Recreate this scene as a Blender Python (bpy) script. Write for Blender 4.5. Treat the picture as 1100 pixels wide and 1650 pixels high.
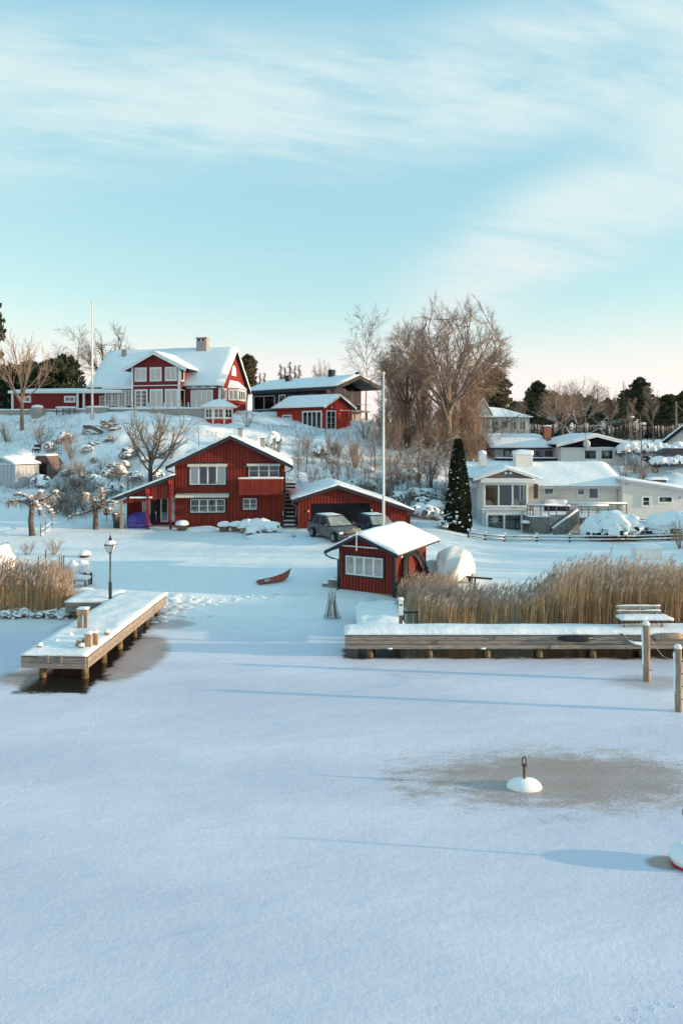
import bpy, math, random
import numpy as np
from mathutils import Vector, Matrix, noise as mnoise
R = math.radians
random.seed(7)
for o in list(bpy.data.objects): bpy.data.objects.remove(o)
S = bpy.context.scene
COL = S.collection

# ------------------------------------------------------------------ camera
CAM_H, FPX, HORIZ = 8.1, 1144.0, 700.0          # metres, focal length and horizon row for a 1100x1650 picture
cd = bpy.data.cameras.new('camera'); cam = bpy.data.objects.new('camera', cd); COL.objects.link(cam)
cam.location = (0, 0, CAM_H); cam.rotation_euler = (R(90), 0, 0)
cd.sensor_fit = 'VERTICAL'; cd.sensor_height = 36.0; cd.lens = 36.0 * FPX / 1650.0
cd.shift_y = (HORIZ - 825.0) / 1650.0
cd.clip_end = 8000; cd.clip_start = 0.1
S.camera = cam

# ------------------------------------------------------------------ light
SUN_EL, SUN_AZ = 8.0, 97.0                       # degrees; azimuth clockwise from +Y
sun_dir = Vector((math.sin(R(SUN_AZ)) * math.cos(R(SUN_EL)), math.cos(R(SUN_AZ)) * math.cos(R(SUN_EL)), math.sin(R(SUN_EL))))
sl = bpy.data.lights.new('sun', 'SUN'); sl.energy = 2.3; sl.angle = R(0.6); sl.color = (1.0, 0.73, 0.47)
so = bpy.data.objects.new('sun', sl); COL.objects.link(so)
so.rotation_euler = sun_dir.to_track_quat('Z', 'Y').to_euler()
S.view_settings.view_transform = 'Standard'; S.view_settings.look = 'None'
S.view_settings.exposure = 1.36; S.view_settings.gamma = 1.0
S.view_settings.use_curve_mapping = False
S.render.engine = 'CYCLES'

class NT:
    """small helper to write node trees"""
    def __init__(s, nt): s.nt = nt; s.nt.nodes.clear()
    def n(s, typ, ins=None, **props):
        nd = s.nt.nodes.new(typ)
        for k, v in props.items(): setattr(nd, k, v)
        for k, v in (ins or {}).items():
            if v is None: continue
            if isinstance(v, bpy.types.NodeSocket): s.nt.links.new(v, nd.inputs[k])
            else: nd.inputs[k].default_value = v
        return nd
    def m(s, op, a, b=None, c=None):
        nd = s.n('ShaderNodeMath', {0: a, 1: b, 2: c}, operation=op); return nd.outputs[0]
    def vm(s, op, a, b=None, out=0):
        nd = s.n('ShaderNodeVectorMath', {0: a, 1: b}, operation=op); return nd.outputs[out]
    def sstep(s, x, lo, hi, a=0.0, b=1.0):
        nd = s.n('ShaderNodeMapRange', {0: x, 1: lo, 2: hi, 3: a, 4: b}, interpolation_type='SMOOTHSTEP'); return nd.outputs[0]
    def mix(s, f, a, b, blend='MIX'):
        nd = s.n('ShaderNodeMix', {0: f, 6: a, 7: b}, data_type='RGBA', blend_type=blend); return nd.outputs[2]
    def noise(s, vec, scale, detail=4.0, rough=0.55, out=0):
        nd = s.n('ShaderNodeTexNoise', {'Vector': vec, 'Scale': scale, 'Detail': detail, 'Roughness': rough}); return nd.outputs[out]

# ------------------------------------------------------------------ sky
W = bpy.data.worlds.new('World'); S.world = W; W.use_nodes = True
t = NT(W.node_tree)
sky = t.n('ShaderNodeTexSky', sky_type='NISHITA', sun_disc=False, sun_elevation=R(SUN_EL), sun_rotation=R(SUN_AZ),
          altitude=50.0, air_density=1.0, dust_density=0.6, ozone_density=1.4)
tc = t.n('ShaderNodeTexCoord'); d = tc.outputs['Generated']
sx = t.n('ShaderNodeSeparateXYZ', {0: d})
el = t.m('ARCSINE', sx.outputs[2])                                       # elevation
az = t.m('ARCTAN2', sx.outputs[0], sx.outputs[1])                        # 0 ahead, positive to the right
azs = t.m('SINE', az)
graded = t.mix(1.0, t.mix(1.0, sky.outputs[0], (0.62, 0.42, 0.21, 1), 'MULTIPLY'), (0.40, 1.14, 1.65, 1), 'ADD')   # pale turquoise veil of high haze
# wispy high cloud on a flat layer, drawn out along the wind
den = t.m('ADD', t.m('MAXIMUM', sx.outputs[2], 0.0), 0.10)
pl = t.n('ShaderNodeCombineXYZ', {0: t.m('DIVIDE', sx.outputs[0], den), 1: t.m('DIVIDE', sx.outputs[1], den)})
wr = t.n('ShaderNodeVectorRotate', {'Vector': pl.outputs[0], 'Angle': R(-14)}, rotation_type='Z_AXIS')
wv = t.n('ShaderNodeMapping', {'Vector': wr.outputs[0], 'Scale': (0.55, 1.7, 1.0)})
n1 = t.noise(wv.outputs[0], 1.6, 7.0, 0.62)
n2 = t.noise(wv.outputs[0], 5.0, 6.0, 0.65)
wob = t.m('MULTIPLY', t.m('SUBTRACT', t.noise(pl.outputs[0], 0.55, 3.0), 0.5), 0.16)
def band(c0, c1, half, soft, c2=0.0):
    cen = t.m('ADD', t.m('ADD', t.m('MULTIPLY', azs, c1), c0), t.m('MULTIPLY', t.m('MULTIPLY', azs, azs), c2))
    dd = t.m('ABSOLUTE', t.m('SUBTRACT', t.m('ADD', el, wob), cen))
    return t.sstep(dd, half, half + soft, 1.0, 0.0)
b1 = band(0.440, 0.09, 0.035, 0.080)
b2 = t.m('MULTIPLY', band(0.14, 0.44, 0.03, 0.085), t.sstep(azs, 0.0, 0.24))
b3 = t.sstep(el, 0.05, 0.20, 1.0, 0.0)
tex = t.m('ADD', t.m('MULTIPLY', n1, 0.75), t.m('MULTIPLY', n2, 0.45))
c1 = t.m('MULTIPLY', b1, t.sstep(tex, 0.36, 0.70))
c2 = t.m('MULTIPLY', b2, t.sstep(tex, 0.30, 0.66))
c3 = t.m('MULTIPLY', b3, t.sstep(tex, 0.10, 0.66))
c4 = t.m('MULTIPLY', t.sstep(tex, 0.62, 0.95), 0.22)
cl = t.m('MINIMUM', t.m('ADD', t.m('ADD', t.m('MULTIPLY', c1, 0.95), t.m('MULTIPLY', c2, 0.95)), t.m('ADD', t.m('MULTIPLY', c3, 0.9), c4)), 0.95)
cl = t.m('MULTIPLY', cl, t.sstep(sx.outputs[2], -0.02, 0.03))
cloud_col = t.mix(t.sstep(el, 0.02, 0.30), (2.85, 2.48, 2.42, 1), (1.86, 2.28, 2.32, 1))
skyc = t.mix(cl, graded, cloud_col)
bg = t.n('ShaderNodeBackground', {'Color': skyc, 'Strength': 0.15})
out = t.n('ShaderNodeOutputWorld'); t.nt.links.new(bg.outputs[0], out.inputs[0])

# ------------------------------------------------------------------ helpers
def at(px, py, Y):
    """world point seen at photo pixel (px, py) at depth Y"""
    return Vector(((px - 550.0) / FPX * Y, Y, CAM_H - (py - HORIZ) / FPX * Y))
def xat(px, Y): return (px - 550.0) / FPX * Y
def zat(py, Y): return CAM_H - (py - HORIZ) / FPX * Y
def nz(x, y=0.0, z=0.0): return mnoise.noise(Vector((x, y, z)))

MATS = {}
def mat(name, col, rough=0.75, var=0.12, vscale=3.0, bump=0.0, bscale=30.0, metal=0.0, rnd=0.0, snow=None, snown=2.0,
        stretch=None, spec=0.3, col2=None, transl=0.0):
    m = bpy.data.materials.new(name); m.use_nodes = True
    t = NT(m.node_tree)
    co = t.n('ShaderNodeTexCoord').outputs['Object']
    v = co if stretch is None else t.n('ShaderNodeMapping', {'Vector': co, 'Scale': stretch}).outputs[0]
    f = t.noise(v, vscale, 5.0, 0.6)
    a = tuple(c * (1 - var) for c in col) + (1,)
    b = tuple(min(1, c * (1 + var)) for c in (col2 or col)) + (1,)
    c = t.mix(t.sstep(f, 0.3, 0.7), a, b)
    if rnd:
        oi = t.n('ShaderNodeObjectInfo').outputs['Random']
        k = t.m('ADD', t.m('MULTIPLY', oi, 2 * rnd), 1 - rnd)
        c = t.mix(1.0, c, t.n('ShaderNodeCombineColor', {0: k, 1: k, 2: k}).outputs[0], 'MULTIPLY')
    r = rough
    if snow is not None:                            # snow lying on the faces that look up
        g = t.n('ShaderNodeNewGeometry')
        nzv = t.n('ShaderNodeSeparateXYZ', {0: g.outputs['Normal']}).outputs[2]
        w = t.noise(g.outputs['Position'], snown, 4.0)
        k = t.sstep(t.m('ADD', nzv, t.m('MULTIPLY', t.m('SUBTRACT', w, 0.5), 1.3)), snow - 0.15, snow + 0.15)
        c = t.mix(k, c, (0.84, 0.86, 0.88, 1))
        r = t.m('ADD', t.m('MULTIPLY', k, 0.7 - rough), rough)
    p = t.n('ShaderNodeBsdfPrincipled', {'Base Color': c, 'Roughness': r, 'Metallic': metal, 'Specular IOR Level': spec})
    if bump:
        bn = t.noise(v, bscale, 4.0)
        t.nt.links.new(t.n('ShaderNodeBump', {'Height': bn, 'Strength': bump, 'Distance': 0.02}).outputs[0], p.inputs['Normal'])
    sh = p.outputs[0]
    if transl:
        tr = t.n('ShaderNodeBsdfTranslucent', {'Color': c})
        sh = t.n('ShaderNodeMixShader', {0: transl, 1: sh, 2: tr.outputs[0]}).outputs[0]
    o = t.n('ShaderNodeOutputMaterial'); t.nt.links.new(sh, o.inputs[0])
    MATS[name] = m; return m

def snow_mat(name, bscale, bstr, dist, fine):
    m = bpy.data.materials.new(name); m.use_nodes = True; t = NT(m.node_tree)
    g = t.n('ShaderNodeNewGeometry').outputs['Position']
    a = t.noise(g, bscale, 6.0, 0.6); b = t.noise(g, fine, 3.0, 0.6)
    h = t.m('ADD', a, t.m('MULTIPLY', b, 0.12))
    bn = t.n('ShaderNodeBump', {'Height': h, 'Strength': bstr, 'Distance': dist})
    c = t.mix(t.sstep(a, 0.3, 0.7), (0.83, 0.86, 0.89, 1), (0.88, 0.90, 0.92, 1))
    p = t.n('ShaderNodeBsdfPrincipled', {'Base Color': c, 'Roughness': 0.65, 'Specular IOR Level': 0.25, 'Normal': bn.outputs[0]})
    o = t.n('ShaderNodeOutputMaterial'); t.nt.links.new(p.outputs[0], o.inputs[0]); MATS[name] = m
snow_mat('snow', 2.2, 0.55, 0.10, 22.0)
snow_mat('ground_snow', 0.9, 0.35, 0.14, 6.0)
WOODST = (1.0, 1.0, 0.15)
mat('red_wood', (0.215, 0.029, 0.019), 0.8, 0.16, 2.5, 0.25, 20, rnd=0.14, stretch=(4, 4, 0.5))
mat('red_wood_deep', (0.20, 0.022, 0.022), 0.8, 0.12, 2.5, 0.2, 20, stretch=(4, 4, 0.5))
mat('red_wood_bright', (0.36, 0.035, 0.022), 0.8, 0.15, 2.5, 0.2, 20, stretch=(4, 4, 0.5))
mat('black_trim', (0.028, 0.032, 0.040), 0.6, 0.15)
mat('door_black', (0.010, 0.011, 0.016), 0.6, 0.2, spec=0.1)
mat('white_paint', (0.74, 0.74, 0.72), 0.55, 0.05)
mat('grey_paint', (0.45, 0.46, 0.48), 0.6, 0.06)
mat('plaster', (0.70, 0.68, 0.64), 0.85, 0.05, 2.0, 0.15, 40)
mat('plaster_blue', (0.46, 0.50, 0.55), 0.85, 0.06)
mat('brown_panel', (0.16, 0.12, 0.11), 0.8, 0.15)
mat('cream', (0.62, 0.55, 0.48), 0.85, 0.05)
mat('brick', (0.36, 0.13, 0.08), 0.85, 0.2, 12)
mat('stone', (0.33, 0.30, 0.28), 0.85, 0.2, 6)
mat('grey_wood', (0.27, 0.232, 0.20), 0.85, 0.30, 3.0, 0.4, 25, rnd=0.16, stretch=(1, 6, 10))
mat('grey_wood_y', (0.27, 0.232, 0.20), 0.85, 0.30, 3.0, 0.4, 25, rnd=0.16, stretch=(6, 1, 10))
mat('post_wood', (0.31, 0.24, 0.17), 0.85, 0.35, 3.0, 0.4, 25, rnd=0.12, stretch=(6, 6, 0.7))
mat('pile_wood', (0.16, 0.11, 0.06), 0.8, 0.5, 5.0, 0.4, 25)
mat('dark_wood', (0.07, 0.045, 0.035), 0.85, 0.3, 4.0, snow=0.75)
mat('rail_wood', (0.19, 0.17, 0.16), 0.85, 0.3, 4.0, rnd=0.15)
mat('bark', (0.10, 0.075, 0.058), 0.9, 0.35, 5.0)
mat('bark_pale', (0.20, 0.155, 0.12), 0.9, 0.3, 5.0)
mat('bark_snow', (0.10, 0.075, 0.06), 0.9, 0.3, 5.0, snow=0.62, snown=1.5)
mat('twig', (0.30, 0.21, 0.155), 0.9, 0.25, 1.0)
mat('twig_dark', (0.085, 0.062, 0.055), 0.9, 0.25, 1.0)
mat('twig_frost', (0.20, 0.145, 0.115), 0.9, 0.3, 1.0, snow=0.50, snown=3.0)
mat('birch_bark', (0.50, 0.46, 0.42), 0.9, 0.4, 6.0)
mat('needle', (0.046, 0.056, 0.030), 0.8, 0.5, 1.2, transl=0.12)
mat('needle_warm', (0.105, 0.085, 0.045), 0.8, 0.4, 1.2, transl=0.12)
mat('thuja', (0.022, 0.030, 0.012), 0.8, 0.5, 2.0, transl=0.1)
mat('leaf_dark', (0.045, 0.048, 0.030), 0.7, 0.5, 3.0)
mat('leaf_brown', (0.17, 0.12, 0.09), 0.8, 0.4, 3.0)
mat('reed', (0.56, 0.40, 0.235), 0.8, 0.30, 0.8, transl=0.35)
mat('reed_plume', (0.52, 0.42, 0.36), 0.9, 0.2, 2.0, transl=0.2)
mat('rock', (0.17, 0.145, 0.13), 0.9, 0.35, 3.0, 0.5, 9, snow=0.35, snown=2.5)
mat('metal_dark', (0.06, 0.065, 0.08), 0.45, 0.1, metal=0.6)
mat('lamp_glass', (0.62, 0.62, 0.60), 0.3, 0.05)
mat('steel', (0.30, 0.30, 0.31), 0.4, 0.2, metal=0.8)
mat('rust', (0.13, 0.085, 0.06), 0.75, 0.4, 20.0, metal=0.3)
mat('rubber', (0.018, 0.020, 0.028), 0.45, 0.2)
mat('boat_red', (0.30, 0.085, 0.07), 0.55, 0.2, 4.0)
mat('buoy_red', (0.42, 0.03, 0.05), 0.5, 0.15)
mat('tarp_white', (0.80, 0.76, 0.70), 0.6, 0.04, 2.0, 1.0, 5)
mat('tarp_blue', (0.055, 0.045, 0.27), 0.5, 0.25, 3.0, 0.5, 6)
mat('bin_green', (0.015, 0.035, 0.03), 0.5, 0.2)
mat('navy_cloth', (0.015, 0.018, 0.035), 0.8, 0.2)
mat('car_grey', (0.075, 0.068, 0.072), 0.38, 0.15, 6.0, spec=0.5, col2=(0.13, 0.12, 0.13))
mat('car_blue', (0.030, 0.035, 0.060), 0.35, 0.2, 6.0, spec=0.5)
mat('car_red', (0.20, 0.03, 0.045), 0.4, 0.15)
mat('frosted_glass', (0.27, 0.31, 0.29), 0.5, 0.2, 3.0)
mat('tyre', (0.015, 0.015, 0.016), 0.8, 0.2)
mat('curtain', (0.86, 0.86, 0.85), 0.9, 0.05, 3.0, stretch=(8, 8, 0.3))
mat('painted_room_shade', (0.018, 0.018, 0.020), 0.9, 0.3)  # near-black that stands in for the shade of unlit interiors
mat('chair_white', (0.45, 0.43, 0.40), 0.8, 0.1)
mat('shed_grey', (0.40, 0.42, 0.44), 0.6, 0.08)
mat('clay', (0.17, 0.11, 0.075), 0.85, 0.3, 6.0)
mat('awning', (0.66, 0.63, 0.58), 0.8, 0.08)
mat('yellow_paint', (0.72, 0.60, 0.30), 0.6, 0.1)
mat('rope', (0.45, 0.40, 0.30), 0.9, 0.2)
def glass_mat():
    m = bpy.data.materials.new('window_glass'); m.use_nodes = True; t = NT(m.node_tree)
    fr = t.n('ShaderNodeFresnel', {'IOR': 1.7})
    gl = t.n('ShaderNodeBsdfGlossy', {'Color': (0.9, 0.9, 0.9, 1), 'Roughness': 0.03})
    tr = t.n('ShaderNodeBsdfTransparent', {'Color': (0.97, 0.98, 0.98, 1)})
    mx = t.n('ShaderNodeMixShader', {0: fr.outputs[0], 1: tr.outputs[0], 2: gl.outputs[0]})
    o = t.n('ShaderNodeOutputMaterial'); t.nt.links.new(mx.outputs[0], o.inputs[0]); MATS['window_glass'] = m
glass_mat()

class MB:
    """collects faces; build() links them as one mesh object"""
    def __init__(s, M=None): s.v = []; s.f = []; s.M = M
    def add(s, vs, fs):
        k = len(s.v)
        if s.M is not None: vs = [s.M @ Vector(p) for p in vs]
        s.v.extend([tuple(p) for p in vs]); s.f.extend([tuple(i + k for i in f) for f in fs]); return s
    def box(s, x0, x1, y0, y1, z0, z1):
        return s.add([(x0,y0,z0),(x1,y0,z0),(x1,y1,z0),(x0,y1,z0),(x0,y0,z1),(x1,y0,z1),(x1,y1,z1),(x0,y1,z1)],
                     [(0,3,2,1),(4,5,6,7),(0,1,5,4),(1,2,6,5),(2,3,7,6),(3,0,4,7)])
    def prism(s, pts, y0, y1):
        """polygon in x,z (counter-clockwise seen from -y) pulled along y"""
        n = len(pts)
        vs = [(x, y0, z) for x, z in pts] + [(x, y1, z) for x, z in pts]
        fs = [tuple(range(n)), tuple(range(2*n-1, n-1, -1))] + [((i+1) % n, i, n+i, n+(i+1) % n) for i in range(n)]
        return s.add(vs, fs)
    def hull(s, bot, top):
        """two rings with the same count, bottom and top"""
        n = len(bot)
        return s.add(list(bot) + list(top), [tuple(range(n-1, -1, -1)), tuple(range(n, 2*n))] + [(i, (i+1) % n, n+(i+1) % n, n+i) for i in range(n)])
    def tube(s, pts, rad, n=6, cap=True):
        pts = [Vector(p) for p in pts]
        if not isinstance(rad, (list, tuple)): rad = [rad] * len(pts)
        vs = []; fs = []; ref = None
        for i, p in enumerate(pts):
            dv = (pts[min(i+1, len(pts)-1)] - pts[max(i-1, 0)])
            if dv.length < 1e-9: dv = Vector((0, 0, 1))
            dv.normalize()
            if ref is None: ref = Vector((1, 0, 0)) if abs(dv.x) < 0.8 else Vector((0, 1, 0))
            a = dv.cross(ref)
            if a.length < 1e-6: a = dv.cross(Vector((0.3, 0.7, 0.2)))
            a.normalize(); b = dv.cross(a); ref = b.cross(dv) if False else ref
            for k in range(n):
                an = 2*math.pi*k/n
                vs.append(p + (a*math.cos(an) + b*math.sin(an)) * rad[i])
        for i in range(len(pts)-1):
            for k in range(n):
                q = (k+1) % n
                fs.append((i*n+k, i*n+q, (i+1)*n+q, (i+1)*n+k))
        if cap: fs.append(tuple(range(n-1, -1, -1))); fs.append(tuple(range((len(pts)-1)*n, len(pts)*n)))
        return s.add(vs, fs)
    def lathe(s, prof, n=16, c=(0, 0, 0), sx=1.0, sy=1.0):
        vs = []; fs = []
        for r, z in prof:
            for k in range(n):
                a = 2*math.pi*k/n; vs.append((c[0] + r*sx*math.cos(a), c[1] + r*sy*math.sin(a), c[2] + z))
        for i in range(len(prof)-1):
            for k in range(n):
                q = (k+1) % n; fs.append((i*n+k, i*n+q, (i+1)*n+q, (i+1)*n+k))
        fs.append(tuple(range(n-1, -1, -1))); fs.append(tuple(range((len(prof)-1)*n, len(prof)*n)))
        return s.add(vs, fs)
    def blob(s, c, rx, ry, rz, seed=0, nu=8, nv=5, amp=0.25, flat=-1.0):
        """lumpy ellipsoid; flat cuts the underside"""
        vs = []; fs = []
        for i in range(nv+1):
            th = math.pi*i/nv
            for k in range(nu):
                ph = 2*math.pi*k/nu + (0.5*i)
                dx, dy, dz = math.sin(th)*math.cos(ph), math.sin(th)*math.sin(ph), math.cos(th)
                q = 1 + amp*nz(dx*1.7+seed*3.1, dy*1.7-seed, dz*1.7+seed*.7)*1.6
                vs.append((c[0]+rx*dx*q, c[1]+ry*dy*q, c[2]+rz*max(dz, flat)*q))
        for i in range(nv):
            for k in range(nu):
                q = (k+1) % nu; fs.append((i*nu+k, (i+1)*nu+k, (i+1)*nu+q, i*nu+q))
        return s.add(vs, fs)
    def sheet(s, P, nu, nv, t, seed=0.0, skirt=0.7, amp=0.3, freq=1.3, rim=0.55, drop=0.0):
        """snow lying on a surface P(u,v): lumpy, rounded at the rim, closed below"""
        top = []; bot = []
        for j in range(nv+1):
            for i in range(nu+1):
                u, v = i/nu, j/nv
                p = Vector(P(u, v)); e = min(i, nu-i, j, nv-j)
                k = rim if e == 0 else (0.9 if e == 1 else 1.0)
                h = t*k*(1 + amp*nz(p.x*freq+seed, p.y*freq, p.z*freq+seed*2))
                q = p.copy(); q.z += h
                if e == 0:
                    cen = Vector(P(0.5, 0.5)); ov = Vector((p.x-cen.x, p.y-cen.y, 0)); 
                    if ov.length > 0: q += ov.normalized()*0.06*nz(p.x*2.3+seed, p.y*2.3)
                top.append(q); b = p.copy(); b.z -= drop if e == 0 else 0; bot.append(b)
        n = (nu+1)*(nv+1); fs = []
        for j in range(nv):
            for i in range(nu):
                a = j*(nu+1)+i; fs.append((a, a+1, a+nu+2, a+nu+1)); 
        ring = [i for i in range(nu+1)] + [j*(nu+1)+nu for j in range(1, nv+1)] + [nv*(nu+1)+i for i in range(nu-1, -1, -1)] + [j*(nu+1) for j in range(nv-1, 0, -1)]
        vs = top + bot; m = len(ring)
        for k in range(m):
            q = (k+1) % m; fs.append((ring[q], ring[k], n+ring[k], n+ring[q]))
        for j in range(nv):
            for i in range(nu):
                a = n+j*(nu+1)+i; fs.append((a, a+nu+1, a+nu+2, a+1))
        return s.add(vs, fs)
    def mesh(s, name, material, smooth=False):
        me = bpy.data.meshes.new(name); me.from_pydata(s.v, [], s.f)
        if smooth: me.polygons.foreach_set('use_smooth', [True]*len(me.polygons))
        me.materials.append(MATS[material] if isinstance(material, str) else material); me.update(); return me
    def build(s, name, material, parent=None, smooth=False, **kw):
        return link(name, s.mesh(name, material, smooth), parent, **kw)

def link(name, me, parent=None, loc=None, rz=None, **kw):
    o = bpy.data.objects.new(name, me); COL.objects.link(o)
    if parent is not None: o.parent = parent
    if loc is not None: o.location = loc
    if rz is not None: o.rotation_euler = (0, 0, rz)
    if kw: tag(o, **kw)
    return o
def tag(o, label=None, cat=None, group=None, kind=None):
    if label: o['label'] = label
    if cat: o['category'] = cat
    if group: o['group'] = group
    if kind: o['kind'] = kind
    return o
def thing(name, label, cat, loc, rz=0.0, group=None):
    o = bpy.data.objects.new(name, None); COL.objects.link(o); o.empty_display_size = 0.2
    o.location = loc; o.rotation_euler = (0, 0, rz); return tag(o, label, cat, group)
def copy_thing(o, loc, rz=0.0, sc=1.0, label=None, group=None):
    def rec(a, par):
        b = a.copy(); COL.objects.link(b)
        if par is not None: b.parent = par
        for ch in a.children: rec(ch, b)
        return b
    b = rec(o, None); b.location = loc; b.rotation_euler = (0, 0, rz)
    b.scale = (sc, sc, sc) if not isinstance(sc, tuple) else sc
    if label: b['label'] = label
    if group: b['group'] = group
    return b
def side(O, U, IN):
    """matrix of a wall: x along the wall, y inwards, z up"""
    U = Vector(U); IN = Vector(IN); M = Matrix.Identity(4)
    for i in range(3): M[i][0] = U[i]; M[i][1] = IN[i]; M[i][2] = (0, 0, 1)[i]; M[i][3] = O[i]
    return M

# ------------------------------------------------------------------ ground
ROWPX = [0, 100, 200, 300, 400, 500, 600, 700, 780, 850, 920, 1000, 1100]
ROWS = {
 27:  [-.8]*13,
 30.6:[-.25, -.25, -.2, -.2, -.2, -.2, -.1, -.1, -.1, -.1, -.1, -.1, -.1],
 32:  [.05, .15, .3, .12, .10, .15, .30, .2, .15, .15, .15, .15, .15],
 34:  [.5, .5, .45, .40, .40, .5, .62, .5, .35, .35, .35, .35, .4],
 40:  [.85, .85, .85, .85, .9, .95, .95, .75, .55, .5, .5, .5, .6],
 45:  [1.15, 1.15, 1.15, 1.25, 1.4, 1.48, 1.5, 1.2, .65, .6, .6, .6, .7],
 51:  [1.6, 1.55, 1.45, 1.4, 1.4, 1.45, 1.45, 1.4, .75, .65, .65, .65, .8],
 55:  [2.0, 2.0, 1.7, 1.5, 1.5, 1.6, 1.6, 1.7, .9, .62, .62, 1.0, 1.4],
 59:  [2.6, 2.6, 2.8, 2.7, 2.6, 2.4, 2.3, 2.3, 1.3, .9, 1.0, 1.8, 2.4],
 66:  [3.7, 4.2, 5.2, 5.8, 5.6, 4.8, 4.4, 4.0, 3.2, 3.0, 3.2, 3.6, 4.4],
 72:  [5.6, 7.2, 8.5, 8.4, 7.6, 6.6, 6.2, 5.4, 4.6, 4.4, 4.4, 4.6, 5.2],
 78:  [8.8, 9.6, 10.6, 10.3, 9.3, 8.3, 7.6, 6.6, 5.6, 4.8, 4.8, 5.2, 5.8],
 82:  [10.4, 10.8, 11.3, 11.2, 10.2, 9.0, 8.2, 7.2, 6.2, 5.4, 5.4, 5.8, 6.2],
 90:  [11.0, 11.2, 11.4, 11.4, 11.0, 10.4, 9.6, 8.2, 7.0, 6.2, 6.2, 6.4, 6.6],
 105: [11.2, 11.4, 11.6, 11.6, 11.4, 11.0, 10.2, 8.8, 7.6, 6.8, 6.6, 6.8, 7.0],
 150: [11.5, 11.5, 11.6, 11.6, 11.4, 11.0, 10.0, 9.0, 8.0, 7.4, 7.2, 7.2, 7.4],
 400: [9.5]*13, 3000: [9.0]*13}
_ys = np.array(sorted(ROWS)); _us = np.array([(p-550)/FPX for p in ROWPX]); _T = np.array([ROWS[y] for y in sorted(ROWS)])
def _raw(x, y):
    u = x/np.maximum(y, 27.0)
    i = np.clip(np.searchsorted(_ys, y)-1, 0, len(_ys)-2); fy = np.clip((y-_ys[i])/(_ys[i+1]-_ys[i]), 0, 1)
    j = np.clip(np.searchsorted(_us, u)-1, 0, len(_us)-2); fx = np.clip((u-_us[j])/(_us[j+1]-_us[j]), 0, 1)
    return (_T[i, j]*(1-fx)+_T[i, j+1]*fx)*(1-fy)+(_T[i+1, j]*(1-fx)+_T[i+1, j+1]*fx)*fy
GX = np.arange(-64, 64.01, 0.4); GY = np.arange(27, 119.01, 0.4)
_gx, _gy = np.meshgrid(GX, GY); GZ = _raw(_gx, _gy)
for _ in range(8):
    P_ = np.pad(GZ, 1, mode='edge'); GZ = (P_[:-2, 1:-1]+P_[2:, 1:-1]+P_[1:-1, :-2]+P_[1:-1, 2:]+2*GZ)/6
for b_ in range(GZ.shape[0]):
    yy = GY[b_]
    for a_ in range(GZ.shape[1]):
        xx = GX[a_]
        hill = min(1.0, max(0.0, (GZ[b_, a_]-1.6)/2.0))
        GZ[b_, a_] += 0.05*nz(xx*.35, yy*.35) + hill*(0.38*nz(xx*.28+9, yy*.28) + 0.20*nz(xx*.8, yy*.8+4) + 0.10*nz(xx*1.9, yy*1.9)) + 0.02*nz(xx*1.3, yy*1.3, 5)
def ground(x, y):
    fx = min(max((x+64)/0.4, 0), len(GX)-1.001); fy = min(max((y-27)/0.4, 0), len(GY)-1.001)
    if y > 119: return float(_raw(np.array([x]), np.array([y]))[0])
    i, j = int(fx), int(fy); a, b = fx-i, fy-j
    return float((GZ[j, i]*(1-a)+GZ[j, i+1]*a)*(1-b)+(GZ[j+1, i]*(1-a)+GZ[j+1, i+1]*a)*b)
def gat(px, Y, dz=0.0):
    x = xat(px, Y); return Vector((x, Y, ground(x, Y)+dz))
def make_ground():
    X = np.concatenate([[-3000, -1500, -700, -350, -180, -110, -80], GX, [80, 110, 180, 350, 700, 1500, 3000]])
    Y = np.concatenate([GY, [124, 132, 145, 165, 200, 260, 400, 700, 1500, 3200]])
    nx, ny = len(X), len(Y); vs = []
    for j in range(ny):
        for i in range(nx):
            x, y = X[i], Y[j]
            if 7 <= i < nx-7 and j < len(GY): z = GZ[j, i-7]
            elif j < len(GY): z = GZ[j, 0 if i < 7 else -1]
            else: z = float(_raw(np.array([x]), np.array([y]))[0])
            vs.append((x, y, z))
    fs = [(j*nx+i, j*nx+i+1, (j+1)*nx+i+1, (j+1)*nx+i) for j in range(ny-1) for i in range(nx-1)]
    m = MB(); m.v = vs; m.f = fs; m.build('snowy_ground', 'ground_snow', smooth=True, kind='structure')
make_ground()

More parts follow.
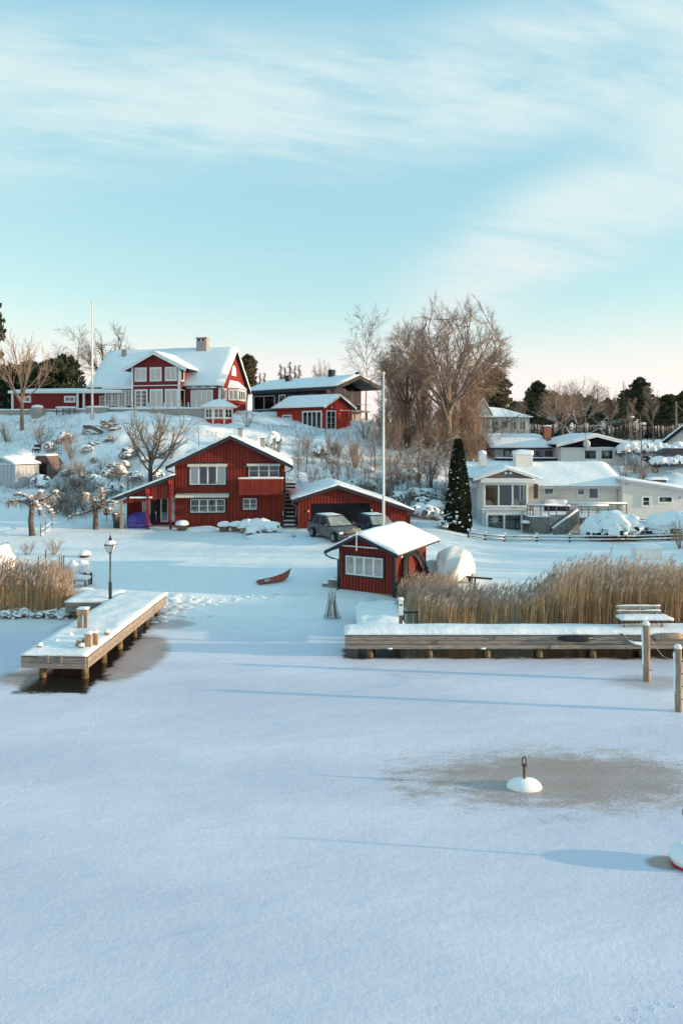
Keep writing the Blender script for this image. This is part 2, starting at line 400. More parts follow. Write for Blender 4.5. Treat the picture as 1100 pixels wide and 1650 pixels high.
# ------------------------------------------------------------------ frozen lake
def lake_mat():
    m = bpy.data.materials.new('lake_ice'); m.use_nodes = True; t = NT(m.node_tree)
    g = t.n('ShaderNodeNewGeometry').outputs['Position']; s = t.n('ShaderNodeSeparateXYZ', {0: g})
    x, y = s.outputs[0], s.outputs[1]
    st = t.n('ShaderNodeMapping', {'Vector': g, 'Scale': (0.6, 1.6, 1.0)}).outputs[0]
    rag = t.m('SUBTRACT', t.noise(st, 1.7, 8.0, 0.7), 0.5); rag2 = t.m('SUBTRACT', t.noise(g, 14.0, 5.0, 0.7), 0.5)
    def ell(cx, cy, rx, ry, w=0.9, w2=0.25):
        a = t.m('DIVIDE', t.m('SUBTRACT', x, cx), rx); b = t.m('DIVIDE', t.m('SUBTRACT', y, cy), ry)
        dd = t.m('SQRT', t.m('ADD', t.m('MULTIPLY', a, a), t.m('MULTIPLY', b, b)))
        return t.m('ADD', dd, t.m('ADD', t.m('MULTIPLY', rag, w), t.m('MULTIPLY', rag2, w2)))
    def rect(cx, cy, hx, hy, soft=0.45):
        a = t.m('SUBTRACT', t.m('ABSOLUTE', t.m('SUBTRACT', x, cx)), hx); b = t.m('SUBTRACT', t.m('ABSOLUTE', t.m('SUBTRACT', y, cy)), hy)
        dd = t.m('MAXIMUM', a, b)
        return t.sstep(t.m('ADD', dd, t.m('MULTIPLY', rag, soft*2.0)), -0.12, 0.10, 1.0, 0.0)
    sl1 = t.sstep(ell(5.3, 16.7, 4.4, 1.65, 1.7, 1.3), 0.45, 1.15, 1.0, 0.0)
    sl2 = t.m('MULTIPLY', t.sstep(ell(10.1, 23.2, 1.5, 0.8), 0.5, 1.2, 1.0, 0.0), 0.6)
    sl3 = t.sstep(ell(6.2, 13.42, 0.55, 0.26, 0.4), 0.7, 1.0, 1.0, 0.0)
    sl4 = t.sstep(ell(-7.75, 25.9, 1.5, 3.0, 0.5), 0.75, 1.02, 1.0, 0.0)
    sl5 = t.m('MULTIPLY', t.sstep(ell(-9.5, 23.7, 2.3, 1.15, 0.5), 0.7, 1.0, 1.0, 0.0), 1.0)
    sl6 = t.m('MULTIPLY', t.sstep(ell(-10.9, 29.6, 1.3, 1.3, 0.6), 0.5, 1.0, 1.0, 0.0), 0.55)
    sl7 = t.m('MULTIPLY', t.sstep(ell(-7.3, 30.3, 1.3, 1.0, 0.7), 0.5, 1.0, 1.0, 0.0), 0.7)
    slush = sl1
    for q in (sl2, sl3, sl4, sl5, sl6, sl7): slush = t.m('MAXIMUM', slush, q)
    wa = t.m('MAXIMUM', rect(8.0, 26.25, 7.95, 0.62, 0.5), rect(-9.15, 26.6, 1.15, 4.4, 0.5))
    wa = t.m('MAXIMUM', wa, rect(-9.1, 23.65, 1.35, 0.30, 0.5))
    speck = t.sstep(t.noise(g, 26.0, 5.0, 0.7), 0.42, 0.66)
    slcol = t.mix(speck, (0.33, 0.255, 0.235, 1), (0.56, 0.50, 0.52, 1))
    slcol = t.mix(t.sstep(t.noise(st, 0.7, 4.0), 0.35, 0.7), slcol, (0.36, 0.27, 0.24, 1))
    big = t.noise(st, 0.16, 5.0, 0.55)
    sn = t.mix(t.sstep(big, 0.35, 0.68), (0.62, 0.63, 0.75, 1), (0.76, 0.755, 0.855, 1))
    near = t.sstep(t.m('ADD', y, t.m('MULTIPLY', rag, 6.0)), 27.0, 31.0)
    sn = t.mix(near, sn, (0.83, 0.86, 0.89, 1))       # drifted snow towards the shore
    c = t.mix(slush, sn, slcol); c = t.mix(wa, c, (0.022, 0.018, 0.014, 1))
    ro = t.m('SUBTRACT', 0.50, t.m('ADD', t.m('MULTIPLY', slush, 0.05), t.m('MULTIPLY', wa, 0.30)))
    h = t.m('ADD', t.m('ADD', t.noise(st, 1.1, 6.0, 0.6), t.m('MULTIPLY', t.noise(g, 9.0, 4.0, 0.65), 0.20)), t.m('MULTIPLY', t.noise(g, 45.0, 2.0, 0.6), 0.10))
    bs = t.m('SUBTRACT', 0.62, t.m('MULTIPLY', wa, 0.52))
    bn = t.n('ShaderNodeBump', {'Height': h, 'Strength': bs, 'Distance': 0.075})
    p = t.n('ShaderNodeBsdfPrincipled', {'Base Color': c, 'Roughness': ro, 'Specular IOR Level': 0.75, 'Normal': bn.outputs[0]})
    o = t.n('ShaderNodeOutputMaterial'); t.nt.links.new(p.outputs[0], o.inputs[0]); MATS['lake_ice'] = m
lake_mat()
m_ = MB(); xs_ = [-3000, -300, -60, -30, -15, 0, 15, 30, 60, 300, 3000]; ys_ = [-3000, -300, -30, 0, 12, 24, 36]
m_.v = [(x, y, 0.0) for y in ys_ for x in xs_]
m_.f = [(j*11+i, j*11+i+1, (j+1)*11+i+1, (j+1)*11+i) for j in range(6) for i in range(10)]
m_.build('frozen_lake', 'lake_ice', kind='structure')

# ================================================================== building helpers
def window(par, M, x, z, w, h, cols=2, rows=1, casing=None, frame='white_paint', curtain=None, cw=0.07, fw=0.055, name='window', star=None, label=None, out=0.085):
    """casing board ring with a dark sheet behind, its colour standing in for room shade; sub-parts: sash, pane, curtain"""
    a = MB(M); cas = casing or frame; e = cw
    for (x0, x1, z0, z1) in ((x-e, x+w+e, z+h, z+h+e), (x-e, x+w+e, z-e, z), (x-e, x, z, z+h), (x+w, x+w+e, z, z+h)):
        a.box(x0, x1, -out, 0.0, z0, z1)
    win = a.build(name, cas, par)
    if label: win['label'] = label
    MB(M).box(x-.04, x+w+.04, -0.006, -0.002, z-.04, z+h+.04).build('interior_sheet', 'painted_room_shade', win)  # flat sheet on the wall; the unlit room is put into its colour
    cwid = w/cols
    for i in range(cols):
        x0 = x+i*cwid; s = MB(M)
        s.box(x0, x0+cwid, -out+.012, -0.020, z, z+fw); s.box(x0, x0+cwid, -out+.012, -0.020, z+h-fw, z+h)
        s.box(x0, x0+fw*.8, -out+.012, -0.020, z+fw, z+h-fw); s.box(x0+cwid-fw*.8, x0+cwid, -out+.012, -0.020, z+fw, z+h-fw)
        for k in range(1, rows):
            zz = z+h*k/rows; s.box(x0+fw*.8, x0+cwid-fw*.8, -out+.016, -0.022, zz-fw*.3, zz+fw*.3)
        s.build('sash', frame, win)
        for k in range(rows):
            MB(M).box(x0+fw*.7, x0+cwid-fw*.7, -0.032, -0.028, z+fw*.8+(h-fw*1.6)*k/rows, z+fw*.8+(h-fw*1.6)*(k+1)/rows-.003).build('pane', 'window_glass', win)
        if curtain == 'all' or (curtain == 'ends' and i in (0, cols-1)):
            c = MB(M); n = 14; vs = []; c0 = x0+.01; c1 = x0+cwid-.01
            for k in range(n+1):
                xx = c0+(c1-c0)*k/n; yy = -0.014+0.005*math.sin(k*2.1+x); vs += [(xx, yy, z+.01), (xx, yy, z+h-.01)]
            c.add(vs, [(2*k, 2*k+2, 2*k+3, 2*k+1) for k in range(n)]); c.build('curtain', 'curtain', win)
        if curtain == 'low':
            c = MB(M)
            for k in range(5): c.blob((x0+cwid*(k+.5)/5, -0.013, z+fw+.05), cwid*.09, .005, .10+.05*math.sin(k*3+x*5), k+x, 6, 4)
            c.build('window_ornament', 'curtain', win)
    if star is not None:
        sx_, sz_, sr = star; c = MB(M); vs = []; n = 9
        for k in range(2*n):
            r_ = sr if k % 2 == 0 else sr*.30; an = math.pi*k/n; vs.append((sx_+r_*math.sin(an), -0.022, sz_+r_*math.cos(an)))
        fs = [(2*n, (k+1) % (2*n), k) for k in range(2*n)]; vs.append((sx_, -0.027, sz_)); c.add(vs, fs); c.build('paper_star', 'white_paint', win)
    return win

def battens(par, M, x0, x1, sp, lo, hi, holes, matn='red_wood', w=0.160, out=0.050, name='batten'):
    """every cover strip of a boarded wall is an object of its own"""
    n = int(round((x1-x0)/sp))
    for k in range(n+1):
        x = x0+(x1-x0)*k/n; a = lo(x) if callable(lo) else lo; b = hi(x) if callable(hi) else hi
        spans = [(a, b)]
        for (hx0, hx1, hz0, hz1) in holes:
            if hx0-w*.4 < x < hx1+w*.4:
                ns = []
                for (p, q) in spans:
                    if hz1 <= p or hz0 >= q: ns.append((p, q)); continue
                    if hz0 > p: ns.append((p, hz0))
                    if hz1 < q: ns.append((hz1, q))
                spans = ns
        for (p, q) in spans:
            if q-p > 0.06: MB(M).box(x-w/2, x+w/2, -out, 0.0, p, q).build(name, matn, par)

def gable_walls(par, w, d, hl, hr, xr, zr, matn, name='wall', y0=0.0, M=None, z0=-0.6):
    MB(M).prism([(0, z0), (w, z0), (w, hr), (xr, zr), (0, hl)], y0, y0+d).build(name, matn, par)

def roof(par, pts, y0, y1, th=0.14, sn=0.18, trim='black_trim', M=None, snow=True, name='roof', nu=8, nv=10, seed=1.0, barge=0.20, covmat='black_trim'):
    """pts: eave-ridge-eave polyline in x,z; one slab per slope with bargeboards, snow on top"""
    a = MB(M)
    for (p, q) in zip(pts[:-1], pts[1:]):
        a.prism([(p[0], p[1]-th), (q[0], q[1]-th), (q[0], q[1]), (p[0], p[1])], y0, y1)
    rf = a.build(name, covmat, par)
    for (p, q) in zip(pts[:-1], pts[1:]):
        for yy in (y0-.03, y1+.003): MB(M).prism([(p[0], p[1]-barge), (q[0], q[1]-barge), (q[0], q[1]+.02), (p[0], p[1]+.02)], yy, yy+.027).build('bargeboard', trim, rf)
    if snow:
        n = len(pts)-1
        L = [0.0]
        for (p, q) in zip(pts[:-1], pts[1:]): L.append(L[-1]+math.hypot(q[0]-p[0], q[1]-p[1]))
        def P(u, v):
            s_ = u*L[-1]
            for i in range(n):
                if s_ <= L[i+1]+1e-9:
                    k = (s_-L[i])/(L[i+1]-L[i]); p, q = pts[i], pts[i+1]
                    return (p[0]+(q[0]-p[0])*k, y0-.02+(y1-y0+.04)*v, p[1]+(q[1]-p[1])*k+.004)
            return (pts[-1][0], y0-.02+(y1-y0+.04)*v, pts[-1][1]+.004)
        MB(M).sheet(P, nu*n, nv, sn, seed).build('roof_snow', 'snow', rf, smooth=True)
    return rf

def gutter(par, pts, r=0.045, matn='black_trim', name='drainpipe', M=None):
    MB(M).tube(pts, r, 6).build(name, matn, par)

def chimney(par, x, y, z0, z1, w, d, matn, cap='snow', name='chimney', capmat='stone'):
    c = MB().box(x-w/2, x+w/2, y-d/2, y+d/2, z0, z1).build(name, matn, par)
    MB().box(x-w/2-.05, x+w/2+.05, y-d/2-.05, y+d/2+.05, z1, z1+.07).build('chimney_cap', capmat, c)
    MB().sheet(lambda u, v: (x-w/2-.04+(w+.08)*u, y-d/2-.04+(d+.08)*v, z1+.072), 4, 4, 0.14, x).build('snow_cap', 'snow', c, smooth=True)
    return c

ID = Matrix.Identity(4)
def lin(p, q): return lambda x: p[1]+(q[1]-p[1])*(x-p[0])/(q[0]-p[0])

# ================================================================== red house by the lawn
def red_house():
    Y = 51.0; s = FPX/Y; px0 = 283
    z0 = 1.36
    h = thing('red_house', 'two storey red boarded house with front balcony and open lean-to beside the lawn', 'house', (xat(px0, Y), Y, z0), R(4))
    def X(px): return (px-px0)/s
    def Z(py): return zat(py, Y)-z0
    w = X(457); d = 8.0; xr = X(371); zr = Z(706); zl = Z(748); zrr = Z(747)
    gable_walls(h, w, d, zl, zrr, xr, zr, 'red_wood')
    ov = 0.62
    sl = (zr-zl)/xr; sr = (zr-zrr)/(w-xr)
    rp = [(-ov, zl-sl*ov+.14), (xr, zr+.16), (w+ov, zrr-sr*ov+.14)]
    roof(h, rp, -.55, d+.4, .12, .20, seed=3, barge=.24)
    # windows; openings also cut the cover strips
    W1 = (X(306), Z(781), X(363)-X(306), 1.50); W2 = (X(307), Z(826), X(362)-X(307), 0.96)
    W3 = (X(400), Z(769.5), X(449)-X(400), 0.93); W4 = (X(391), Z(822), X(413)-X(391), 0.82)
    ho = [(a-.12, a+b+.12, z-.14, z+hh+.12) for (a, z, b, hh) in (W1, W2, W3, W4)]
    hi = lambda x: (lin((0, zl), (xr, zr))(x) if x < xr else lin((xr, zr), (w, zrr))(x))
    battens(h, ID, .06, w-.06, .232, -.15, hi, ho)
    window(h, ID, *W1, cols=4, casing='black_trim', curtain='ends', cw=.09)
    window(h, ID, *W2, cols=4, rows=2, casing='black_trim', curtain='low', cw=.09)
    window(h, ID, *W3, cols=3, rows=2, casing='black_trim', cw=.07)
    window(h, ID, *W4, cols=2, rows=2, casing='black_trim', curtain='low', cw=.08)
    # striped awnings with scalloped valances
    def awning(x0, x1, z, out, dr, nm='awning'):
        a = MB(); a.add([(x0, -.03, z), (x1, -.03, z), (x1, -out, z-dr), (x0, -out, z-dr), (x0, -.03, z-.03), (x1, -.03, z-.03), (x1, -out, z-dr-.03), (x0, -out, z-dr-.03)],
                        [(0, 3, 2, 1), (4, 5, 6, 7), (0, 1, 5, 4), (2, 3, 7, 6), (1, 2, 6, 5), (3, 0, 4, 7)])
        o = a.build(nm, 'awning', h); n = max(8, int((x1-x0)/.17))
        for k in range(n):
            a0 = x0+(x1-x0)*k/n; a1 = x0+(x1-x0)*(k+.86)/n; zz = z-dr-.03
            MB().prism([(a0, zz), (a0, zz-.10), ((a0+a1)/2, zz-.15), (a1, zz-.10), (a1, zz)], -out, -out+.012).build('valance_scallop', 'awning', o)
    awning(X(303), X(366), Z(747.5), .30, .04); awning(X(284.5), X(369), Z(795), .55, .12); awning(X(397), X(452), Z(747), .28, .03)
    # balcony
    bx0, bx1, bz0, bz1, bd = X(386), X(455.5), Z(796.5), Z(770), 1.15
    b = MB().box(bx0, bx1, -bd, 0, bz0, bz0+.12).build('balcony', 'red_wood', h)
    n = 24
    for k in range(n): MB().box(bx0+(bx1-bx0)*(k+.10)/n, bx0+(bx1-bx0)*(k+.90)/n, -bd-.03, -bd+.0, bz0+.02, bz1-.03).build('balustrade_board', 'red_wood', b)
    for k in range(8):
        for xx in (bx0, bx1-.03): MB().box(xx-.003, xx+.033, -bd+.02+(bd-.04)*(k+.06)/8, -bd+.02+(bd-.04)*(k+.94)/8, bz0+.125, bz1-.03).build('balustrade_board', 'red_wood', b)
    MB().box(bx0-.04, bx1+.04, -bd-.06, -bd+.05, bz1-.03, bz1+.02).build('handrail', 'white_paint', b)
    MB().sheet(lambda u, v: (bx0-.04+(bx1-bx0+.08)*u, -bd-.06+.11*v, bz1+.023), 18, 2, .08, 5).build('rail_snow', 'snow', b, smooth=True)
    # corner boards, drain pipes
    for xx in (0, w): MB().box(xx-.05, xx+.05, -.03, .05, -.2, (zl if xx == 0 else zrr)-.05).build('corner_board', 'black_trim' if xx else 'red_wood', h)
    gutter(h, [(-ov-.02, -.3, rp[0][1]-.10), (-ov, -.28, rp[0][1]-.25), (-.10, -.10, rp[0][1]-.48), (-.09, -.09, Z(765))])
    gutter(h, [(w+ov, -.3, rp[2][1]-.10), (w+ov-.05, -.28, rp[2][1]-.3), (w+.08, -.06, rp[2][1]-.5), (w+.08, -.06, 0)])
    MB().lathe([(.09, 0), (.09, .17), (.06, .2)], 8, (X(394), -.12, Z(754))).build('wall_lamp', 'rust', h)
    # roof vents with snow
    for (px, py, hh) in ((384, 697, .55), (421, 707, .62)):
        x = X(px); zz = hi(x)+.05; c = MB().box(x-.16, x+.16, 1.4, 1.75, zz, zz+hh+.35).build('roof_vent', 'stone', h)
        MB().box(x-.21, x+.21, 1.35, 1.80, zz+hh+.352, zz+hh+.40).build('vent_cap', 'rust', c)
    gutter(h, [(X(313), 2.5, Z(720)), (X(313), 2.5, Z(676))], .03, 'steel', 'antenna_mast')
    # open lean-to on the left
    lx0, lx1 = X(193), X(283); lz0, lz1 = Z(802), Z(766)
    roof(h, [(lx0-.25, lz0+.02), (X(282.5), lz1+.05)], -.9, 4.2, .12, .17, seed=8, barge=.26, name='lean_to_roof', nu=12)
    MB().prism([(X(200), -.5), (-.002, -.5), (-.002, lz1-.1), (X(200), lz0-.02)], 1.2, 4.0).build('lean_to_wall', 'red_wood', h)
    battens(h, side((0, 1.2, 0), (1, 0, 0), (0, 1, 0)), X(206), -.1, .232, -.1, lin((lx0, lz0-.12), (0, lz1-.12)), [(X(224), X(283), -.2, Z(802))])
    MB().prism([(X(200), Z(810)), (X(200), lz0-.16), (-.03, lz1-.10), (-.03, Z(800))], -.62, -.56).build('gable_boarding', 'red_wood', h)
    battens(h, side((0, -.62, 0), (1, 0, 0), (0, 1, 0)), X(204), -.12, .232, lin((X(200), Z(810)), (-.03, Z(800))), lin((X(200), lz0-.16), (-.03, lz1-.10)), [])
    Ml = side((0, 1.17, 0), (1, 0, 0), (0, 1, 0))
    for i, (p0, p1) in enumerate(((225, 239), (240, 253), (255, 268), (269.5, 283))):
        window(h, Ml, X(p0)+.03, Z(843), X(p1)-X(p0)-.08, Z(804)-Z(843), 1, 1, frame='white_paint' if i != 1 else 'black_trim', curtain='all' if i in (0, 3) else None, cw=.03, name='glazed_door')
    MB().box(X(214), X(249), -.8, -.62, Z(801), Z(798.5)).build('snow_covered_rail', 'snow', h)
    for px in (242.5, 278):
        MB().box(X(px)-.075, X(px)+.075, -.85, -.70, -.3, Z(787 if px < 260 else 773)).build('post', 'red_wood_deep', h)
        MB().box(X(px)-.13, X(px)+.13, -.98, -.86, Z(793 if px < 260 else 779), Z(786 if px < 260 else 772)).build('post_bracket', 'red_wood_bright', h)
    MB().box(X(199), X(203.5), -.75, -.58, -.4, lz0-.1).build('post', 'grey_wood', h)
    return h
red_house()

# ================================================================== garage
def garage():
    Y = 50.0; s = FPX/Y; px0 = 481; z0 = 1.42
    g = thing('garage', 'red boarded double garage with wide black door behind the parked cars', 'garage', (xat(px0, Y), Y, z0), R(7))
    def X(px): return (px-px0)/s
    def Z(py): return zat(py, Y)-z0
    w = X(661); d = 6.2; xr = X(543.5); zr = Z(785); zl = Z(808); zrr = Z(822)
    gable_walls(g, w, d, zl, zrr, xr, zr, 'red_wood')
    rp = [(X(469), Z(806)+.05), (xr, zr+.13), (X(668), Z(825)+.05)]
    roof(g, rp, -.45, d+.3, .10, .20, seed=11, barge=.22)
    D = (X(502), X(597), -.2, Z(812))
    hi = lambda x: (lin((0, zl), (xr, zr))(x) if x < xr else lin((xr, zr), (w, zrr))(x))-.02
    battens(g, ID, .07, w-.07, .225, -.15, hi, [(D[0]-.02, D[1]+.02, -.4, D[3]+.02)])
    dr = MB().box(D[0], D[1], -.018, -.002, -.2, D[3]).build('garage_door', 'door_black', g)
    n = 5
    for k in range(n): MB().box(D[0]+.02, D[1]-.02, -.034, -.019, -.19+(D[3]+.18)*k/n+.012, -.19+(D[3]+.18)*(k+1)/n-.012).build('door_panel', 'door_black', dr)
    for xx in (0, w): MB().box(xx-.07, xx+.07, -.035, .05, -.3, (zl if xx == 0 else zrr)-.04).build('corner_board', 'black_trim', g)
    for px in (496.5, 599.5): MB().lathe([(.05, 0), (.06, .10), (.03, .13)], 8, (X(px), -.09, Z(825))).build('wall_lamp', 'awning', g)
    MB().lathe([(.06, 0), (.08, .12), (.03, .16)], 8, (X(607), -.10, Z(809))).build('wall_lamp', 'rust', g)
    gutter(g, [(X(470), -.2, Z(808)), (X(471), -.2, Z(813)), (X(480), -.08, Z(818)), (X(480), -.08, 0)])
    gutter(g, [(X(667), -.2, Z(827)), (X(666), -.2, Z(831)), (X(661)+.08, -.08, Z(834)), (X(661)+.08, -.08, 0)])
garage()

# ================================================================== boathouse by the shore
def boathouse():
    A = at(548, 948, 34.55); z0 = 0.62
    b = thing('boathouse', 'small red boathouse with curtained window and snowy roof at the shore', 'boathouse', (A.x, A.y, z0), R(-28))
    w, d = 2.80, 4.1; hw = 2.02; xr = w*.43; zr = 2.62
    gable_walls(b, w, d, hw, hw, xr, zr, 'red_wood')
    ov = .58; sl = (zr-hw)/xr; sr = (zr-hw)/(w-xr)
    rp = [(-ov, hw-sl*ov+.10), (xr, zr+.12), (w+.50, hw-sr*.50+.10)]
    roof(b, rp, -.55, d+.75, .08, .15, seed=21, barge=.15, nu=10, nv=14)
    Wd = (.33, .72, 1.98, .92)
    hi = lambda x: (lin((0, hw), (xr, zr))(x) if x < xr else lin((xr, zr), (w, hw))(x))-.02
    battens(b, ID, .10, w-.10, .168, -.02, hi, [(Wd[0]-.10, Wd[0]+Wd[2]+.10, Wd[1]-.10, Wd[1]+Wd[3]+.10)], w=.115)
    window(b, ID, *Wd, cols=4, casing='black_trim', curtain='all', cw=.085, fw=.075)
    MB().box(-.02, w+.02, -.02, d+.02, -.30, -.03).build('sill_beam', 'grey_wood', b)
    Ms = side((w, 0, 0), (0, 1, 0), (-1, 0, 0))
    battens(b, Ms, .15, d-.1, .168, -.02, hw, [(.78, 1.62, 1.55, 1.98)], w=.115)
    window(b, Ms, .86, 1.62, .68, .28, 2, 1, cw=.05, curtain='all')
    MB().box(w-.03, w+.05, -.045, .06, -.25, hw).build('corner_board', 'black_trim', b)
    MB().box(-.05, .05, -.045, .06, -.1, hw).build('corner_board', 'black_trim', b)
    MB(Ms).box(d-.05, d+.02, -.04, .05, -.2, hw).build('corner_board', 'black_trim', b)
    MB().box(w+.06, w+.13, -.06, .02, -.5, 1.75).build('post', 'black_trim', b)
    MB().box(.22, w-.42, -.50, -.44, 2.14, 2.20).build('gable_tie', 'awning', b)
    # ornament on the gable: a white staff with a small yellow weather vane
    v = MB().box(xr-.035, xr+.035, -.64, -.60, 2.0, 2.98).build('gable_staff', 'white_paint', b)
    a = MB()
    for sx in (-1, 1):
        a.blob((xr+sx*.15, -.62, 3.02), .075, .03, .06, 2+sx, 8, 5, .1); a.box(min(xr+sx*.03, xr+sx*.24), max(xr+sx*.03, xr+sx*.24), -.635, -.605, 2.93, 2.975)
    a.blob((xr, -.62, 2.99), .07, .035, .06, 4, 8, 5, .1)
    a.build('weather_vane', 'yellow_paint', v)
    gutter(b, [(-ov-.02, -.4, rp[0][1]-.05), (-ov, -.38, rp[0][1]-.22), (-.35, -.22, rp[0][1]-.36), (-.08, -.08, rp[0][1]-.42), (-.08, -.08, 0), (-.10, -.25, -.12)], .04)
    st = MB().box(-1.05, -.12, .05, .75, -.35, .12).box(-.72, -.12, .08, .72, .122, .33).build('step', 'rail_wood', b)
    MB().sheet(lambda u, q: (-1.05+.33*u, .05+.7*q, .123), 4, 4, .09, 2).sheet(lambda u, q: (-.72+.6*u, .08+.64*q, .333), 4, 4, .09, 3).build('step_snow', 'snow', st, smooth=True)
    # black hose coiled against the long side
    hs = thing('hose', 'big loop of black hoses leaning against the long side of the boathouse', 'hose', b.matrix_basis @ Vector((w+.50, 1.75, .22)), R(-28)); hs.scale = (1.0, 1.28, 1.18)
    for k in range(5):
        pts = []; r0 = 1.0-.05*k
        for i in range(30):
            an = math.pi*(-0.02+1.02*i/29)
            pts.append((-.05-.38*math.sin(an)+.03*math.sin(k*2.0), .15-1.15*r0*math.cos(an)+.05*k*math.cos(an), -.05+1.50*math.sin(an)**.85*r0 if math.sin(an) > 0 else -.05))
        MB().tube(pts, .045, 6).build('hose_loop', 'rubber', hs, smooth=True)
    lg = thing('plank_pile', 'snowy planks lying along the boathouse wall below the hoses', 'planks', b.matrix_basis @ Vector((w+.25, .35, -.05)), R(-28))
    for k in range(4):
        MB().box(.05+.14*(k % 2), .17+.14*(k % 2), 0+.2*k, 3.2-.1*k, .15+.10*(k//2), .24+.10*(k//2)).build('plank', 'dark_wood', lg)
    MB().sheet(lambda u, q: (.03+.30*u, .3+2.7*q, .345), 3, 12, .08, 6).build('plank_snow', 'snow', lg, smooth=True)
boathouse()

# ================================================================== dark red manor on the hill
def manor():
    Y = 82.0; s = FPX/Y; z0 = zat(656, Y)
    h = thing('manor_house', 'large dark red hilltop house with white trim, gabled bay and stone chimney', 'house', (xat(302, Y+.4), Y+.4, z0), R(-13))
    # local x: 0 at the bay's right side; front of the main body at y=0
    dw, dd = 5.6, 8.2; ridge = 7.2; eave = 2.9
    xl, xrt = -12.2, 4.1
    Ms = side((xrt, 0, 0), (0, 1, 0), (-1, 0, 0))
    MB(Ms).prism([(0, -1), (dd, -1), (dd, eave), (dd/2, ridge-.25), (0, eave)], 0, xrt-xl).build('wall', 'red_wood_deep', h)
    Mr = side((0, 0, 0), (0, 1, 0), (-1, 0, 0))
    k = (ridge-eave)/(dd/2)
    rp = [(-.55, eave-.55*k+.05), (dd/2, ridge), (dd+.55, eave-.55*k+.05)]
    roof(h, rp, -xrt-.45, -xl+.45, .14, .20, 'white_paint', Mr, seed=31, barge=.34, nv=18)
    # right gable end: lunette, bay window with a little roof
    hi = lambda x: min(eave+x*k, eave+(dd-x)*k)-.3
    ln = MB(Ms)
    n = 10; arc = [(dd/2+.75*math.cos(math.pi*i/n), 3.9+1.25*math.sin(math.pi*i/n)) for i in range(n+1)]
    ln.prism(arc[::-1][::-1] if False else [(p[0], p[1]) for p in arc[::-1]][::-1], -.05, -.002)
    lo = ln.build('window', 'white_paint', h)
    arc2 = [(dd/2+.58*math.cos(math.pi*i/n), 4.0+1.02*math.sin(math.pi*i/n)) for i in range(n+1)]
    MB(Ms).prism(arc2, -.06, -.051).build('pane', 'curtain', lo)
    for q in (-.2, .2): MB(Ms).box(dd/2+q-.04, dd/2+q+.04, -.075, -.061, 4.0, 4.93).build('glazing_bar', 'white_paint', lo)
    bw = MB(Ms).hull([(2.4, 0, .5), (3.0, -1.0, .5), (5.2, -1.0, .5), (5.8, 0, .5)], [(2.4, 0, 2.3), (3.0, -1.0, 2.3), (5.2, -1.0, 2.3), (5.8, 0, 2.3)]).build('bay', 'red_wood_bright', h)
    window(h, side((xrt+1.0, 0, 0), (0, 1, 0), (-1, 0, 0)), 3.08, .95, 2.05, 1.15, 3, 1, curtain='all', cw=.10, fw=.09)
    bl = math.hypot(.6, 1.0); window(h, side((xrt, 2.4, 0), (1.0/bl, .6/bl, 0), (-.6/bl, 1.0/bl, 0)), .08, .95, .98, 1.15, 2, 1, curtain='all', cw=.07)
    MB(Ms).hull([(2.2, 0, 2.302), (2.85, -1.2, 2.302), (5.35, -1.2, 2.302), (6.0, 0, 2.302)], [(2.9, 0, 3.3), (3.3, -.35, 3.2), (4.9, -.35, 3.2), (5.3, 0, 3.3)]).build('bay_roof', 'snow', h)
    window(h, Ms, .7, .95, .9, 1.15, 2, 1, curtain='all', cw=.09)
    for yy in (0, dd): MB(Ms).box(yy-.10, yy+.10, -.06, .1, -.3, eave-.2).build('corner_board', 'white_paint', h)
    # gabled two-storey bay on the front
    bx0, bx1, by = -6.15, -.30, -1.5; zt = 4.75; zp = 6.2; xm = (bx0+bx1)/2
    MB().prism([(bx0, -1), (bx1, -1), (bx1, zt), (xm, zp), (bx0, zt)], by, 3.5).build('bay_wall', 'red_wood_deep', h)
    kk = (zp-zt)/(xm-bx0)
    roof(h, [(bx0-1.1, zt-kk*1.1+.12), (xm, zp+.14), (bx1+1.1, zt-kk*1.1+.12)], by-.55, 3.4, .12, .18, 'white_paint', seed=33, barge=.36, name='bay_gable_roof')
    Mb = side((0, by, 0), (1, 0, 0), (0, 1, 0))
    for i in range(3):
        x = bx0+.42+i*1.9
        window(h, Mb, x, 3.05, 1.28, 1.42, 2, 1, curtain='all', cw=.10, fw=.08)
        dr = window(h, Mb, x, .0, 1.42, 1.95, 2, 1 if i else 4, curtain='all' if i else None, cw=.10, fw=.09, name='glazed_door')
    MB(Mb).box(bx0-.02, bx1+.02, -.07, -.002, 2.42, 2.52).build('string_course', 'white_paint', h)
    for xx in (bx0, bx1): MB(Mb).box(xx-.12, xx+.12, -.09, .10, -.4, zt-.05).build('corner_board', 'white_paint', h)
    Mbr = side((bx1, by, 0), (0, 1, 0), (-1, 0, 0))
    window(h, Mbr, .35, 3.05, .75, 1.42, 1, 1, curtain='all', cw=.10); window(h, Mbr, .15, .0, 1.1, 1.95, 1, 1, curtain='all', cw=.08, name='glazed_door')
    MB().box(bx1-.04, bx1+.20, -1.25, -.05, -.4, 0.0).build('threshold', 'stone', h)
    # main front right of the bay: wide curtained window under a small snowy ledge
    window(h, ID, .55, .15, 2.55, 1.75, 4, 1, curtain='all', cw=.10, fw=.09)
    MB().box(.1, 3.7, -.55, 0, 2.16, 2.26).build('ledge', 'white_paint', h)
    MB().sheet(lambda u, v: (.1+3.6*u, -.55+.55*v, 2.263), 10, 3, .12, 3).build('ledge_snow', 'snow', h, smooth=True)
    gutter(h, [(xrt-.15, -.5, eave-.4), (xrt-.15, -.15, eave-.7), (xrt-.15, -.10, 0)], .05, 'white_paint')
    MB().box(-xrt*0-12.5, xrt, -.60, -.5, eave-.50, eave-.42).build('gutter', 'steel', h)
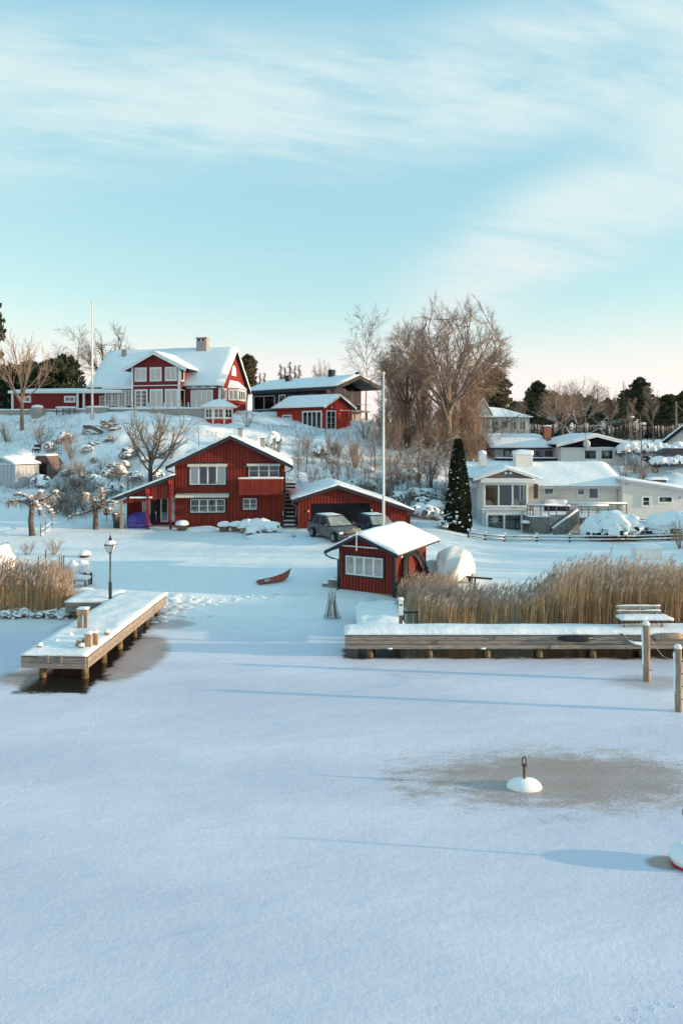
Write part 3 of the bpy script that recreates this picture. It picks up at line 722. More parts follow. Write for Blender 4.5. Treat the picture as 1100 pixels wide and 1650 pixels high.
    # chimneys
    cy = dd/2; c = MB().box(.1-.65, .1+.65, cy-.45, cy+.45, 6.6, 8.15).build('chimney', 'stone', h)
    for q in (-.58, 0, .58): MB().box(.1+q-.07, .1+q+.07, cy-.42, cy+.42, 8.15, 8.45).build('chimney_pier', 'stone', c)
    MB().box(.1-.72, .1+.72, cy-.5, cy+.5, 8.45, 8.62).build('chimney_cap', 'stone', c)
    MB().box(-10.3, -9.8, cy-.9, cy-.4, 5.8, 7.35).build('chimney', 'stone', h)
    # glazed veranda on the left
    vx0, vx1, vy = -9.9, bx0-.12, -1.3
    MB().box(vx0-.2, vx1, vy-.2, .3, 2.15, 2.32).build('veranda_roof', 'white_paint', h)
    MB().sheet(lambda u, v: (vx0-.2+(vx1-vx0+.2)*u, vy-.2+1.2*v, 2.323), 12, 4, .22, 7).build('veranda_snow', 'snow', h, smooth=True)
    MB().box(vx0, vx1, vy+.9, vy+1.0, -.4, 2.15).build('veranda_back', 'painted_room_shade', h)  # dark sheet painted as the unlit inside of the veranda
    for i in range(5): MB().box(vx0+(vx1-vx0-.12)*i/4, vx0+(vx1-vx0-.12)*i/4+.12, vy, vy+.12, -.4, 2.15).build('veranda_post', 'cream', h)
    for i in range(4):
        a = vx0+(vx1-vx0-.12)*i/4+.13; e = vx0+(vx1-vx0-.12)*(i+1)/4-.01
        window(h, side((0, vy+.1, 0), (1, 0, 0), (0, 1, 0)), a+.04, .25, e-a-.08, 1.75, 2, 3, curtain=None, cw=.03, fw=.04)
    # terrace wall with snow
    MB().box(-13, 4.4, -4.6, -4.3, -1.6, -.35).build('terrace_wall', 'stone', h)
    MB().sheet(lambda u, v: (-13+17.4*u, -4.7+3.0*v, -.346), 30, 6, .20, 9).build('terrace_snow', 'snow', h, smooth=True)
    for i in range(9): MB().box(-3.5+.95*i, -3.42+.95*i, -4.55, -4.47, -.4, .35).build('rail_post', 'white_paint', h)
manor()

def wing():
    Y = 84.0; s = FPX/Y; z0 = zat(660, Y)
    h = thing('wing_building', 'long low dark red wing with white posts and flat snowy roof beside the hilltop house', 'outbuilding', (xat(22, Y), Y, z0), R(-4))
    L = 130/s; hh = 1.9
    MB().box(0, L-1.6, 0, 5, -1, hh).build('wall', 'red_wood_deep', h)
    MB().box(L-1.6, L+3.8, .9, 5, -1, hh).build('wall', 'red_wood_deep', h)
    MB().box(-.4, L+3.9, -.5, 5.4, hh, hh+.16).build('roof', 'white_paint', h)
    MB().sheet(lambda u, v: (-.4+(L+4.3)*u, -.5+5.9*v, hh+.163+.55*v), 26, 8, .26, 4).build('roof_snow', 'snow', h, smooth=True)
    for x in (6.35, .95): window(h, ID, x, .95, 1.1, .52, 2, 1, cw=.13)
    for x in (0, L-1.65, L-.9): MB().box(x-.1, x+.1, -.28, -.05, -.6, hh).build('white_post', 'white_paint', h)
    for x in (L+1.4, L+2.0, L+3.2): MB().box(x-.08, x+.08, .5, .66, -.6, hh).build('white_post', 'cream', h)
    window(h, side((0, .88, 0), (1, 0, 0), (0, 1, 0)), L+.6, .1, 2.6, 1.5, 4, 3, cw=.05)
    MB().box(-3, L+1, -2.2, -1.9, -1.2, -.15).build('retaining_wall', 'stone', h)
    MB().sheet(lambda u, v: (-3+(L+4)*u, -2.25+.5*v, -.147), 20, 2, .16, 5).build('wall_snow', 'snow', h, smooth=True)
wing()

def gazebo():
    Y = 77.5; p = gat(353, Y); z0 = zat(686, Y)
    g = thing('gazebo', 'octagonal white and red gazebo with domed snowy roof on the slope', 'gazebo', (p.x, Y, z0), R(8))
    r = 1.55; n = 8; hw = 1.95
    MB().lathe([(r+.1, -.8), (r+.1, .0)], n).build('plinth', 'white_paint', g)
    for i in range(n):
        a0 = 2*math.pi*(i-.5)/n; a1 = 2*math.pi*(i+.5)/n
        A = Vector((r*math.cos(a0), r*math.sin(a0), 0)); B = Vector((r*math.cos(a1), r*math.sin(a1), 0)); U = (B-A).normalized(); L = (B-A).length
        M = side(A, U, Vector((-U.y, U.x, 0)))
        MB(M).box(0, L, 0, .06, 0, .72).build('red_panel', 'red_wood_bright', g)
        MB(M).box(-.06, .06, -.05, .05, 0, hw).build('corner_post', 'white_paint', g)
        MB(M).box(0.06, L-.06, -.03, .07, .72, .80).build('sill', 'white_paint', g)
        MB(M).box(0.06, L-.06, .05, .06, .8, hw-.1).build('interior_sheet', 'curtain', g)  # pale curtain-toned sheet behind the panes
        window(g, M, .12, .86, L-.24, hw-1.02, 2, 2, curtain=None, cw=.05, fw=.05)
        MB(M).box(0, L, -.02, .08, hw-.12, hw).build('wall_plate', 'white_paint', g)
    rf = MB().lathe([(r+.40, hw), (r+.42, hw+.06), (r*.7, hw+.5), (.12, hw+.86)], n).build('roof', 'white_paint', g)
    MB().lathe([(r+.43, hw+.07), (r+.42, hw+.20), (r*.85, hw+.52), (r*.45, hw+.83), (.10, hw+.98), (.02, hw+1.0)], 16).build('roof_snow', 'snow', rf, smooth=True)
    MB().lathe([(.05, hw+.9), (.05, hw+1.1), (.09, hw+1.18), (.02, hw+1.32)], 8).build('finial', 'white_paint', rf)
gazebo()

# ================================================================== modern house and its annex
def modern_house():
    A = at(542, 622, 87.0); th = R(-40)
    h = thing('modern_house', 'modern dark house with wide overhanging low gable roof behind the red annex', 'house', (A.x, A.y, 11.0), th)
    L = 17.0; dep = 9.2; ez = A.z-11.0; rz_ = 15.65-11.0
    # local x runs along the front eave, 0 at the near right corner; the body lies at x<0
    Mr = side((0, 0, 0), (0, 1, 0), (-1, 0, 0))
    roof(h, [(0, ez), (dep/2, rz_), (dep, ez+.35)], -.0, L, .42, .18, 'black_trim', Mr, seed=41, barge=.5, nv=14)
    bx1 = -2.6
    MB().box(-L+.8, bx1-5.2, 1.1, dep-1, -2, ez-.25).build('wall', 'black_trim', h)
    MB().box(bx1-5.2, bx1, 1.15, dep-1, -2, .25).build('base_wall', 'stone', h)
    MB().box(bx1-5.2, bx1-.05, 1.7, dep-1.5, .25, ez+.1).build('room_core', 'brown_panel', h)
    F = side((0, 1.08, 0), (1, 0, 0), (0, 1, 0))
    window(h, F, -L+1.2, .5, 4.0, 1.8, 2, 1, frame='grey_paint', curtain='all', cw=.08)
    window(h, F, -L+6.1, .0, 1.1, 2.3, 1, 1, curtain='all', cw=.10, name='glazed_door')
    window(h, F, -L+7.5, .9, 1.5, 1.5, 2, 1, frame='black_trim', cw=.05)
    window(h, F, bx1-5.0, .5, 4.8, 1.9, 3, 1, frame='black_trim', curtain='ends', cw=.05)
    MB().box(bx1-4.0, bx1+.9, .85, 1.0, .1, 1.55).build('balcony_wall', 'cream', h)
    G = side((bx1, 0, 0), (0, 1, 0), (-1, 0, 0))
    gl = MB(G).prism([(1.2, .3), (dep-1.1, .3), (dep-1.1, ez+.0), (dep/2, rz_-.5), (1.2, ez+.0)], -.02, .02).build('gable_glazing', 'window_glass', h)
    for q in (1.2, 2.9, dep/2, 6.2, dep-1.2): MB(G).box(q-.06, q+.06, -.05, .05, -.4, ez+.05).build('mullion', 'brown_panel', gl)
    MB(G).box(1.1, dep-1.0, -1.5, 0, .0, .22).build('balcony_floor', 'rail_wood', h)
    MB(G).box(1.1, dep-1.0, -1.5, -1.44, .95, 1.02).build('balcony_rail', 'rail_wood', h)
    for q in (1.3, 4.4, 7.6): MB(G).box(q-.1, q+.1, -1.45, -1.25, -3.2, 0).build('balcony_post', 'brown_panel', h)
    for x, y, hh in ((-4.6, 4.4, .95), (-11.5, 3.4, .5)): MB().box(x-.35, x+.35, y-.3, y+.3, rz_-.4, rz_+hh).build('chimney', 'black_trim', h)
    MB().lathe([(.28, 0), (.28, .3), (.34, .32), (.2, .5)], 10, (-.9, dep/2+.6, rz_)).build('roof_cowl', 'metal_dark', h)
modern_house()

def annex():
    A = at(521, 692, 82.0); th = R(-40); z0 = A.z
    h = thing('red_annex', 'small bright red annex with pale glazed doors below the modern house', 'annex', (A.x, A.y, z0), th)
    L, dep = 7.6, 4.9; ez = 2.75; rz_ = 3.95
    Mr = side((0, 0, 0), (0, 1, 0), (-1, 0, 0))
    MB(Mr).prism([(0, -1.5), (dep, -1.5), (dep, ez), (dep/2, rz_), (0, ez)], 0, L).build('wall', 'red_wood_bright', h)
    k = (rz_-ez)/(dep/2)
    roof(h, [(-.5, ez-.5*k+.08), (dep/2, rz_+.1), (dep+.5, ez-.5*k+.08)], -.55, L+.5, .12, .18, 'white_paint', Mr, seed=44, barge=.18)
    window(h, Mr, .55, .05, 1.5, 2.1, 2, 3, curtain='all', cw=.09, name='glazed_door')
    window(h, ID, -3.2, .0, 2.9, 2.1, 4, 1, curtain='all', cw=.10, fw=.09)
    window(h, ID, -6.5, .95, 1.35, .72, 1, 1, cw=.12)
    MB(Mr).box(2.9, 4.6, -.10, 0, 2.25, 2.33).build('lamp_rail', 'white_paint', h)
    MB(Mr).lathe([(.09, 0), (.09, .25)], 8, (1.35, -.1, 2.5)).build('wall_lamp', 'white_paint', h)
    MB().lathe([(.07, 0), (.07, .18)], 8, (-6.95, -.08, 1.25)).build('wall_lamp', 'white_paint', h)
    MB().lathe([(.07, 0), (.07, .18)], 8, (-.15, -.08, 1.6)).build('wall_lamp', 'white_paint', h)
annex()

# ================================================================== white house with the deck
def white_house():
    Y = 55.0; s = FPX/Y; px0 = 776; z0 = 0.58
    h = thing('white_house', 'white split level house with large windows, chimneys and a raised deck', 'house', (xat(px0, Y), Y, z0), 0.0)
    def X(px, dy=0.0): return (px-550)/FPX*(Y+dy)-xat(px0, Y)
    def Z(py, dy=0.0): return zat(py, Y+dy)-z0
    # gabled front block
    w = X(850); xm = X(815); ze = Z(771); zp = Z(757)
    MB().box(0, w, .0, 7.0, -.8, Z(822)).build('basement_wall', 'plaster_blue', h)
    MB().prism([(0, Z(822)), (w, Z(822)), (w, ze), (xm, zp), (0, ze)], -.05, 7.0).build('wall', 'plaster', h)
    MB().prism([(X(766), Z(771.5)), (X(864), Z(771.5)), (xm, zp+.06)], -.5, -.44).build('gable_panel', 'brown_panel', h)
    for px in (812, 819.5): MB().box(X(px)-.10, X(px)+.10, -.52, -.501, Z(763.5), Z(760)).build('gable_vent', 'white_paint', h)
    roof(h, [(X(760), Z(771)), (xm, zp+.20), (X(869), Z(771))], -.6, 6.0, .10, .17, 'white_paint', seed=51, barge=.17)
    MB().box(X(772), X(858), -.62, -.05, Z(777), Z(772.5)).build('blind_box', 'white_paint', h)
    MB().sheet(lambda u, v: (X(772)+(X(858)-X(772))*u, -.62+.5*v, Z(772.4)), 16, 3, .14, 3).build('blind_box_snow', 'snow', h, smooth=True)
    F = side((0, -.05, 0), (1, 0, 0), (0, 1, 0))
    w1 = window(h, F, X(780), Z(815.5), X(847)-X(780), Z(780)-Z(815.5), 3, 1, cw=.08, fw=.07)
    for (px, k) in ((786, 1.0), (829, 1.2), (838, .9)):
        MB(F).blob((X(px), -.014, Z(812)), .32*k, .010, .34*k, px, 8, 5, .2).build('armchair', 'chair_white', w1)
    for px in (837, 843): MB(F).box(X(px)-.05, X(px)+.05, -.016, -.008, Z(815), Z(781)).build('curtain', 'curtain', w1)
    B = ID
    window(h, B, X(784), Z(857.5), X(839)-X(784), Z(828)-Z(857.5), 2, 1, cw=.09, fw=.08, star=(X(797), Z(837.5), .50))
    # left low part
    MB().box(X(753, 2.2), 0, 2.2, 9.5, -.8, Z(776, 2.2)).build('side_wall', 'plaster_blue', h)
    gutter(h, [(X(768, .3), .3, Z(776)), (X(768, .3), .3, .1)], .05, 'grey_paint')
    # main body to the right, set back
    dy = 1.9; bx1 = X(994, dy); zb = Z(783, dy)
    MB().box(w, bx1, dy, 9.5, -.6, zb).build('wall', 'plaster', h)
    Mr = side((0, dy, 0), (0, 1, 0), (-1, 0, 0))
    zr = Z(748, 5.6); ey = -.7
    def slab(x0, x1, nm, sn=.26, seed=1.0):
        a = MB(); e0 = dy+ey; zz = zb+.02
        a.hull([(x0, e0, zz-.14), (x1, e0, zz-.14), (x1, 5.6, zr-.14), (x0, 5.6, zr-.14)], [(x0, e0, zz), (x1, e0, zz), (x1, 5.6, zr), (x0, 5.6, zr)])
        a.hull([(x0, 5.6, zr-.14), (x1, 5.6, zr-.14), (x1, 10.2, zz-.14), (x0, 10.2, zz-.14)], [(x0, 5.6, zr), (x1, 5.6, zr), (x1, 10.2, zz), (x0, 10.2, zz)])
        r = a.build(nm, 'grey_paint', h)
        def P(u, v):
            y = e0-.04+(10.2-e0+.04)*v; k = (y-e0)/(5.6-e0) if y < 5.6 else (10.2-y)/(10.2-5.6)
            return (x0+(x1-x0)*u, y, zz+(zr-zz)*k+.004)
        MB().sheet(P, 28, 14, sn, seed, amp=.35, freq=.6).build('roof_snow', 'snow', r, smooth=True)
    slab(X(742, 4), bx1+.45, 'roof')
    MB().box(w+.2, bx1+.4, dy-.78, dy-.70, zb-.16, zb-.04).build('gutter', 'grey_paint', h)
    Fm = side((0, dy, 0), (1, 0, 0), (0, 1, 0))
    def WZ(px0_, px1_, py0, py1, **k):
        return window(h, Fm, X(px0_, dy), Z(py1, dy), X(px1_, dy)-X(px0_, dy), Z(py0, dy)-Z(py1, dy), 1, 1, cw=.09, fw=.05, **k)
    WZ(876, 891, 779, 797.5, curtain='low')
    WZ(929.5, 940.5, 779, 797.5, star=((X(935, dy)), Z(787, dy), .40))
    WZ(947.5, 962.5, 779, 803.5, name='glazed_door')
    MB(Fm).box(X(901, dy), X(918, dy), -.25, 0, Z(781, dy), Z(777.5, dy)).build('patio_heater', 'metal_dark', h)
    for px in (921, 971): MB(Fm).lathe([(.05, 0), (.05, .14)], 8, (X(px, dy), -.06, Z(781, dy))).build('wall_lamp', 'steel', h)
    gutter(h, [(bx1-.1, dy-.7, zb-.1), (bx1-.05, dy-.08, zb-.4), (bx1-.05, dy-.08, 1.0)], .05, 'grey_paint')
    MB().box(X(861, .9), X(866, .9), .9, 1.2, Z(805), Z(781)).build('folded_blind', 'dark_wood', h)
    # right wing with a falling roof
    dz = .9; x0, x1 = bx1+.02, X(1135, dz)
    a, b = Z(775, dz), Z(796, dz)
    MB().prism([(x0, -.6), (x1, -.6), (x1, b), (x0, a)], dz, 8.5).build('wing_wall', 'plaster', h)
    MB().prism([(x0-.2, a-.02), (x1+.5, b-.08), (x1+.5, b+.06), (x0-.2, a+.12)], dz-.4, 8.9).build('wing_roof', 'grey_paint', h)
    MB().sheet(lambda u, v: (x0-.2+(x1-x0+.7)*u, dz-.42+9.3*v, a+.124+(b-a-.06)*u), 18, 10, .24, 8, freq=.6).build('wing_snow', 'snow', h, smooth=True)
    Fw = side((0, dz, 0), (1, 0, 0), (0, 1, 0))
    window(h, Fw, X(1034, dz), Z(815, dz), X(1045.5, dz)-X(1034, dz), Z(800.5, dz)-Z(815, dz), 1, 2, cw=.09)
    window(h, Fw, X(1060, dz), Z(809.5, dz), X(1081.5, dz)-X(1060, dz), Z(800, dz)-Z(809.5, dz), 1, 1, cw=.09, star=(X(1069, dz), Z(805, dz), .2))
    for px in (998, 1008.5, 1094): MB(Fw).lathe([(.05, 0), (.05, .14)], 8, (X(px, dz), -.06, Z(782 if px < 1090 else 803, dz))).build('wall_lamp', 'steel', h)
    # chimneys
    c = MB().box(X(831, 4.5), X(858, 4.5), 4.5, 5.7, Z(768, 4.5), Z(733, 4.5)).build('chimney', 'plaster', h)
    MB().sheet(lambda u, v: (X(830, 4.5)+(X(859, 4.5)-X(830, 4.5))*u, 4.45+1.3*v, Z(732.9, 4.5)), 6, 5, .42, 2, amp=.1, rim=.8).build('snow_cap', 'snow', c, smooth=True)
    c = MB().box(X(772.5, 3.0), X(783.5, 3.0), 3.0, 3.6, Z(768, 3), Z(732, 3)).build('chimney', 'plaster', h)
    MB().lathe([(.33, 0), (.34, .12), (.24, .26), (.05, .32)], 12, (X(778, 3.0), 3.3, Z(731.9, 3.0))).build('snow_cap', 'snow', c, smooth=True)
white_house()

def deck():
    Y = 53.2; z0 = .62
    def X(px, dy=0.0): return xat(px, Y+dy)-xat(851, Y)
    def Z(py, dy=0.0): return zat(py, Y+dy)-z0
    d = thing('raised_deck', 'raised timber deck with snowy railing and stairs in front of the white house', 'deck', (xat(851, Y), Y, z0))
    zt = Z(833)
    MB().hull([(X(852), .5, -.6), (X(858), 0, -.6), (X(885), 0, -.6), (X(885), 3.5, -.6), (X(852), 3.5, -.6)], [(X(852), .5, zt), (X(858), 0, zt), (X(885), 0, zt), (X(885), 3.5, zt), (X(852), 3.5, zt)]).build('skirt_wall', 'rail_wood', d)
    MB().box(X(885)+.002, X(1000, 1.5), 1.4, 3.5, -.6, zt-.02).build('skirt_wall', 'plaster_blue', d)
    MB().sheet(lambda u, v: (X(851)+(X(885)-X(851))*u, -.02+3.4*v, zt+.004), 10, 6, .16, 4).build('deck_snow', 'snow', d, smooth=True)
    MB().sheet(lambda u, v: (X(885)+(X(1000, 1.5)-X(885))*u, 1.35+2.1*v, zt-.016), 16, 5, .16, 4).build('deck_snow', 'snow', d, smooth=True)
    def railing(A, B, n, rows=0):
        A = Vector(A); B = Vector(B)
        for i in range(n+1):
            p = A.lerp(B, i/n); MB().box(p.x-.03, p.x+.03, p.y-.03, p.y+.03, p.z, p.z+.82).build('rail_post', 'rail_wood', d)
        MB().tube([A+Vector((0, 0, .84)), B+Vector((0, 0, .84))], .045, 4).build('handrail', 'rail_wood', d)
        MB().tube([A+Vector((0, 0, .91)), B+Vector((0, 0, .91))], .075, 6).build('rail_snow', 'snow', d, smooth=True)
        for k in range(rows): MB().tube([A+Vector((0, 0, .2+.2*k)), B+Vector((0, 0, .2+.2*k))], .015, 4).build('rail_wire', 'steel', d)
    railing((X(852), .55, zt), (X(858), .05, zt), 2); railing((X(858), .05, zt), (X(896), .05, zt), 3); railing((X(922), 1.4, zt), (X(1008, 1.5), 1.4, zt), 4, 2)
    # glass-white screen panels on the corner
    for i in range(5): MB().box(X(859+3.4*i), X(861.6+3.4*i), .03, .06, zt+.1, zt+.7).build('screen_panel', 'white_paint', d)
    # stairs with solid sides
    sx0, sx1, sz0, sz1 = X(887), X(927), -.1, zt
    st = MB().prism([(sx0, sz0-.3), (sx0+.5, sz0-.4), (sx1, sz1-.35), (sx1, sz1+.55), (sx0, sz0+.55)], -.55, -.47).build('stair_side', 'rail_wood', d)
    MB().prism([(sx0, sz0-.3), (sx0+.5, sz0-.4), (sx1, sz1-.35), (sx1, sz1+.55), (sx0, sz0+.55)], .62, .70).build('stair_side', 'rail_wood', d)
    for i in range(9):
        a = sx0+(sx1-sx0)*i/9; zz = sz0+(sz1-sz0)*i/9; MB().box(a, a+.28, -.46, .61, zz+.05, zz+.11).build('tread', 'snow', d)
    MB().tube([(sx0-.05, -.51, sz0+.62), (sx1, -.51, sz1+.62)], .09, 6).build('rail_snow', 'snow', d, smooth=True)
    for i in range(12):
        a = sx0+(sx1-sx0)*(i+.5)/12; zz = sz0+(sz1-sz0)*(i+.5)/12; MB().box(a-.035, a+.035, -.575, -.552, zz-.2, zz+.54).build('baluster', 'grey_wood', d)
    MB().box(sx1, sx1+2.3, -.4, 1.4, sz1-.16, sz1-.03).build('landing', 'rail_wood', d)
    MB().sheet(lambda u, v: (sx1+2.3*u, -.4+1.8*v, sz1-.026), 6, 5, .13, 7).build('landing_snow', 'snow', d, smooth=True)
    railing((sx1+.1, -.35, sz1), (sx1+2.3, -.35, sz1), 3, 2)
    for q in (.3, 2.1): MB().box(sx1+q-.06, sx1+q+.06, -.3, -.18, -.6, sz1-.17).build('deck_post', 'rail_wood', d)
    s = thing('garden_sofa', 'snow covered garden sofa on the raised deck by the white house', 'sofa', (xat(897, Y+2.8), Y+2.8, z0+zt+.15))
    MB().box(-.85, .85, -.35, .35, 0, .4).build('seat', 'navy_cloth', s); MB().box(-.85, .85, .36, .55, 0, .7).build('backrest', 'navy_cloth', s)
    MB().sheet(lambda u, v: (-.9+1.8*u, -.38+.95*v, .403+.3*(v > .78)), 10, 6, .22, 3).build('snow_cover', 'snow', s, smooth=True)
    t_ = thing('garden_table', 'small snow topped table in front of the lower windows of the white house', 'table', (xat(846, 53.6), 53.6, ground(xat(846, 53.6), 53.6)))
    MB().lathe([(.35, .72), (.36, .78)], 12).build('table_top', 'dark_wood', t_); MB().lathe([(.37, .782), (.36, .88), (.2, .97), (.02, .98)], 12).build('snow_cap', 'snow', t_, smooth=True)
    for k in range(3):
        an = k*2.1; MB().tube([(.05*math.cos(an), .05*math.sin(an), .7), (.28*math.cos(an), .28*math.sin(an), 0)], .025, 5).build('leg', 'dark_wood', t_)
deck()

def upper_house():
    Y = 75.0; z0 = 4.9; h = thing('bungalow', 'pale bungalow with black gable and brick chimney behind the white house', 'house', (xat(903, Y), Y, z0))
    def X(px, dy=0.0): return xat(px, Y+dy)-xat(903, Y)
    def Z(py, dy=0.0): return zat(py, Y+dy)-z0
    w = X(1004); xm = X(957); ze = Z(721)
    MB().box(0, w, 0, 8, -1.2, ze).build('wall', 'plaster', h)
    MB().prism([(0, ze+.002), (w, ze+.002), (X(1004), Z(714)), (xm, Z(702)), (0, Z(714))], -.02, 8).build('gable_boarding', 'door_black', h)
    roof(h, [(X(893), Z(716)), (xm, Z(700)), (X(1015), Z(715))], -.7, 8.4, .12, .2, 'white_paint', seed=61, barge=.28)
    for i, (p0, p1) in enumerate(((940.5, 960), (967, 986.5))):
        window(h, ID, X(p0), Z(740), X(p1)-X(p0), Z(725)-Z(740), 1, 1, cw=.12, star=(X(977), Z(732), .46) if i else None)
    MB().box(X(941), X(987.5), -.35, -.02, Z(723.3), Z(721.3)).build('awning', 'awning', h)
    MB().sheet(lambda u, v: (X(941)+(X(987.5)-X(941))*u, -.35+.3*v, Z(721.2)), 10, 2, .08, 4).build('awning_snow', 'snow', h, smooth=True)
    gutter(h, [(w+.3, -.3, Z(717)), (w+.06, -.1, Z(721)), (w+.06, -.1, 0)], .05, 'metal_dark')
    gutter(h, [(X(938), -.9, Z(728)), (X(938), -.9, Z(672))], .022, 'metal_dark', 'antenna_mast')
    gutter(h, [(X(929), -.9, Z(687)), (X(947), -.9, Z(687))], .02, 'steel', 'antenna_arm')
    MB(side((X(939.5), -.95, Z(715)), (1, 0, 0), (0, 1, 0))).blob((0, 0, 0), .42, .12, .45, 3, 10, 6, .02).build('satellite_dish', 'grey_paint', h, smooth=True)
    # left recessed half
    dy = 3.0
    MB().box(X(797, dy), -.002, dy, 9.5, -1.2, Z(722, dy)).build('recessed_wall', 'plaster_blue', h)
    Mr = side((0, 0, 0), (0, 1, 0), (-1, 0, 0))
    roof(h, [(dy-1.2, Z(721.5, dy-1.2)), (dy+3.2, Z(701, dy+3.2)), (dy+8, Z(721.5, dy-1.2))], -X(896), -X(786, 3), .16, .22, 'black_trim', Mr, seed=63, barge=.18, name='long_roof')
    F = side((0, dy, 0), (1, 0, 0), (0, 1, 0))
    window(h, F, X(812, dy), Z(739, dy), X(829, dy)-X(812, dy), Z(725, dy)-Z(739, dy), 2, 1, frame='black_trim', cw=.06)
    window(h, F, X(857, dy), Z(739, dy), X(893, dy)-X(857, dy), Z(725, dy)-Z(739, dy), 2, 1, frame='grey_paint', cw=.06, curtain='low')
    MB().box(X(797, 1.2), X(898, 1.2), 1.2, 1.32, Z(742, 1.2), Z(738.5, 1.2)).build('terrace_rail', 'navy_cloth', h)
    MB().sheet(lambda u, v: (X(797, 1.2)+(X(898, 1.2)-X(797, 1.2))*u, 1.1+.4*v, Z(738.4, 1.2)), 16, 2, .14, 5).build('rail_snow', 'snow', h, smooth=True)
    c = chimney(h, X(881, 4.5), 4.5, Z(710, 4.5), Z(688, 4.5), .72, .6, 'brick')
upper_house()

def villa():
    Y = 96.0; z0 = 7.2; h = thing('villa', 'old white villa with snowy hipped roof behind snow laden branches', 'house', (xat(733, Y), Y, z0), R(-8))
    s = FPX/Y
    def X(px): return (px-733)/s
    def Z(py): return zat(py, Y)-z0
    MB().box(0, X(846), 0, 8, -1.5, Z(672)).build('wall', 'white_paint', h)
    MB().box(X(742), X(848), -2.2, -.002, -1.2, Z(697)).build('veranda_base', 'white_paint', h)
    for i in range(8): MB().box(X(744+14.4*i)-.09, X(744+14.4*i)+.09, -2.15, -2.0, Z(697), Z(676)).build('veranda_post', 'white_paint', h)
    for i in range(7):
        window(h, ID, X(747+14.4*i), Z(692), .8, 1.1, 2, 2, cw=.09)
    x0, x1, y0, y1 = X(728), X(852), -2.5, 8.6; zz = Z(673); zt = Z(650)
    rf = MB().hull([(x0, y0, zz), (x1, y0, zz), (x1, y1, zz), (x0, y1, zz)], [(x0+3.4, 2.6, zt-.5), (x1-3.6, 2.6, zt-.9), (x1-3.6, 3.4, zt-.9), (x0+3.4, 3.4, zt-.5)]).build('roof', 'grey_paint', h)
    MB().hull([(x0-.05, y0-.05, zz+.02), (x1+.05, y0-.05, zz+.02), (x1+.05, y1, zz+.02), (x0-.05, y1, zz+.02)], [(x0+3.3, 2.5, zt-.2), (x1-3.5, 2.5, zt-.6), (x1-3.5, 3.5, zt-.6), (x0+3.3, 3.5, zt-.2)]).build('roof_snow', 'snow', rf)
    MB().prism([(X(763), zz), (X(791), zz), (X(777), zt+.3)], -1.5, 3).build('dormer', 'white_paint', h)
    roof(h, [(X(760), zz-.1), (X(777), zt+.5), (X(794), zz-.1)], -1.8, 3, .1, .2, 'white_paint', seed=3, name='dormer_roof', barge=.15, nv=4)
villa()

def right_house():
    Y = 80.0; z0 = 5.9; h = thing('cream_house', 'steep gabled cream house with dark bargeboard beyond the snowy hedge', 'house', (xat(1070, Y), Y, z0), R(-26))
    s = FPX/Y
    def X(px): return (px-1070)/s
    def Z(py): return zat(py, Y)-z0
    w = 8.4; pk = Z(712)+(w/2)*.86
    gable_walls(h, w, 10, Z(712), Z(712), w/2, pk, 'cream', z0=-1.2)
    roof(h, [(-.75, Z(712)-.45), (w/2, pk+.18), (w+.75, Z(712)-.45)], -.5, 10.4, .15, .26, 'navy_cloth', seed=71, barge=.42)
    MB().box(.05, w, -.05, -.002, Z(713.5), Z(712.5)).build('string_course', 'white_paint', h)
    window(h, ID, 1.9, Z(701), 1.2, 1.2, 2, 1, cw=.1); window(h, ID, 4.6, Z(701), 1.2, 1.2, 2, 1, cw=.1)
    window(h, ID, 1.7, .1, 1.5, 1.0, 2, 1, cw=.1); window(h, ID, 4.8, .1, 1.5, 1.0, 2, 1, cw=.1)
    gutter(h, [(-.6, -.2, Z(715)), (-.08, -.1, Z(719)), (-.08, -.1, 0)], .06, 'metal_dark')
right_house()

# ================================================================== sheds on the left slope
def grey_shed():
    Y = 64.0; p = at(30, 775, Y); h = thing('grey_shed', 'pale grey sheet metal garden shed with snowy roof next to the brown hut', 'shed', (xat(-14, Y), Y, p.z), R(-24))
    w, d, hw, pk = 3.0, 2.6, 1.55, 2.05
    gable_walls(h, w, d, hw, hw, w/2, pk, 'shed_grey', z0=-.9)
    roof(h, [(-.12, hw-.02), (w/2, pk+.06), (w+.12, hw-.02)], -.15, d+.15, .06, .2, 'shed_grey', seed=81, barge=.1)
    for i in range(7): MB().box(w*i/6-.03, w*i/6+.03, -.03, 0, -.5, hw).build('rib', 'grey_paint', h)
    Ms = side((w, 0, 0), (0, 1, 0), (-1, 0, 0))
    for i in range(7): MB(Ms).box(d*i/6-.03, d*i/6+.03, -.03, 0, -.5, hw-.05).build('rib', 'grey_paint', h)
    MB().box(0, w, -.05, -.002, hw-.03, hw+.05).build('lintel', 'snow', h)
grey_shed()
def brown_shed():
    Y = 66.0; p = at(69, 768, Y); h = thing('brown_hut', 'little dark brown hut with open doorway next to the grey shed', 'hut', (xat(54, Y), Y, p.z), R(-8))
    MB().prism([(0, -.6), (1.8, -.6), (1.8, 1.25), (1.35, 1.85), (.45, 1.85), (0, 1.25)], 0, 1.8).build('wall', 'brown_panel', h)
    MB().box(.45, 1.35, -.02, -.002, -.3, 1.2).build('doorway', 'painted_room_shade', h)  # dark panel on the solid wall, shade of the opening put into its colour
    MB().box(.35, 1.45, -.10, -.021, 1.2, 1.32).build('lintel', 'red_wood', h)
    MB().prism([(-.12, 1.15), (.40, 1.93), (1.40, 1.93), (1.92, 1.15), (1.85, 1.12), (1.36, 1.86), (.44, 1.86), (-.05, 1.12)][::-1], -.15, 1.9).build('roof', 'brown_panel', h)
    MB().sheet(lambda u, v: (.38+1.04*u, -.1+2.0*v, 1.935), 6, 6, .18, 3).build('roof_snow', 'snow', h, smooth=True)
brown_shed()

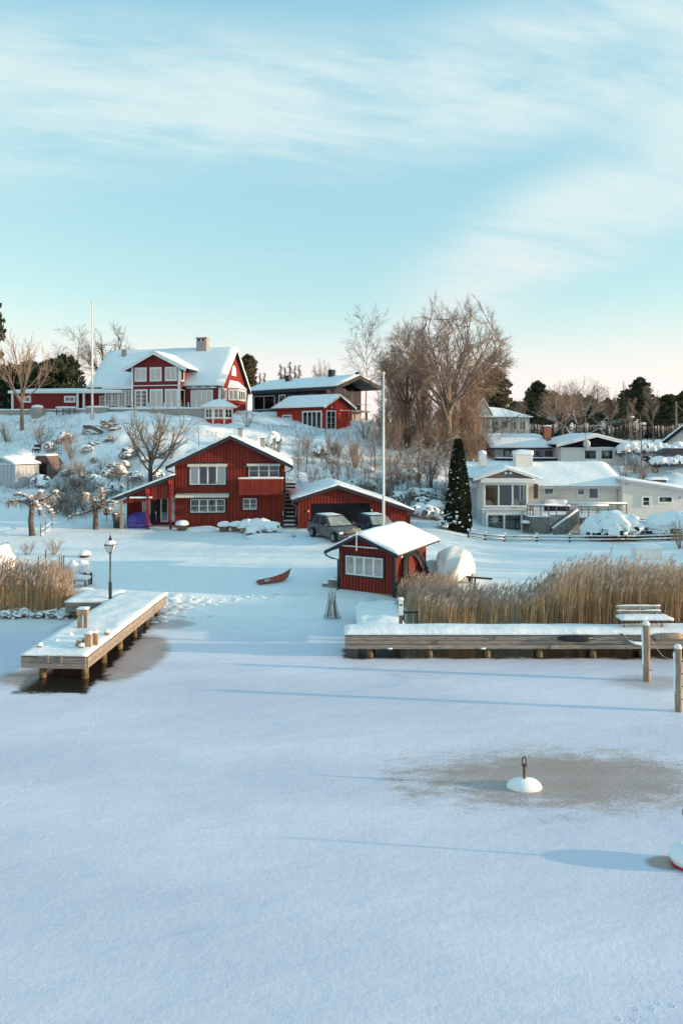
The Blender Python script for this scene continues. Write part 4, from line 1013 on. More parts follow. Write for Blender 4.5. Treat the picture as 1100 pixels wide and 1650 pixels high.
# ================================================================== piers
def pier_right():
    p = thing('long_pier', 'long weathered timber pier with thick snow in front of the wide reed bed', 'pier', (0, 25.75, 0))
    x0, x1, d = .12, 17.0, 1.0; zb, zt = .34, .80
    seg = [x0, 3.45, 5.2, 7.9, 10.6, 13.4, 17.0]
    for r in range(3):
        for i in range(len(seg)-1):
            off = .35*(r-1) if 0 < i else 0; off2 = .35*(r-1) if i+1 < len(seg)-1 else 0
            z0 = zb+.155*r; yo = .015*((i*7+r*5) % 3)-.012
            MB().box(seg[i]+off+.006, seg[i+1]+off2-.006, yo-.05 if r else yo-.07, yo+.0, z0+.006, z0+.145).build('fascia_plank', 'grey_wood', p)
    n = 118
    for i in range(n):
        a = x0+(x1-x0)*i/n; MB().box(a+.004, a+(x1-x0)/n-.006, -.02, d, zt+.005, zt+.05).build('deck_plank', 'grey_wood_y', p)
    MB().box(x0+.02, x1, .06, .16, zb+.05, zt).build('beam', 'pile_wood', p); MB().box(x0+.02, x1, d-.2, d-.1, zb+.05, zt).build('beam', 'pile_wood', p)
    for i, x in enumerate((1.03, 3.2, 5.3, 7.2, 9.15, 10.95, 13, 15)):
        for y in (.14, d-.16): MB().lathe([(.12, -.8), (.125, .1), (.10, zb+.1)], 10, (x+.05*(y > .5)*2, y, 0)).build('pile', 'pile_wood', p, smooth=True)
    for i, x in enumerate((1.75, 5.1, 12.1)): MB().blob((x, -.07, zb+.02), .13, .05, .03, i, 8, 5).build('ledge_snow', 'snow', p, smooth=True)
    def P(u, v):
        x = x0-.02+(x1-x0)*u
        return (x, -.10+(d+.1)*v, zt+.052)
    m = MB(); NX = 170; NY = 7; vs = []
    m.sheet(P, NX, NY, .17, 2.0, amp=.25, freq=.7, rim=.35)
    m.build('pier_snow', 'snow', p, smooth=True)
    g = thing('gangway', 'snow covered gangway leading from the long pier towards the boathouse', 'gangway', (.62, 27.15, 0))
    L = 3.9
    for i in range(26): MB().box(.0+.10*0, 1.75, L*i/26+.003, L*(i+1)/26-.006, .70, .745).build('deck_plank', 'grey_wood', g)
    for xx in (.05, 1.62): MB().box(xx, xx+.09, 0, L, .52, .695).build('beam', 'pile_wood', g)
    MB().sheet(lambda u, v: (-.03+1.82*u, -.06+(L+.5)*v, .748-.14*v), 12, 26, .17, 4, amp=.45, freq=1.6).build('gangway_snow', 'snow', g, smooth=True)
pier_right()

def pier_left():
    p = thing('left_jetty', 'weathered timber jetty with snow and small bollards beside the lamp post', 'jetty', (-9.45, 23.4, 0), R(-2.6))
    w, L = 2.14, 8.9; x0, x1 = -w/2, w/2; zb, zt = .40, .76
    for r in range(2): MB().box(x0, x1, -.06, 0, zb+.18*r+.004, zb+.18*r+.174).build('fascia_plank', 'grey_wood', p)
    for r in range(2):
        for i in range(2):
            a, b = (0, 4.6) if i == 0 else (4.6, L)
            if r: a, b = (0, 3.4) if i == 0 else (3.4, L)
            for xx in (x0-.055, x1+.002): MB().box(xx, xx+.053, a+.004, b-.006, zb+.18*r+.004, zb+.18*r+.174).build('side_plank', 'grey_wood_y', p)
    n = 60
    for i in range(n): MB().box(x0-.03, x1+.03, L*i/n+.003, L*(i+1)/n-.006, zt+.003, zt+.045).build('deck_plank', 'grey_wood', p)
    for y in (.3, 1.9, 3.5, 5.1, 6.7, 8.2):
        for xx in (x0+.55 if y < 1 else x0+.3, x1-.16): MB().lathe([(.12, -.8), (.125, .1), (.105, zb+.12)], 10, (xx, y, 0)).build('pile', 'pile_wood', p, smooth=True)
    for xx in (-.19, .26): MB().box(xx-.03, xx+.03, -.10, -.062, zb+.2, zt+.08).build('ladder_stub', 'grey_wood', p)
    MB().sheet(lambda u, v: (x0-.04+(w+.08)*u, -.05+(L+.3)*v, zt+.046), 14, 46, .10, 6, amp=.5, freq=1.2, rim=.5).build('jetty_snow', 'snow', p, smooth=True)
    s = thing('landing_stage', 'low side platform of dark planks joined to the jetty by the shore rocks', 'platform', (-12.0, 30.95, 0))
    for r in range(2): MB().box(0, 1.75, -.06, 0, .38+.17*r+.004, .38+.17*r+.165).build('fascia_plank', 'grey_wood', s)
    for i in range(12): MB().box(.0, 1.8, .17*i+.003, .17*(i+1)-.005, .72, .762).build('deck_plank', 'grey_wood', s)
    for xx in (.35, 1.3): MB().lathe([(.10, -.5), (.10, .6)], 10, (xx, .3, 0)).build('pile', 'pile_wood', s)
    MB().box(.2, 1.6, .05, .2, .25, .37).build('beam', 'pile_wood', s)
    MB().sheet(lambda u, v: (-.03+1.95*u, -.05+2.2*v, .764), 12, 12, .15, 9, amp=.3).build('platform_snow', 'snow', s, smooth=True)
    zs = zt+.13
    # mooring bollards on the jetty, each with a cap of snow
    def boll(px, py, Y, w_, h_, label, d_=None):
        q = at(px, py, Y); b = thing('bollard', label, 'bollard', (q.x, Y, zs-.06)); d_ = d_ or w_
        MB().box(-w_/2, w_/2, -d_/2, d_/2, 0, h_).build('post', 'post_wood', b)
        MB().lathe([(w_*.62, h_+.002), (w_*.66, h_+.03), (w_*.5, h_+.075), (w_*.15, h_+.10)], 10).build('snow_cap', 'snow', b, smooth=True); return b
    boll(65, 1045, 24.0, .16, .14, 'short square bollard alone at the outer jetty corner away from the posts')
    boll(132, 1046, 23.95, .15, .14, 'short square bollard in front of the tall paired posts on the jetty')
    boll(173, 1016, 25.6, .17, .15, 'short square bollard standing farther up the jetty than the paired posts')
    boll(155, 1028, 24.9, .15, .19, 'small bollard behind the tall paired posts on the jetty')
    boll(114, 1013, 25.6, .14, .03, 'snow buried mooring stub nearest the posts with the crossbeam on the jetty')
    boll(92, 1028, 24.8, .14, .03, 'snow buried mooring stub between jetty corner and paired posts')
    q = at(143, 1042, 24.15); b = thing('paired_posts', 'group of tall and low square posts standing together on the jetty', 'posts', (q.x, 24.15, zs-.06))
    for (x, y, w_, h_) in ((.0, 0, .22, .50), (.16, .22, .16, .46), (-.30, .05, .20, .27), (-.55, .02, .22, .06)):
        o = MB().box(x-w_/2, x+w_/2, y-w_/2, y+w_/2, 0, h_).build('post', 'post_wood', b)
        MB().sheet(lambda u, v: (x-w_*.55+w_*1.1*u, y-w_*.55+w_*1.1*v, h_+.003), 4, 4, .09, x).build('snow_cap', 'snow', o, smooth=True)
    q = at(133, 1004, 26.4); b = thing('mooring_gallows', 'two upright posts under a snowy crossbeam at the jetty edge facing the reeds', 'mooring frame', (q.x, 26.4, .05))
    for x in (-.10, .13): MB().box(x-.065, x+.065, -.06, .06, 0, 1.35).build('post', 'post_wood', b)
    MB().box(-.18, .22, -.10, .10, 1.35, 1.56).build('crossbeam', 'post_wood', b)
    MB().sheet(lambda u, v: (-.20+.44*u, -.12+.24*v, 1.563), 5, 4, .08, 2).build('snow_cap', 'snow', b, smooth=True)
pier_left()

def lamp():
    Y = 31.2; p = at(178, 964, Y); l = thing('lamp_post', 'old fashioned lantern on a slender dark post at the jetty', 'lamp post', (p.x, Y, .55))
    MB().lathe([(.075, 0), (.075, 1.02), (.085, 1.05), (.04, 1.10), (.034, 2.28), (.06, 2.30), (.03, 2.34)], 10).build('post', 'metal_dark', l, smooth=True)
    h = MB().lathe([(.06, 2.34), (.10, 2.36), (.10, 2.38)], 8).build('lantern', 'metal_dark', l)
    MB().hull([(-.10, -.10, 2.382), (.10, -.10, 2.382), (.10, .10, 2.382), (-.10, .10, 2.382)], [(-.19, -.19, 2.70), (.19, -.19, 2.70), (.19, .19, 2.70), (-.19, .19, 2.70)]).build('glass', 'lamp_glass', h)
    for sx in (-1, 1):
        for sy in (-1, 1): MB().tube([(.10*sx, .10*sy, 2.38), (.195*sx, .195*sy, 2.71)], .014, 4).build('lantern_bar', 'metal_dark', h)
    MB().hull([(-.23, -.23, 2.702), (.23, -.23, 2.702), (.23, .23, 2.702), (-.23, .23, 2.702)], [(-.10, -.10, 2.82), (.10, -.10, 2.82), (.10, .10, 2.82), (-.10, .10, 2.82)]).build('lantern_roof', 'metal_dark', h)
    MB().lathe([(.25, 2.74), (.24, 2.80), (.13, 2.88), (.09, 2.90)], 10).build('snow_cap', 'snow', h, smooth=True)
    MB().lathe([(.08, 2.86), (.09, 2.96), (.05, 2.98), (.05, 3.04), (.012, 3.14)], 8).build('finial', 'metal_dark', h)
lamp()

# ================================================================== moorings on the ice
def buoy():
    q = at(844, 1268, 16.3); b = thing('mooring_buoy', 'snow domed mooring buoy with upright rusty shackle on the ice', 'buoy', (q.x, q.y, 0))
    MB().lathe([(.20, -.12), (.24, -.02), (.24, .06), (.20, .12)], 20).build('float', 'grey_paint', b, smooth=True)
    m = MB(); m.lathe([(.42, -.01), (.425, .03), (.385, .10), (.30, .155), (.17, .195), (.03, .205)], 24, (0, 0, 0), .95, .62)
    m.v = [(x*(1+.02*nz(x*3, y*3)), y*(1+.02*nz(y*3, x*3)), z*(1+.10*nz(x*4, y*4, 2))) for x, y, z in m.v]; m.build('snow_cap', 'snow', b, smooth=True)
    MB().tube([(0, 0, .2), (0, 0, .52)], .032, 8).build('shaft', 'rust', b)
    MB().tube([(0.045*math.cos(a), 0, .60+.10*math.sin(a)*1.0) for a in [2*math.pi*k/20 for k in range(21)]], .016, 6).build('shackle', 'rust', b)
    MB().box(-.05, .05, -.03, .03, .48, .53).build('collar', 'rust', b)
    q = at(1096, 1392, 13.35); b = thing('striped_buoy', 'red and white mooring buoy under snow in a dark melt hole', 'buoy', (q.x+.09, q.y, 0))
    MB().lathe([(.20, -.05), (.26, .02), (.27, .08)], 20).build('red_float', 'buoy_red', b, smooth=True)
    MB().lathe([(.272, .08), (.27, .15), (.24, .20)], 20).build('white_band', 'white_paint', b, smooth=True)
    MB().lathe([(.30, .14), (.30, .20), (.26, .29), (.15, .35), (.02, .37)], 20).build('snow_cap', 'snow', b, smooth=True)
    MB().tube([(0, 0, .3), (0, 0, .92)], .022, 8).build('shaft', 'rust', b)
    MB().tube([(0.05*math.cos(a), 0, .99+.09*math.sin(a)) for a in [2*math.pi*k/18 for k in range(19)]], .014, 6).build('shackle', 'rust', b)
buoy()
def post(px, pyb, pyt, r, label, lean, seed):
    Y = CAM_H*FPX/(pyb-HORIZ); H = (pyb-pyt)/(FPX/Y); q = at(px, pyb, Y); b = thing('mooring_post', label, 'post', (q.x, q.y, 0))
    n = 12; pts = [(lean*i/n+.015*nz(i*.5, seed), .01*nz(i*.6, seed+3), -.5+(H+.5)*i/n) for i in range(n+1)]
    MB().tube(pts, [r*1.08+.012*nz(i*.9, seed+7) for i in range(n+1)], 12).build('trunk', 'post_wood', b, smooth=True)
    for i in range(4):
        z = H*(.2+.2*i); MB().tube([(lean*z/H+r*.9, -.05, z), (lean*z/H+r*1.25, -.09, z+.015)], .02, 6).build('branch_stub', 'post_wood', b)
    MB().lathe([(r*1.05, -.02), (r*1.12, .03), (r*.8, .09), (r*.1, .12)], 12, (lean, 0, H)).build('snow_cap', 'snow', b, smooth=True)
    # snow plastered on the side away from the sun
    m = MB(); pts = [(lean*z/H-r*.95+.015*nz(z*3, seed), .02, z) for z in [H*(.25+.7*k/14) for k in range(15)]]
    m.tube(pts, [.05+.02*nz(k*.7, seed) if 0 < k < 14 else .01 for k in range(15)], 8); m.build('side_snow', 'snow', b, smooth=True)
    MB().tube([(lean*.3-r*1.4, -.02, H*.30), (lean*.3, -r*1.15, H*.285), (lean*.3+r*.9, -r*.5, H*.28)], .018, 6).build('rope_turn', 'rope', b)
    return b
post(1042, 1097, 1006, .105, 'taller bare log mooring post standing in the ice by the bench', -.04, 1)
post(1093, 1146, 1044, .095, 'slim log mooring post in the ice farther out than the other post', -.03, 5)
A, B_ = at(1047, 1028, 23.6), at(1090, 1062, 21.0)
m = MB(); m.tube([A.lerp(B_, k/10)+Vector((0, 0, -.25*math.sin(math.pi*k/10))) for k in range(11)], .011, 5)
m.build('mooring_rope', 'rope', label='thin slack rope strung between the two log posts', cat='rope')

def bench():
    Y = 26.45; z0 = .84; b = thing('bench', 'slatted bench with thick snow on its seat standing on the pier', 'bench', (xat(1031, Y), Y, z0))
    w = .86
    for k in range(3): MB().box(-w, w, -.42+.14*k, -.30+.14*k, .40, .44).build('seat_slat', 'dark_wood', b)
    for k in range(2):
        MB().box(-w+.02, w-.06, .10+.05*k, .135+.05*k, .56+.17*k, .66+.17*k).build('back_slat', 'grey_wood', b)
        MB().sheet(lambda u, v: (-w+.02+(2*w-.08)*u, .085+.05*k+.07*v, .661+.17*k), 24, 2, .045, k*3.0, amp=.8, freq=3).build('slat_snow', 'snow', b, smooth=True)
    for x in (-w+.12, 0, w-.22):
        MB().tube([(x, -.35, 0), (x, -.33, .40)], .022, 6).build('leg', 'metal_dark', b); MB().tube([(x, .12, 0), (x, .06, .40), (x, .16, .80)], .022, 6).build('leg', 'metal_dark', b)
    MB().sheet(lambda u, v: (-w-.03+(2*w+.10+.10*(1-v))*u, -.46+.54*v, .443), 20, 6, .13, 4, rim=.6).build('seat_snow', 'snow', b, smooth=True)
bench()
def pier_things():
    m = MB(); m.tube([(0, 0, 0), (.2, -.02, .01), (.55, .0, -.01), (.95, -.03, 0), (1.3, 0, .02)], [.03, .10, .11, .11, .06], 10)
    m.build('fender', 'rubber', loc=at(898, 1029, 25.62), smooth=True, label='long black fender lying half under snow on the pier edge', cat='fender')
    m = MB(); m.tube([(0, 0, 0), (.1, -.02, 0), (.8, -.02, .02), (1.0, 0, .02)], [.05, .13, .13, .10], 10)
    m.build('canvas_roll', 'post_wood', loc=at(1052, 1026, 25.58), smooth=True, label='rolled canvas lying on the pier edge beyond the bench and tall post', cat='roll')
    P0 = at(1000, 1024, 25.60); m = MB()
    pts = [(0, .05, .05), (.10, -.06, 0), (.22, -.08, -.20), (.45, -.10, -.33), (.75, -.10, -.36), (.95, -.08, -.30)]
    h = thing('draped_hose', 'grey hose draped over the pier face carrying snow near the tall post', 'hose', P0)
    MB().tube(pts, .035, 7).build('hose_pipe', 'grey_wood', h, smooth=True)
    MB().tube([(x, y-.02, z+.06+.03*math.sin(k)) for k, (x, y, z) in enumerate(pts[2:])], [.02, .06, .07, .02], 7).build('hose_snow', 'snow', h, smooth=True)
    q = at(645.5, 1008, 27.0); b = thing('power_pedestal', 'white power pedestal with snow cap beside the gangway', 'pedestal', (q.x, 27.0, .82))
    MB().box(-.07, .07, -.07, .07, 0, .42).build('post', 'rail_wood', b); MB().box(-.085, .085, -.085, .085, .42, 1.0).build('cabinet', 'white_paint', b)
    MB().box(-.06, .06, -.092, -.086, .78, .84).build('socket_flap', 'metal_dark', b)
    MB().sheet(lambda u, v: (-.11+.22*u, -.11+.22*v, 1.0), 4, 4, .10, 1).build('snow_cap', 'snow', b, smooth=True)
    q = at(662, 990, 29.3); b = thing('shore_rail', 'short dark rail between pedestal and reeds', 'rail', (xat(650, 28.6), 28.6, 0))
    for x in (0, .55): MB().box(x-.03, x+.03, -.03, .03, 0, 1.05).build('post', 'dark_wood', b)
    MB().box(-.05, .6, -.05, -.031, .90, 1.0).build('rail', 'dark_wood', b)
pier_things()

def rowboat():
    Y = 36.0; q = at(445, 946, Y); b = thing('rowing_boat', 'old red rowing boat filled with snow and tilted on the lawn', 'boat', (q.x, Y, ground(q.x, Y)-.10), R(24))
    b.rotation_euler = (R(-16), R(-9), R(20))
    n = 12; L = 1.85
    def ring(t, k=1.0):
        x = -L/2+L*t; bw = .36*(1-abs(2*t-.75)**2.6*.52) if t < .8 else .36*(1-t)/.2*.82+.01
        bw = max(.012, bw)*k; sh = .40+.14*t*t
        sh = .34+.26*t**3+.05*(1-t)**2; zb = .22*t**4+.05*(1-t)**2; xk = x-.22*max(0, t-.65)/.35
        return [(x, -bw, sh), ((x+xk)/2, -bw*.86, zb+(sh-zb)*.45), (xk, -bw*.45, zb+.03), (xk, 0, zb), (xk, bw*.45, zb+.03), ((x+xk)/2, bw*.86, zb+(sh-zb)*.45), (x, bw, sh)]
    vs = []; fs = []
    for i in range(n+1): vs += ring(i/n)
    for i in range(n):
        for k in range(6): fs.append((i*7+k, i*7+k+1, (i+1)*7+k+1, (i+1)*7+k))
    fs.append((6, 5, 4, 3, 2, 1, 0)); m = MB(); m.add(vs, fs); o = m.build('hull', 'boat_red', b)
    for s in (0, 6):
        MB().tube([(Vector(ring(i/n)[s])) for i in range(n+1)], .022, 5).build('gunwale', 'dark_wood', b)
    vs = []; fs = []
    for i in range(n+1):
        r = ring(i/n); x, bw, sh = r[0][0], r[6][1], r[0][2]
        vs += [(x, -bw*.98, sh-.05), (x, 0, sh-.02+.05*nz(i*.7)), (x, bw*.98, sh-.05)]
    for i in range(n):
        for k in range(2): fs.append((i*3+k, (i+1)*3+k, (i+1)*3+k+1, i*3+k+1))
    m = MB(); m.add(vs, fs); m.build('snow_fill', 'snow', b, smooth=True)
    MB().box(-.62, -.34, -.352, -.335, .24, .33).build('name_plate', 'grey_paint', b)
rowboat()

def wrapped_boat():
    Y = 36.5; q = at(732, 935, Y); b = thing('wrapped_boat', 'boat wrapped in white tarpaulin standing behind the reeds', 'boat', (q.x, Y, ground(q.x, Y)), R(-25))
    m = MB(); vs = []; N = 12; g = random.Random(5)
    prof = [(-1.6, .20, .42, .18), (-1.25, .62, 1.05, .10), (-.6, .86, 1.55, .05), (.1, .92, 1.86, .05), (.7, .90, 1.72, .05), (1.25, .80, 1.30, .08), (1.45, .62, 1.0, .2)]
    for (y, hw, top, bot) in prof:
        for k in range(N):
            an = -.35+(math.pi+.7)*k/(N-1); c, s_ = math.cos(an), math.sin(an); q = (abs(c)**3.2+abs(s_)**3.2)**(-1/3.2)
            vs.append((-hw*c*q+g.gauss(0, .11), y+g.gauss(0, .12), bot+(top-bot)*max(0, .36+.64*s_*q)+g.gauss(0, .09)))
    fs = []
    for i in range(len(prof)-1):
        for k in range(N-1):
            A, B2, C2, D2 = i*N+k, i*N+k+1, (i+1)*N+k+1, (i+1)*N+k
            fs += [(A, B2, C2), (A, C2, D2)] if (i+k) % 2 else [(A, B2, D2), (B2, C2, D2)]
    fs += [tuple(range(N-1, -1, -1)), tuple((len(prof)-1)*N+k for k in range(N))]; fs += [((i+1)*N, (i+1)*N+N-1, i*N+N-1, i*N) for i in range(len(prof)-1)]
    m.add(vs, fs); tb = m.build('tarpaulin', 'tarp_white', b, smooth=True); sm = tb.modifiers.new('soft', 'SUBSURF'); sm.levels = sm.render_levels = 1
    MB().lathe([(.3, -.06), (.30, .06)], 14, (0, 0, 0)).build('trailer_wheel', 'tyre', b)
    b.children[-1].location = (.75, .3, .28); b.children[-1].rotation_euler = (0, R(90), 0)
    MB().box(-.06, .06, -1.5, 1.2, .12, .24).build('trailer_beam', 'dark_wood', b)
    MB().box(.8, 2.1, -.75, -.65, .42, .52).build('trailer_bar', 'dark_wood', b); MB().box(1.2, 1.28, -.73, -.67, -.2, .42).build('trailer_leg', 'dark_wood', b)
    MB().blob((-1.0, .35, .45), .75, .9, .55, 3, 12, 7, .3, -.6).build('snow_drift', 'snow', b, smooth=True)
wrapped_boat()

def flagpole(px, pyb, pyt, Y, r, label, z0):
    x = xat(px, Y); H = zat(pyt, Y)-z0; f = thing('flagpole', label, 'flagpole', (x, Y, z0))
    MB().tube([(0, 0, 0), (0, 0, H*.5), (0, 0, H)], [r, r*.85, r*.5], 10).build('pole', 'white_paint', f, smooth=True)
    MB().lathe([(.02, 0), (r*1.1, .05), (r*1.1, .12), (.02, .2)], 10, (0, 0, H)).build('finial', 'yellow_paint', f, smooth=True)
    MB().tube([(r*1.3, -.03, .9), (r*1.0, -.03, H*.97)], .007, 4).build('halyard', 'rope', f)
    MB().box(-.16, .16, -.05, .05, -.1, .7).build('foot_bracket', 'grey_wood', f)
flagpole(617.5, 880, 604, 41.5, .085, 'tall white flagpole rising behind the boathouse roof', ground(xat(617.5, 41.5), 41.5))
flagpole(149, 678, 490, 77.0, .12, 'white flagpole on the hill in front of the dark red house', ground(xat(149, 77), 77))

# ================================================================== cars
def soften(o, w):
    bv = o.modifiers.new('bevel', 'BEVEL'); bv.width = w; bv.segments = 3; bv.limit_method = 'ANGLE'; bv.angle_limit = R(28)
def car(name, label, loc, rz, paint, glass, L=4.6, W=1.82, H=1.48, snow=True):
    c = thing(name, label, 'car', loc, rz)
    # front is -y. body from side profile, tapered in plan
    lower = [(-.48, .22), (-.5, .42), (-.49, .60), (-.455, .72), (-.34, .83), (-.20, .90), (.42, .95), (.485, .90), (.5, .55), (.485, .26)]
    def plan(t): return 1-.22*max(0, (-t-.28)/.22)**2-.14*max(0, (t-.32)/.18)**2
    vs = []; fs = []; n = len(lower); K = [-1, -.97, -.6, 0, .6, .97, 1]
    for kx in K:
        for (t_, z) in lower:
            zz = z*(H/1.48); top = z > .6
            dx = kx*W/2*plan(t_)*(.97 if abs(kx) == 1 and top else 1.0)
            y = t_*L+(.16*kx*kx if t_ < -.4 else (-.10*kx*kx if t_ > .4 else 0))
            vs.append((dx, y, zz-(.05 if abs(kx) == 1 and z > .7 else 0)))
    m = len(K)
    for i in range(m-1):
        for k in range(n): q = (k+1) % n; fs.append((i*n+k, i*n+q, (i+1)*n+q, (i+1)*n+k))
    fs += [tuple(range(n-1, -1, -1)), tuple((m-1)*n+k for k in range(n))]
    b = MB(); b.add(vs, fs); body = b.build('body', paint, c, smooth=True); soften(body, .07)
    # cabin: pillars and roof in paint, glass panels a little proud
    z0, z1 = .92*(H/1.48), H; y0, y1, y2, y3 = -.215*L, -.03*L, .33*L, .465*L; wb, wt = W*.465, W*.35
    low = [(-wb, y0, z0), (wb, y0, z0), (wb, y3, z0), (-wb, y3, z0)]; top = [(-wt, y1, z1-.03), (wt, y1, z1-.03), (wt*.95, y2, z1-.04), (-wt*.95, y2, z1-.04)]
    soften(MB().hull(low, top).build('cabin', paint, c, smooth=True), .09)
    MB().hull([(-wt*.98, y1+.02, z1-.028), (wt*.98, y1+.02, z1-.028), (wt*.93, y2, z1-.038), (-wt*.93, y2, z1-.038)], [(-wt*.85, y1+.15, z1+.02), (wt*.85, y1+.15, z1+.02), (wt*.8, y2-.1, z1+.01), (-wt*.8, y2-.1, z1+.01)]).build('roof_panel', paint, c)
    def quad(nm, A, B, C, D, ins, matn):
        P = [Vector(A), Vector(B), Vector(C), Vector(D)]; cen = sum(P, Vector())/4; nn = (P[1]-P[0]).cross(P[3]-P[0]).normalized()
        Q = [cen+(p-cen)*ins+nn*.008 for p in P]; Q2 = [q+nn*.008 for q in Q]
        MB().hull(Q, Q2).build(nm, matn, c)
    quad('windscreen', low[0], low[1], top[1], top[0], .90, glass); quad('rear_window', low[2], low[3], top[3], top[2], .86, glass)
    for sgn in (1, -1):
        a, b_, t0, t1 = (low[1], low[2], top[1], top[2]) if sgn > 0 else (low[0], low[3], top[0], top[3])
        a, b_, t0, t1 = map(Vector, (a, b_, t0, t1))
        for (p, q) in ((.06, .42), (.45, .74), (.77, .96)):
            A, B2 = a.lerp(b_, p), a.lerp(b_, q); Tq, Tp = t0.lerp(t1, q), t0.lerp(t1, p)
            if sgn > 0: quad('side_window', A, B2, Tq, Tp, .86, 'rubber')
            else: quad('side_window', B2, A, Tp, Tq, .86, 'rubber')
        for ty in (-.315, .29):
            w = MB(); M = Matrix.Translation((sgn*(W/2-.09), ty*L, .325)) @ Matrix.Rotation(R(90), 4, 'Y'); w.M = M
            w.lathe([(.20, -.10), (.31, -.105), (.325, -.07), (.325, .07), (.31, .105), (.20, .10)], 20); wh = w.build('wheel', 'tyre', c, smooth=False)
            w = MB(); w.M = M; w.lathe([(.03, -.115), (.20, -.112), (.20, .112), (.03, .115)], 10); w.build('rim', 'steel', wh)
        MB().box(min(sgn*.62, sgn*.86), max(sgn*.62, sgn*.86), -L/2+.06, -L/2+.20, .60, .72).build('headlight', 'lamp_glass', c)
        MB().blob((sgn*(W/2+.08), y0+.28, z0+.06), .11, .06, .08, 1, 8, 5, .05).build('wing_mirror', paint, c, smooth=True)
        MB().box(min(sgn*.66, sgn*.80), max(sgn*.66, sgn*.80), L/2-.04, L/2+.02, .66, .92).build('tail_light', 'buoy_red', c)
        for yy in (-.55, .45): MB().box(sgn*(W/2)-.012, sgn*(W/2)+.012, yy, yy+.18, .82, .85).build('door_handle', 'steel', c)
    g = MB().box(-.46, .46, -L/2-.012, -L/2+.06, .50, .68).build('grille', 'rubber', c)
    MB().box(-.5, .5, -L/2-.018, -L/2+.02, .682, .70).build('grille_trim', 'steel', g)
    MB(side((0, -L/2-.02, .59), (1, 0, 0), (0, 1, 0))).tube([(.07*math.cos(a), 0, .07*math.sin(a)) for a in [2*math.pi*k/14 for k in range(15)]], .012, 5).build('badge', 'steel', g)
    MB().box(-.26, .26, -L/2-.03, -L/2-.013, .37, .47).build('number_plate', 'white_paint', c)
    MB().box(-.75, .75, -L/2+.01, -L/2+.12, .27, .36).build('lower_intake', 'rubber', c)
    if snow: MB().sheet(lambda u, v: (-wt*.82+wt*1.64*u, y1+.16+(y2-y1-.28)*v, z1+.012), 8, 8, .025, 3, amp=.6).build('roof_frost', 'snow', c, smooth=True)
    return c
def cz(px, Y): return gat(px, Y)
car('parked_car', 'frosted dark grey estate car parked before the black garage door', cz(538, 45.2), R(30), 'car_grey', 'frosted_glass')
car('parked_car', 'dark blue hatchback parked beside the estate car, half hidden by the boathouse roof', cz(607, 45.8), R(24), 'car_blue', 'frosted_glass', 4.2, 1.78, 1.44)
car('parked_car', 'dark car under a snowy hedge above the white house wing', Vector((xat(1073, 70), 70, zat(746, 70))), R(-82), 'car_blue', 'rubber', 4.6, 1.82, 1.45)
car('parked_car', 'far off red car glimpsed between trunks on the slope', Vector((xat(712, 90), 90, zat(757, 90)+0)) if False else gat(713, 78), R(88), 'car_red', 'rubber', 4.0, 1.7, 1.4)

# ================================================================== vegetation
rng = random.Random(11)
def rv(r=1.0, g=rng): return Vector((g.uniform(-r, r), g.uniform(-r, r), g.uniform(-r, r)))
def grow(out, p, dv, L, r, lev, cfg, g):
    """one branch and its children; out[level] collects the tubes"""
    mx = len(cfg['n']); ns = cfg['seg'][min(lev, len(cfg['seg'])-1)]
    pts = [p.copy()]; ds = [dv.copy()]; q = p.copy(); dd = dv.copy()
    for i in range(ns):
        dd = (dd+rv(cfg['wob'][min(lev, len(cfg['wob'])-1)], g)+Vector((0, 0, cfg['up'][min(lev, len(cfg['up'])-1)]))).normalized()
        q = q+dd*(L/ns); pts.append(q.copy()); ds.append(dd.copy())
    tip = r*cfg.get('taper', .35) if lev < mx else r*.4
    rad = [r+(tip-r)*i/ns for i in range(ns+1)]
    out.append((lev, pts, rad))
    if lev >= mx: return
    n = cfg['n'][lev]; n = max(1, int(round(n*g.uniform(.8, 1.2))))
    t0 = cfg['t0'][min(lev, len(cfg['t0'])-1)]
    for k in range(n):
        t = t0+(1-t0)*((k+g.random())/n); f = t*ns; i = min(int(f), ns-1); w = f-i
        pos = pts[i].lerp(pts[i+1], w); base = ds[i+1]
        ang = R(g.gauss(cfg['ang'][min(lev, len(cfg['ang'])-1)], 9)); perp = base.cross(rv(1, g))
        if perp.length < 1e-4: continue
        perp.normalize(); perp = Matrix.Rotation(2*math.pi*(k*.618+g.random()*.2), 3, base) @ perp
        nd = (base*math.cos(ang)+perp*math.sin(ang)).normalized()
        if nd.z < cfg.get('minz', -.4): nd.z = abs(nd.z)*.3; nd.normalize()
        ll = L*cfg['len'][min(lev, len(cfg['len'])-1)]*g.uniform(.7, 1.2)*(1.15-.45*t)
        rr = max(cfg['rmin'], (rad[i]*(1-w)+rad[i+1]*w)*cfg['rr'])
        grow(out, pos, nd, ll, rr, lev+1, cfg, g)
